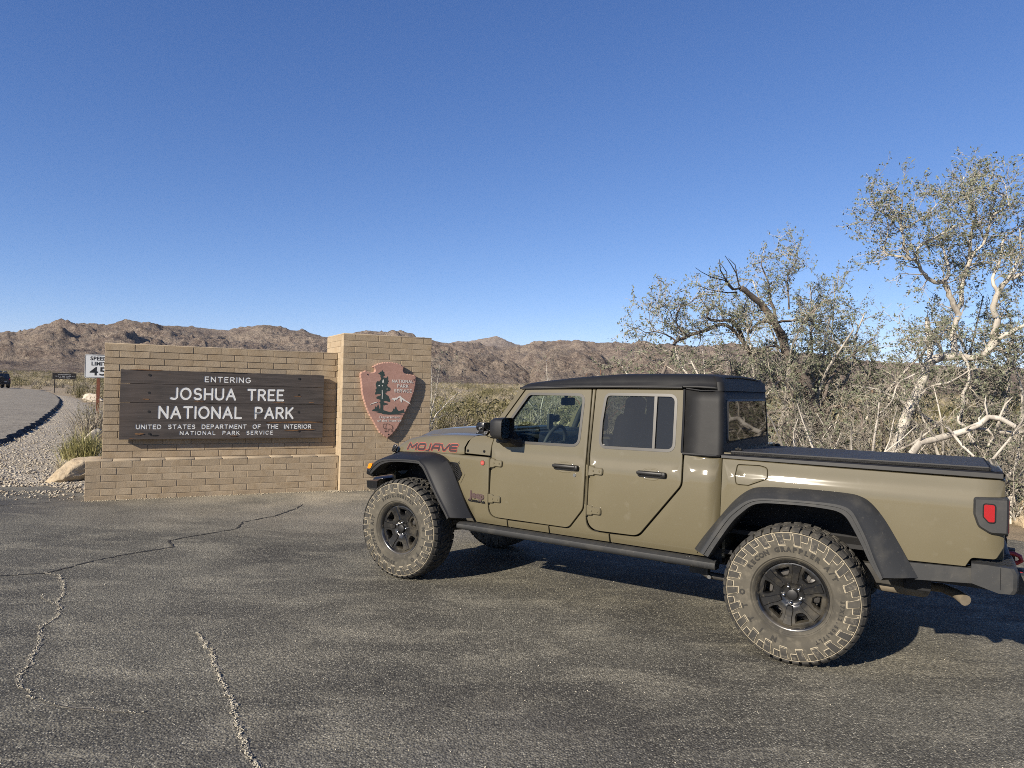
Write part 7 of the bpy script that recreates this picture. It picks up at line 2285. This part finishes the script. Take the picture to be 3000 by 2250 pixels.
def bush_mesh(kind, seed, n=1.0):
    rr = np.random.default_rng(seed)
    V = []; F = []
    def blades(k, h0, h1, spread, w, base, droop=.25):
        a = rr.random(k) * 6.283; t = rr.random(k) ** .6 * spread; h = rr.uniform(h0, h1, k)
        bx = rr.normal(0, base, k); by = rr.normal(0, base, k)
        dx, dy = np.cos(a) * t, np.sin(a) * t
        s = rr.random(k) * 6.28
        wx, wy = np.cos(s) * w, np.sin(s) * w
        b = sum(len(v) for v in V)
        p0 = np.stack([bx - wx, by - wy, np.zeros(k) - .02], 1); p1 = np.stack([bx + wx, by + wy, np.zeros(k) - .02], 1)
        m0 = np.stack([bx + dx * .5 * h + wx * .7, by + dy * .5 * h + wy * .7, h * .62], 1); m1 = np.stack([bx + dx * .5 * h - wx * .7, by + dy * .5 * h - wy * .7, h * .62], 1)
        tp = np.stack([bx + dx * h * 1.1, by + dy * h * 1.1, h * (1 - droop * t / max(spread, .01))], 1)
        V.append(np.stack([p0, p1, m0, m1, tp], 1).reshape(-1, 3))
        i = b + np.arange(k) * 5
        F.append(np.concatenate([np.stack([i, i + 1, i + 2], 1), np.stack([i, i + 2, i + 3], 1), np.stack([i + 3, i + 2, i + 4], 1)]))
    def puff(k, rx, rz, sz, z0=.0):
        u = rr.normal(size=(k, 3)); u /= np.linalg.norm(u, axis=1, keepdims=True); u *= (rr.random((k, 1)) ** .4)
        lump = 1 + .3 * np.sin(u[:, :1] * 7 + seed) * np.cos(u[:, 1:2] * 6)
        c = u * np.array([rx, rx, rz]) * lump; c[:, 2] += rz * .95 + z0; c[:, 2] = np.maximum(c[:, 2], .02)
        d = rr.normal(size=(k, 3)); d[:, 2] += .5; d /= np.linalg.norm(d, axis=1, keepdims=True)
        e = np.cross(d, rr.normal(size=(k, 3))); e /= np.linalg.norm(e, axis=1, keepdims=True)
        b = sum(len(v) for v in V)
        s = sz * rr.uniform(.6, 1.3, (k, 1))
        V.append(np.stack([c - d * s, c + e * s * .45, c + d * s], 1).reshape(-1, 3))
        F.append(b + np.arange(k * 3).reshape(-1, 3))
    if kind == 'straw': blades(int(300 * n), .22, .62, 1.1, .006 / max(n, .25) ** .5, .13); puff(int(260 * n), .42, .24, .05 / max(n, .3) ** .4)
    elif kind == 'olive': blades(int(60 * n), .5, 1.0, .8, .008, .08); puff(int(1100 * n), .55, .48, .034 / max(n, .2) ** .5)
    elif kind == 'grey': blades(int(420 * n), .30, .75, 1.0, .006 / max(n, .25) ** .5, .12, .1); puff(int(160 * n), .42, .30, .035 / max(n, .3) ** .5)
    else: blades(int(420 * n), .35, .80, .9, .007 / max(n, .25) ** .5, .14, .35)
    V = np.concatenate(V); F = np.concatenate(F)
    return V, F
KM = {'straw': straw_m, 'olive': leaf_o, 'grey': grey_m, 'yellow': yel_m}
def free(x, y, pad=0.6):
    x = np.asarray(x); y = np.asarray(y)
    ok = (lot_dist(x, y) > pad) & (road_dist(x, y) > pad + .8)
    # the gravel shoulder stays bare
    gs = [(-11.0, 11.0), (-6.1, 10.6), (-5.5, 13.0), (-8.6, 17.5), (-12.2, 23), (-16, 29), (-21, 37), (-28, 46.2), (-32, 52), (-37, 59.5), (-42, 66), (-46.5, 71.5)] + [tuple(p) for p in RR[9::-1]]
    ok &= ~inside(gs, x, y)
    # monument footprint
    c, s = math.cos(WALL_RZ), math.sin(WALL_RZ)
    u = (x - WALL_O[0]) * c + (y - WALL_O[1]) * s; v = -(x - WALL_O[0]) * s + (y - WALL_O[1]) * c
    ok &= ~((u > -1.9) & (u < 4.5) & (v > -1) & (v < 1.4))
    return ok

def shrubs():
    protos = {}
    for k in KM:
        for i in range(4):
            V, F = bush_mesh(k, 100 + i * 7 + len(k))
            me = bpy.data.meshes.new('bush'); V = V.astype(np.float32)
            o = quick('tmp', V, F, KM[k]); protos[(k, i)] = o.data; bpy.data.objects.remove(o)
    names = {'straw': ('straw_clump', 'pale straw-coloured clump on the desert plain', 'dry grass clump', 'straw clumps on the desert plain'),
             'olive': ('creosote_bush', 'olive-green bush on the desert plain', 'bush', 'olive bushes on the desert plain'),
             'grey': ('grey_bush', 'grey dry twiggy bush on the desert plain', 'dry bush', 'grey bushes on the desert plain'),
             'yellow': ('yellow_bush', 'yellow-green tufted bush on the desert plain', 'bush', 'yellow-green bushes on the desert plain')}
    def put(kind, x, y, s, sz=None, label=None, group=None, z=None):
        nm, lb, ct, gr = names[kind]
        o = link(nm, protos[(kind, random.randrange(4))])
        o.location = (x, y, float(ground_z(np.array([x]), np.array([y]))[0]) - .02 if z is None else z)
        o.rotation_euler = (0, 0, random.uniform(0, 6.28)); o.scale = (s, s, s * (sz or random.uniform(.8, 1.15)))
        tag(o, label or lb, ct, None if label else gr)
        return o
    # by the left end of the monument
    put('yellow', -8.72, 14.5, 1.0, 1.35, 'yellow-green tufted bush at the left end of the brick wall')
    put('yellow', -9.45, 15.3, .85, 1.0, 'small yellow-green tuft left of the tufted bush by the wall')
    put('straw', -8.55, 13.7, .6, .9, 'straw clump between the boulder and the tufted bush')
    put('grey', -10.35, 17.5, 1.15, 1.7, 'dry grey bush behind the wall end below the speed limit post')
    put('olive', -12.15, 20.6, 1.05, 1.3, 'dark green bush at the foot of the speed limit post')
    put('olive', -11.1, 18.2, .6, .8, 'small green bush left of the white rock')
    put('straw', -11.4, 19.2, .8, .8, 'straw clump between the two green bushes by the speed limit post')
    # the plain, densest ring as single shrubs
    pts = []
    tries = 0
    quota = {'straw': 145, 'olive': 58, 'grey': 66, 'yellow': 26}
    got = {k: 0 for k in quota}
    rr = random.Random(77)
    while sum(got.values()) < sum(quota.values()) and tries < 30000:
        tries += 1
        y = 14.5 + 55 * rr.random() ** 1.15
        az = rr.uniform(-40, 36) if rr.random() < .45 else rr.uniform(-9, 9)
        x = y * math.tan(R(az))
        if not free(x, y): continue
        if -7 < az < 15 and y < 13: continue
        k = rr.choices(['straw', 'olive', 'grey', 'yellow'], [.50, .20, .22, .08])[0]
        if got[k] >= quota[k]: continue
        s = rr.uniform(.75, 1.35) if k != 'olive' else rr.uniform(.9, 1.5)
        if any((x - a) ** 2 + (y - b) ** 2 < (.55 * (s + c)) ** 2 for a, b, c in pts): continue
        pts.append((x, y, s)); got[k] += 1
        put(k, x, y, s)
    # far scrub as masses
    for k, N, n in (('straw', 6500, .16), ('olive', 2200, .12), ('grey', 1900, .12)):
        lows = [bush_mesh(k, 300 + i, n) for i in range(4)]
        VV = []; FF = []; b = 0
        m = 0
        while m < N:
            yy = 24 + 560 * rng.random(4000) ** 1.6; aa = np.radians(rng.uniform(-46, 42, 4000)); rad_ = yy
            x = rad_ * np.sin(aa); y = rad_ * np.cos(aa)
            dens_n = fbm(x / 16, y / 16, 3, 60 + len(k))
            ok = free(x, y, .8) & (y > 16) & (dens_n + rng.normal(0, .06, 4000) > .48)
            x, y = x[ok][:N - m], y[ok][:N - m]
            z = ground_z(x, y) - .03
            for i in range(len(x)):
                V, F = lows[rng.integers(4)]
                s = (.8 + .7 * rng.random()) * (1.1 if k == 'olive' else 1.0) * (1 + min(.5, y[i] / 500)); a = rng.random() * 6.28; c, sn = math.cos(a), math.sin(a)
                VV.append(np.stack([(V[:, 0] * c - V[:, 1] * sn) * s + x[i], (V[:, 0] * sn + V[:, 1] * c) * s + y[i], V[:, 2] * s + z[i]], 1)); FF.append(F + b); b += len(V)
            m += len(x)
        o = quick({'straw': 'straw_scrub', 'olive': 'olive_scrub', 'grey': 'grey_scrub'}[k], np.concatenate(VV), np.concatenate(FF), KM[k])
        tag(o, {'straw': 'far pale straw scrub covering the desert plain', 'olive': 'far olive scrub covering the desert plain', 'grey': 'far grey scrub covering the desert plain'}[k], 'scrub', kind='stuff')
    # dry grass under the trees behind the truck
    VV = []; FF = []; b = 0
    lows = [bush_mesh('straw', 500 + i, .25) for i in range(4)]
    k = 0
    while k < 420:
        x = rng.uniform(-1, 13); y = rng.uniform(10.0, 24)
        if lot_dist(np.array([x]), np.array([y]))[0] < .7 + .3 * rng.random() or not free(np.array([x]), np.array([y]))[0]: continue
        V, F = lows[rng.integers(4)]; s = rng.uniform(.35, .75)
        z = float(ground_z(np.array([x]), np.array([y]))[0]) - .03
        VV.append(V * s + np.array([x, y, z])); FF.append(F + b); b += len(V); k += 1
    o = quick('dry_grass', np.concatenate(VV), np.concatenate(FF), straw_m)
    tag(o, 'dry straw grass on the ground under the trees', 'grass', kind='stuff')
shrubs()

def rocks():
    rock('boulder', 'long tan boulder leaning against the left end of the brick ledge', (-7.58, 12.3, .13), (.47, .32, .22), 4, rock_m, 8, rot=(R(6), R(-22), R(25)))
    rock('boulder', 'square white rock among the bushes left of the wall', (-9.80, 16.6, .40), (.19, .18, .24), 9, rock_w, 8, rot=(0, .3, .4))
    rock('boulder', 'half-hidden tan rock right of the square white rock', (-9.42, 16.9, .25), (.36, .3, .38), 11, rock_m, 7)
    rock('boulder', 'low white rock on the sandy bank behind the speed limit post', (-30.6, 51.5, .15), (.9, .5, .42), 12, rock_w, 7)
    rock('boulder', 'pale boulder at the right edge behind the tail light', (8.15, 10.35, .12), (.75, .55, .42), 17, rock_m, 7)
    rr = random.Random(3)
    for k in range(16):
        x = rr.uniform(-15.5, -10.5); y = rr.uniform(19, 26)
        if not free(np.array([x]), np.array([y]), .2)[0]: continue
        s = rr.uniform(.08, .22)
        rock('small_rock', 'small pale rock on the bank left of the wall', (x, y, s * .3), (s * 1.3, s, s * .8), 40 + k, rr.choice([rock_w, rock_m]), 6, 'small rocks on the bank', sub=2)
    for k in range(14):
        t = rr.random(); x = 6.0 + 3.2 * t + rr.uniform(-.3, .6); y = 9.75 - 1.6 * t + rr.uniform(.1, 1.3)
        s = rr.uniform(.03, .10)
        rock('small_stone', 'small stone on the dirt behind the truck', (x, y, s * .2), (s * 1.3, s, s * .7), 70 + k, rr.choice([rock_w, rock_m]), 6, 'stones on the dirt behind the truck', sub=2)
rocks()

def suv():
    d = Vector((-.74, .67)); rz = math.atan2(d.y, d.x)
    x, y = -62.3, 85.4
    z = road_z(y) + .07
    t = empty('parked_car', (x, y, z), rz); tag(t, 'black off-road car driving away on the road at the left edge', 'car')
    bk = M('car_black_paint', (.010, .010, .011), .25, coat=.8); gl = M('car_dark_glass', (.015, .017, .018), .05, spec=.8); pl = M('car_plastic', (.018, .018, .018), .6)
    mb = MB()
    mb.loft([[(xx, -.88 * k, .45), (xx, -.93 * k, .75), (xx, -.90 * k, 1.06), (xx, .90 * k, 1.06), (xx, .93 * k, .75), (xx, .88 * k, .45)] for xx, k in ((-2.2, .93), (-2.1, 1), (0, 1), (1.6, 1), (2.2, .9))], closed=True)
    mb.f.append((0, 1, 2, 3, 4, 5)); mb.mi.append(0); mb.f.append((24, 25, 26, 27, 28, 29)); mb.mi.append(0)
    mb.loft([[(xa, -.86, 1.05), (xb, -.74, 1.70), (xb + .05, -.66, 1.78), (xb + .05, .66, 1.78), (xb, .74, 1.70), (xa, .86, 1.05)] for xa, xb in ((-2.15, -1.98), (-1, -1), (.0, .0), (1.0, .45))], closed=True)
    mb.f.append((30, 31, 32, 33, 34, 35)); mb.mi.append(0)
    mb.build('body', bk, t, 40, fixn=True)
    mb = MB(); mb.add([(-2.155, -.70, 1.14), (-2.155, .70, 1.14), (-2.03, .60, 1.62), (-2.03, -.60, 1.62)], [(0, 1, 2, 3)]); mb.build('rear_window', gl, t)
    for s in (1, -1):
        mb = MB(); mb.add([(-1.85, s * .87, 1.14), (.65, s * .87, 1.14), (.35, s * .765, 1.62), (-1.80, s * .765, 1.62)], [(0, 1, 2, 3)]); mb.build('window', gl, t)
        mb = MB(); mb.rbox((-2.17, s * .80, .98), (.06, .14, .34), .03); mb.build('tail_light', redlens, t, 40)
        for xx in (-1.35, 1.40):
            mb = MB(); mb.lathe([(.18, -.12), (.36, -.12), (.39, -.08), (.39, .08), (.36, .12), (.18, .12), (.16, .06)], 28, 'y', (xx, s * .82, .39)); w = mb.build('wheel', rubber, t, 40)
            mb = MB(); mb.lathe([(0, .08), (.17, .09), (.19, .11)], 20, 'y', (xx, s * .82, .39)); mb.build('rim', chrome, w, 40)
    mb = MB(); mb.rbox((-2.24, 0, .58), (.16, 1.70, .24), .05); mb.build('bumper', pl, t, 40)
    mb = MB(); mb.lathe([(0, -.10), (.30, -.10), (.36, -.05), (.36, .05), (.30, .1), (0, .1)], 24, 'x', (-2.30, .05, 1.05)); mb.build('spare_wheel', rubber, t, 40)
    mb = MB()
    for s in (1, -1): mb.tube([(-1.9, s * .62, 1.86), (.3, s * .62, 1.86)], .02, 6)
    for xx in (-1.8, -.8, .2): mb.tube([(xx, -.62, 1.86), (xx, .62, 1.86)], .018, 6)
    r = mb.build('roof_rack', pl, t, 40)
    mb = MB(); mb.rbox((-1.2, .2, 1.98), (.9, .7, .20), .06); mb.rbox((-1.55, -.42, 1.97), (.3, .35, .16), .05); mb.build('roof_load', M('canvas_grey', (.20, .20, .19), .8), r, 40)
    mb = MB(); mb.rbox((-2.252, -.35, .80), (.01, .32, .15), .004); mb.build('plate', M('plate_white', (.5, .5, .48), .5), t)
suv()
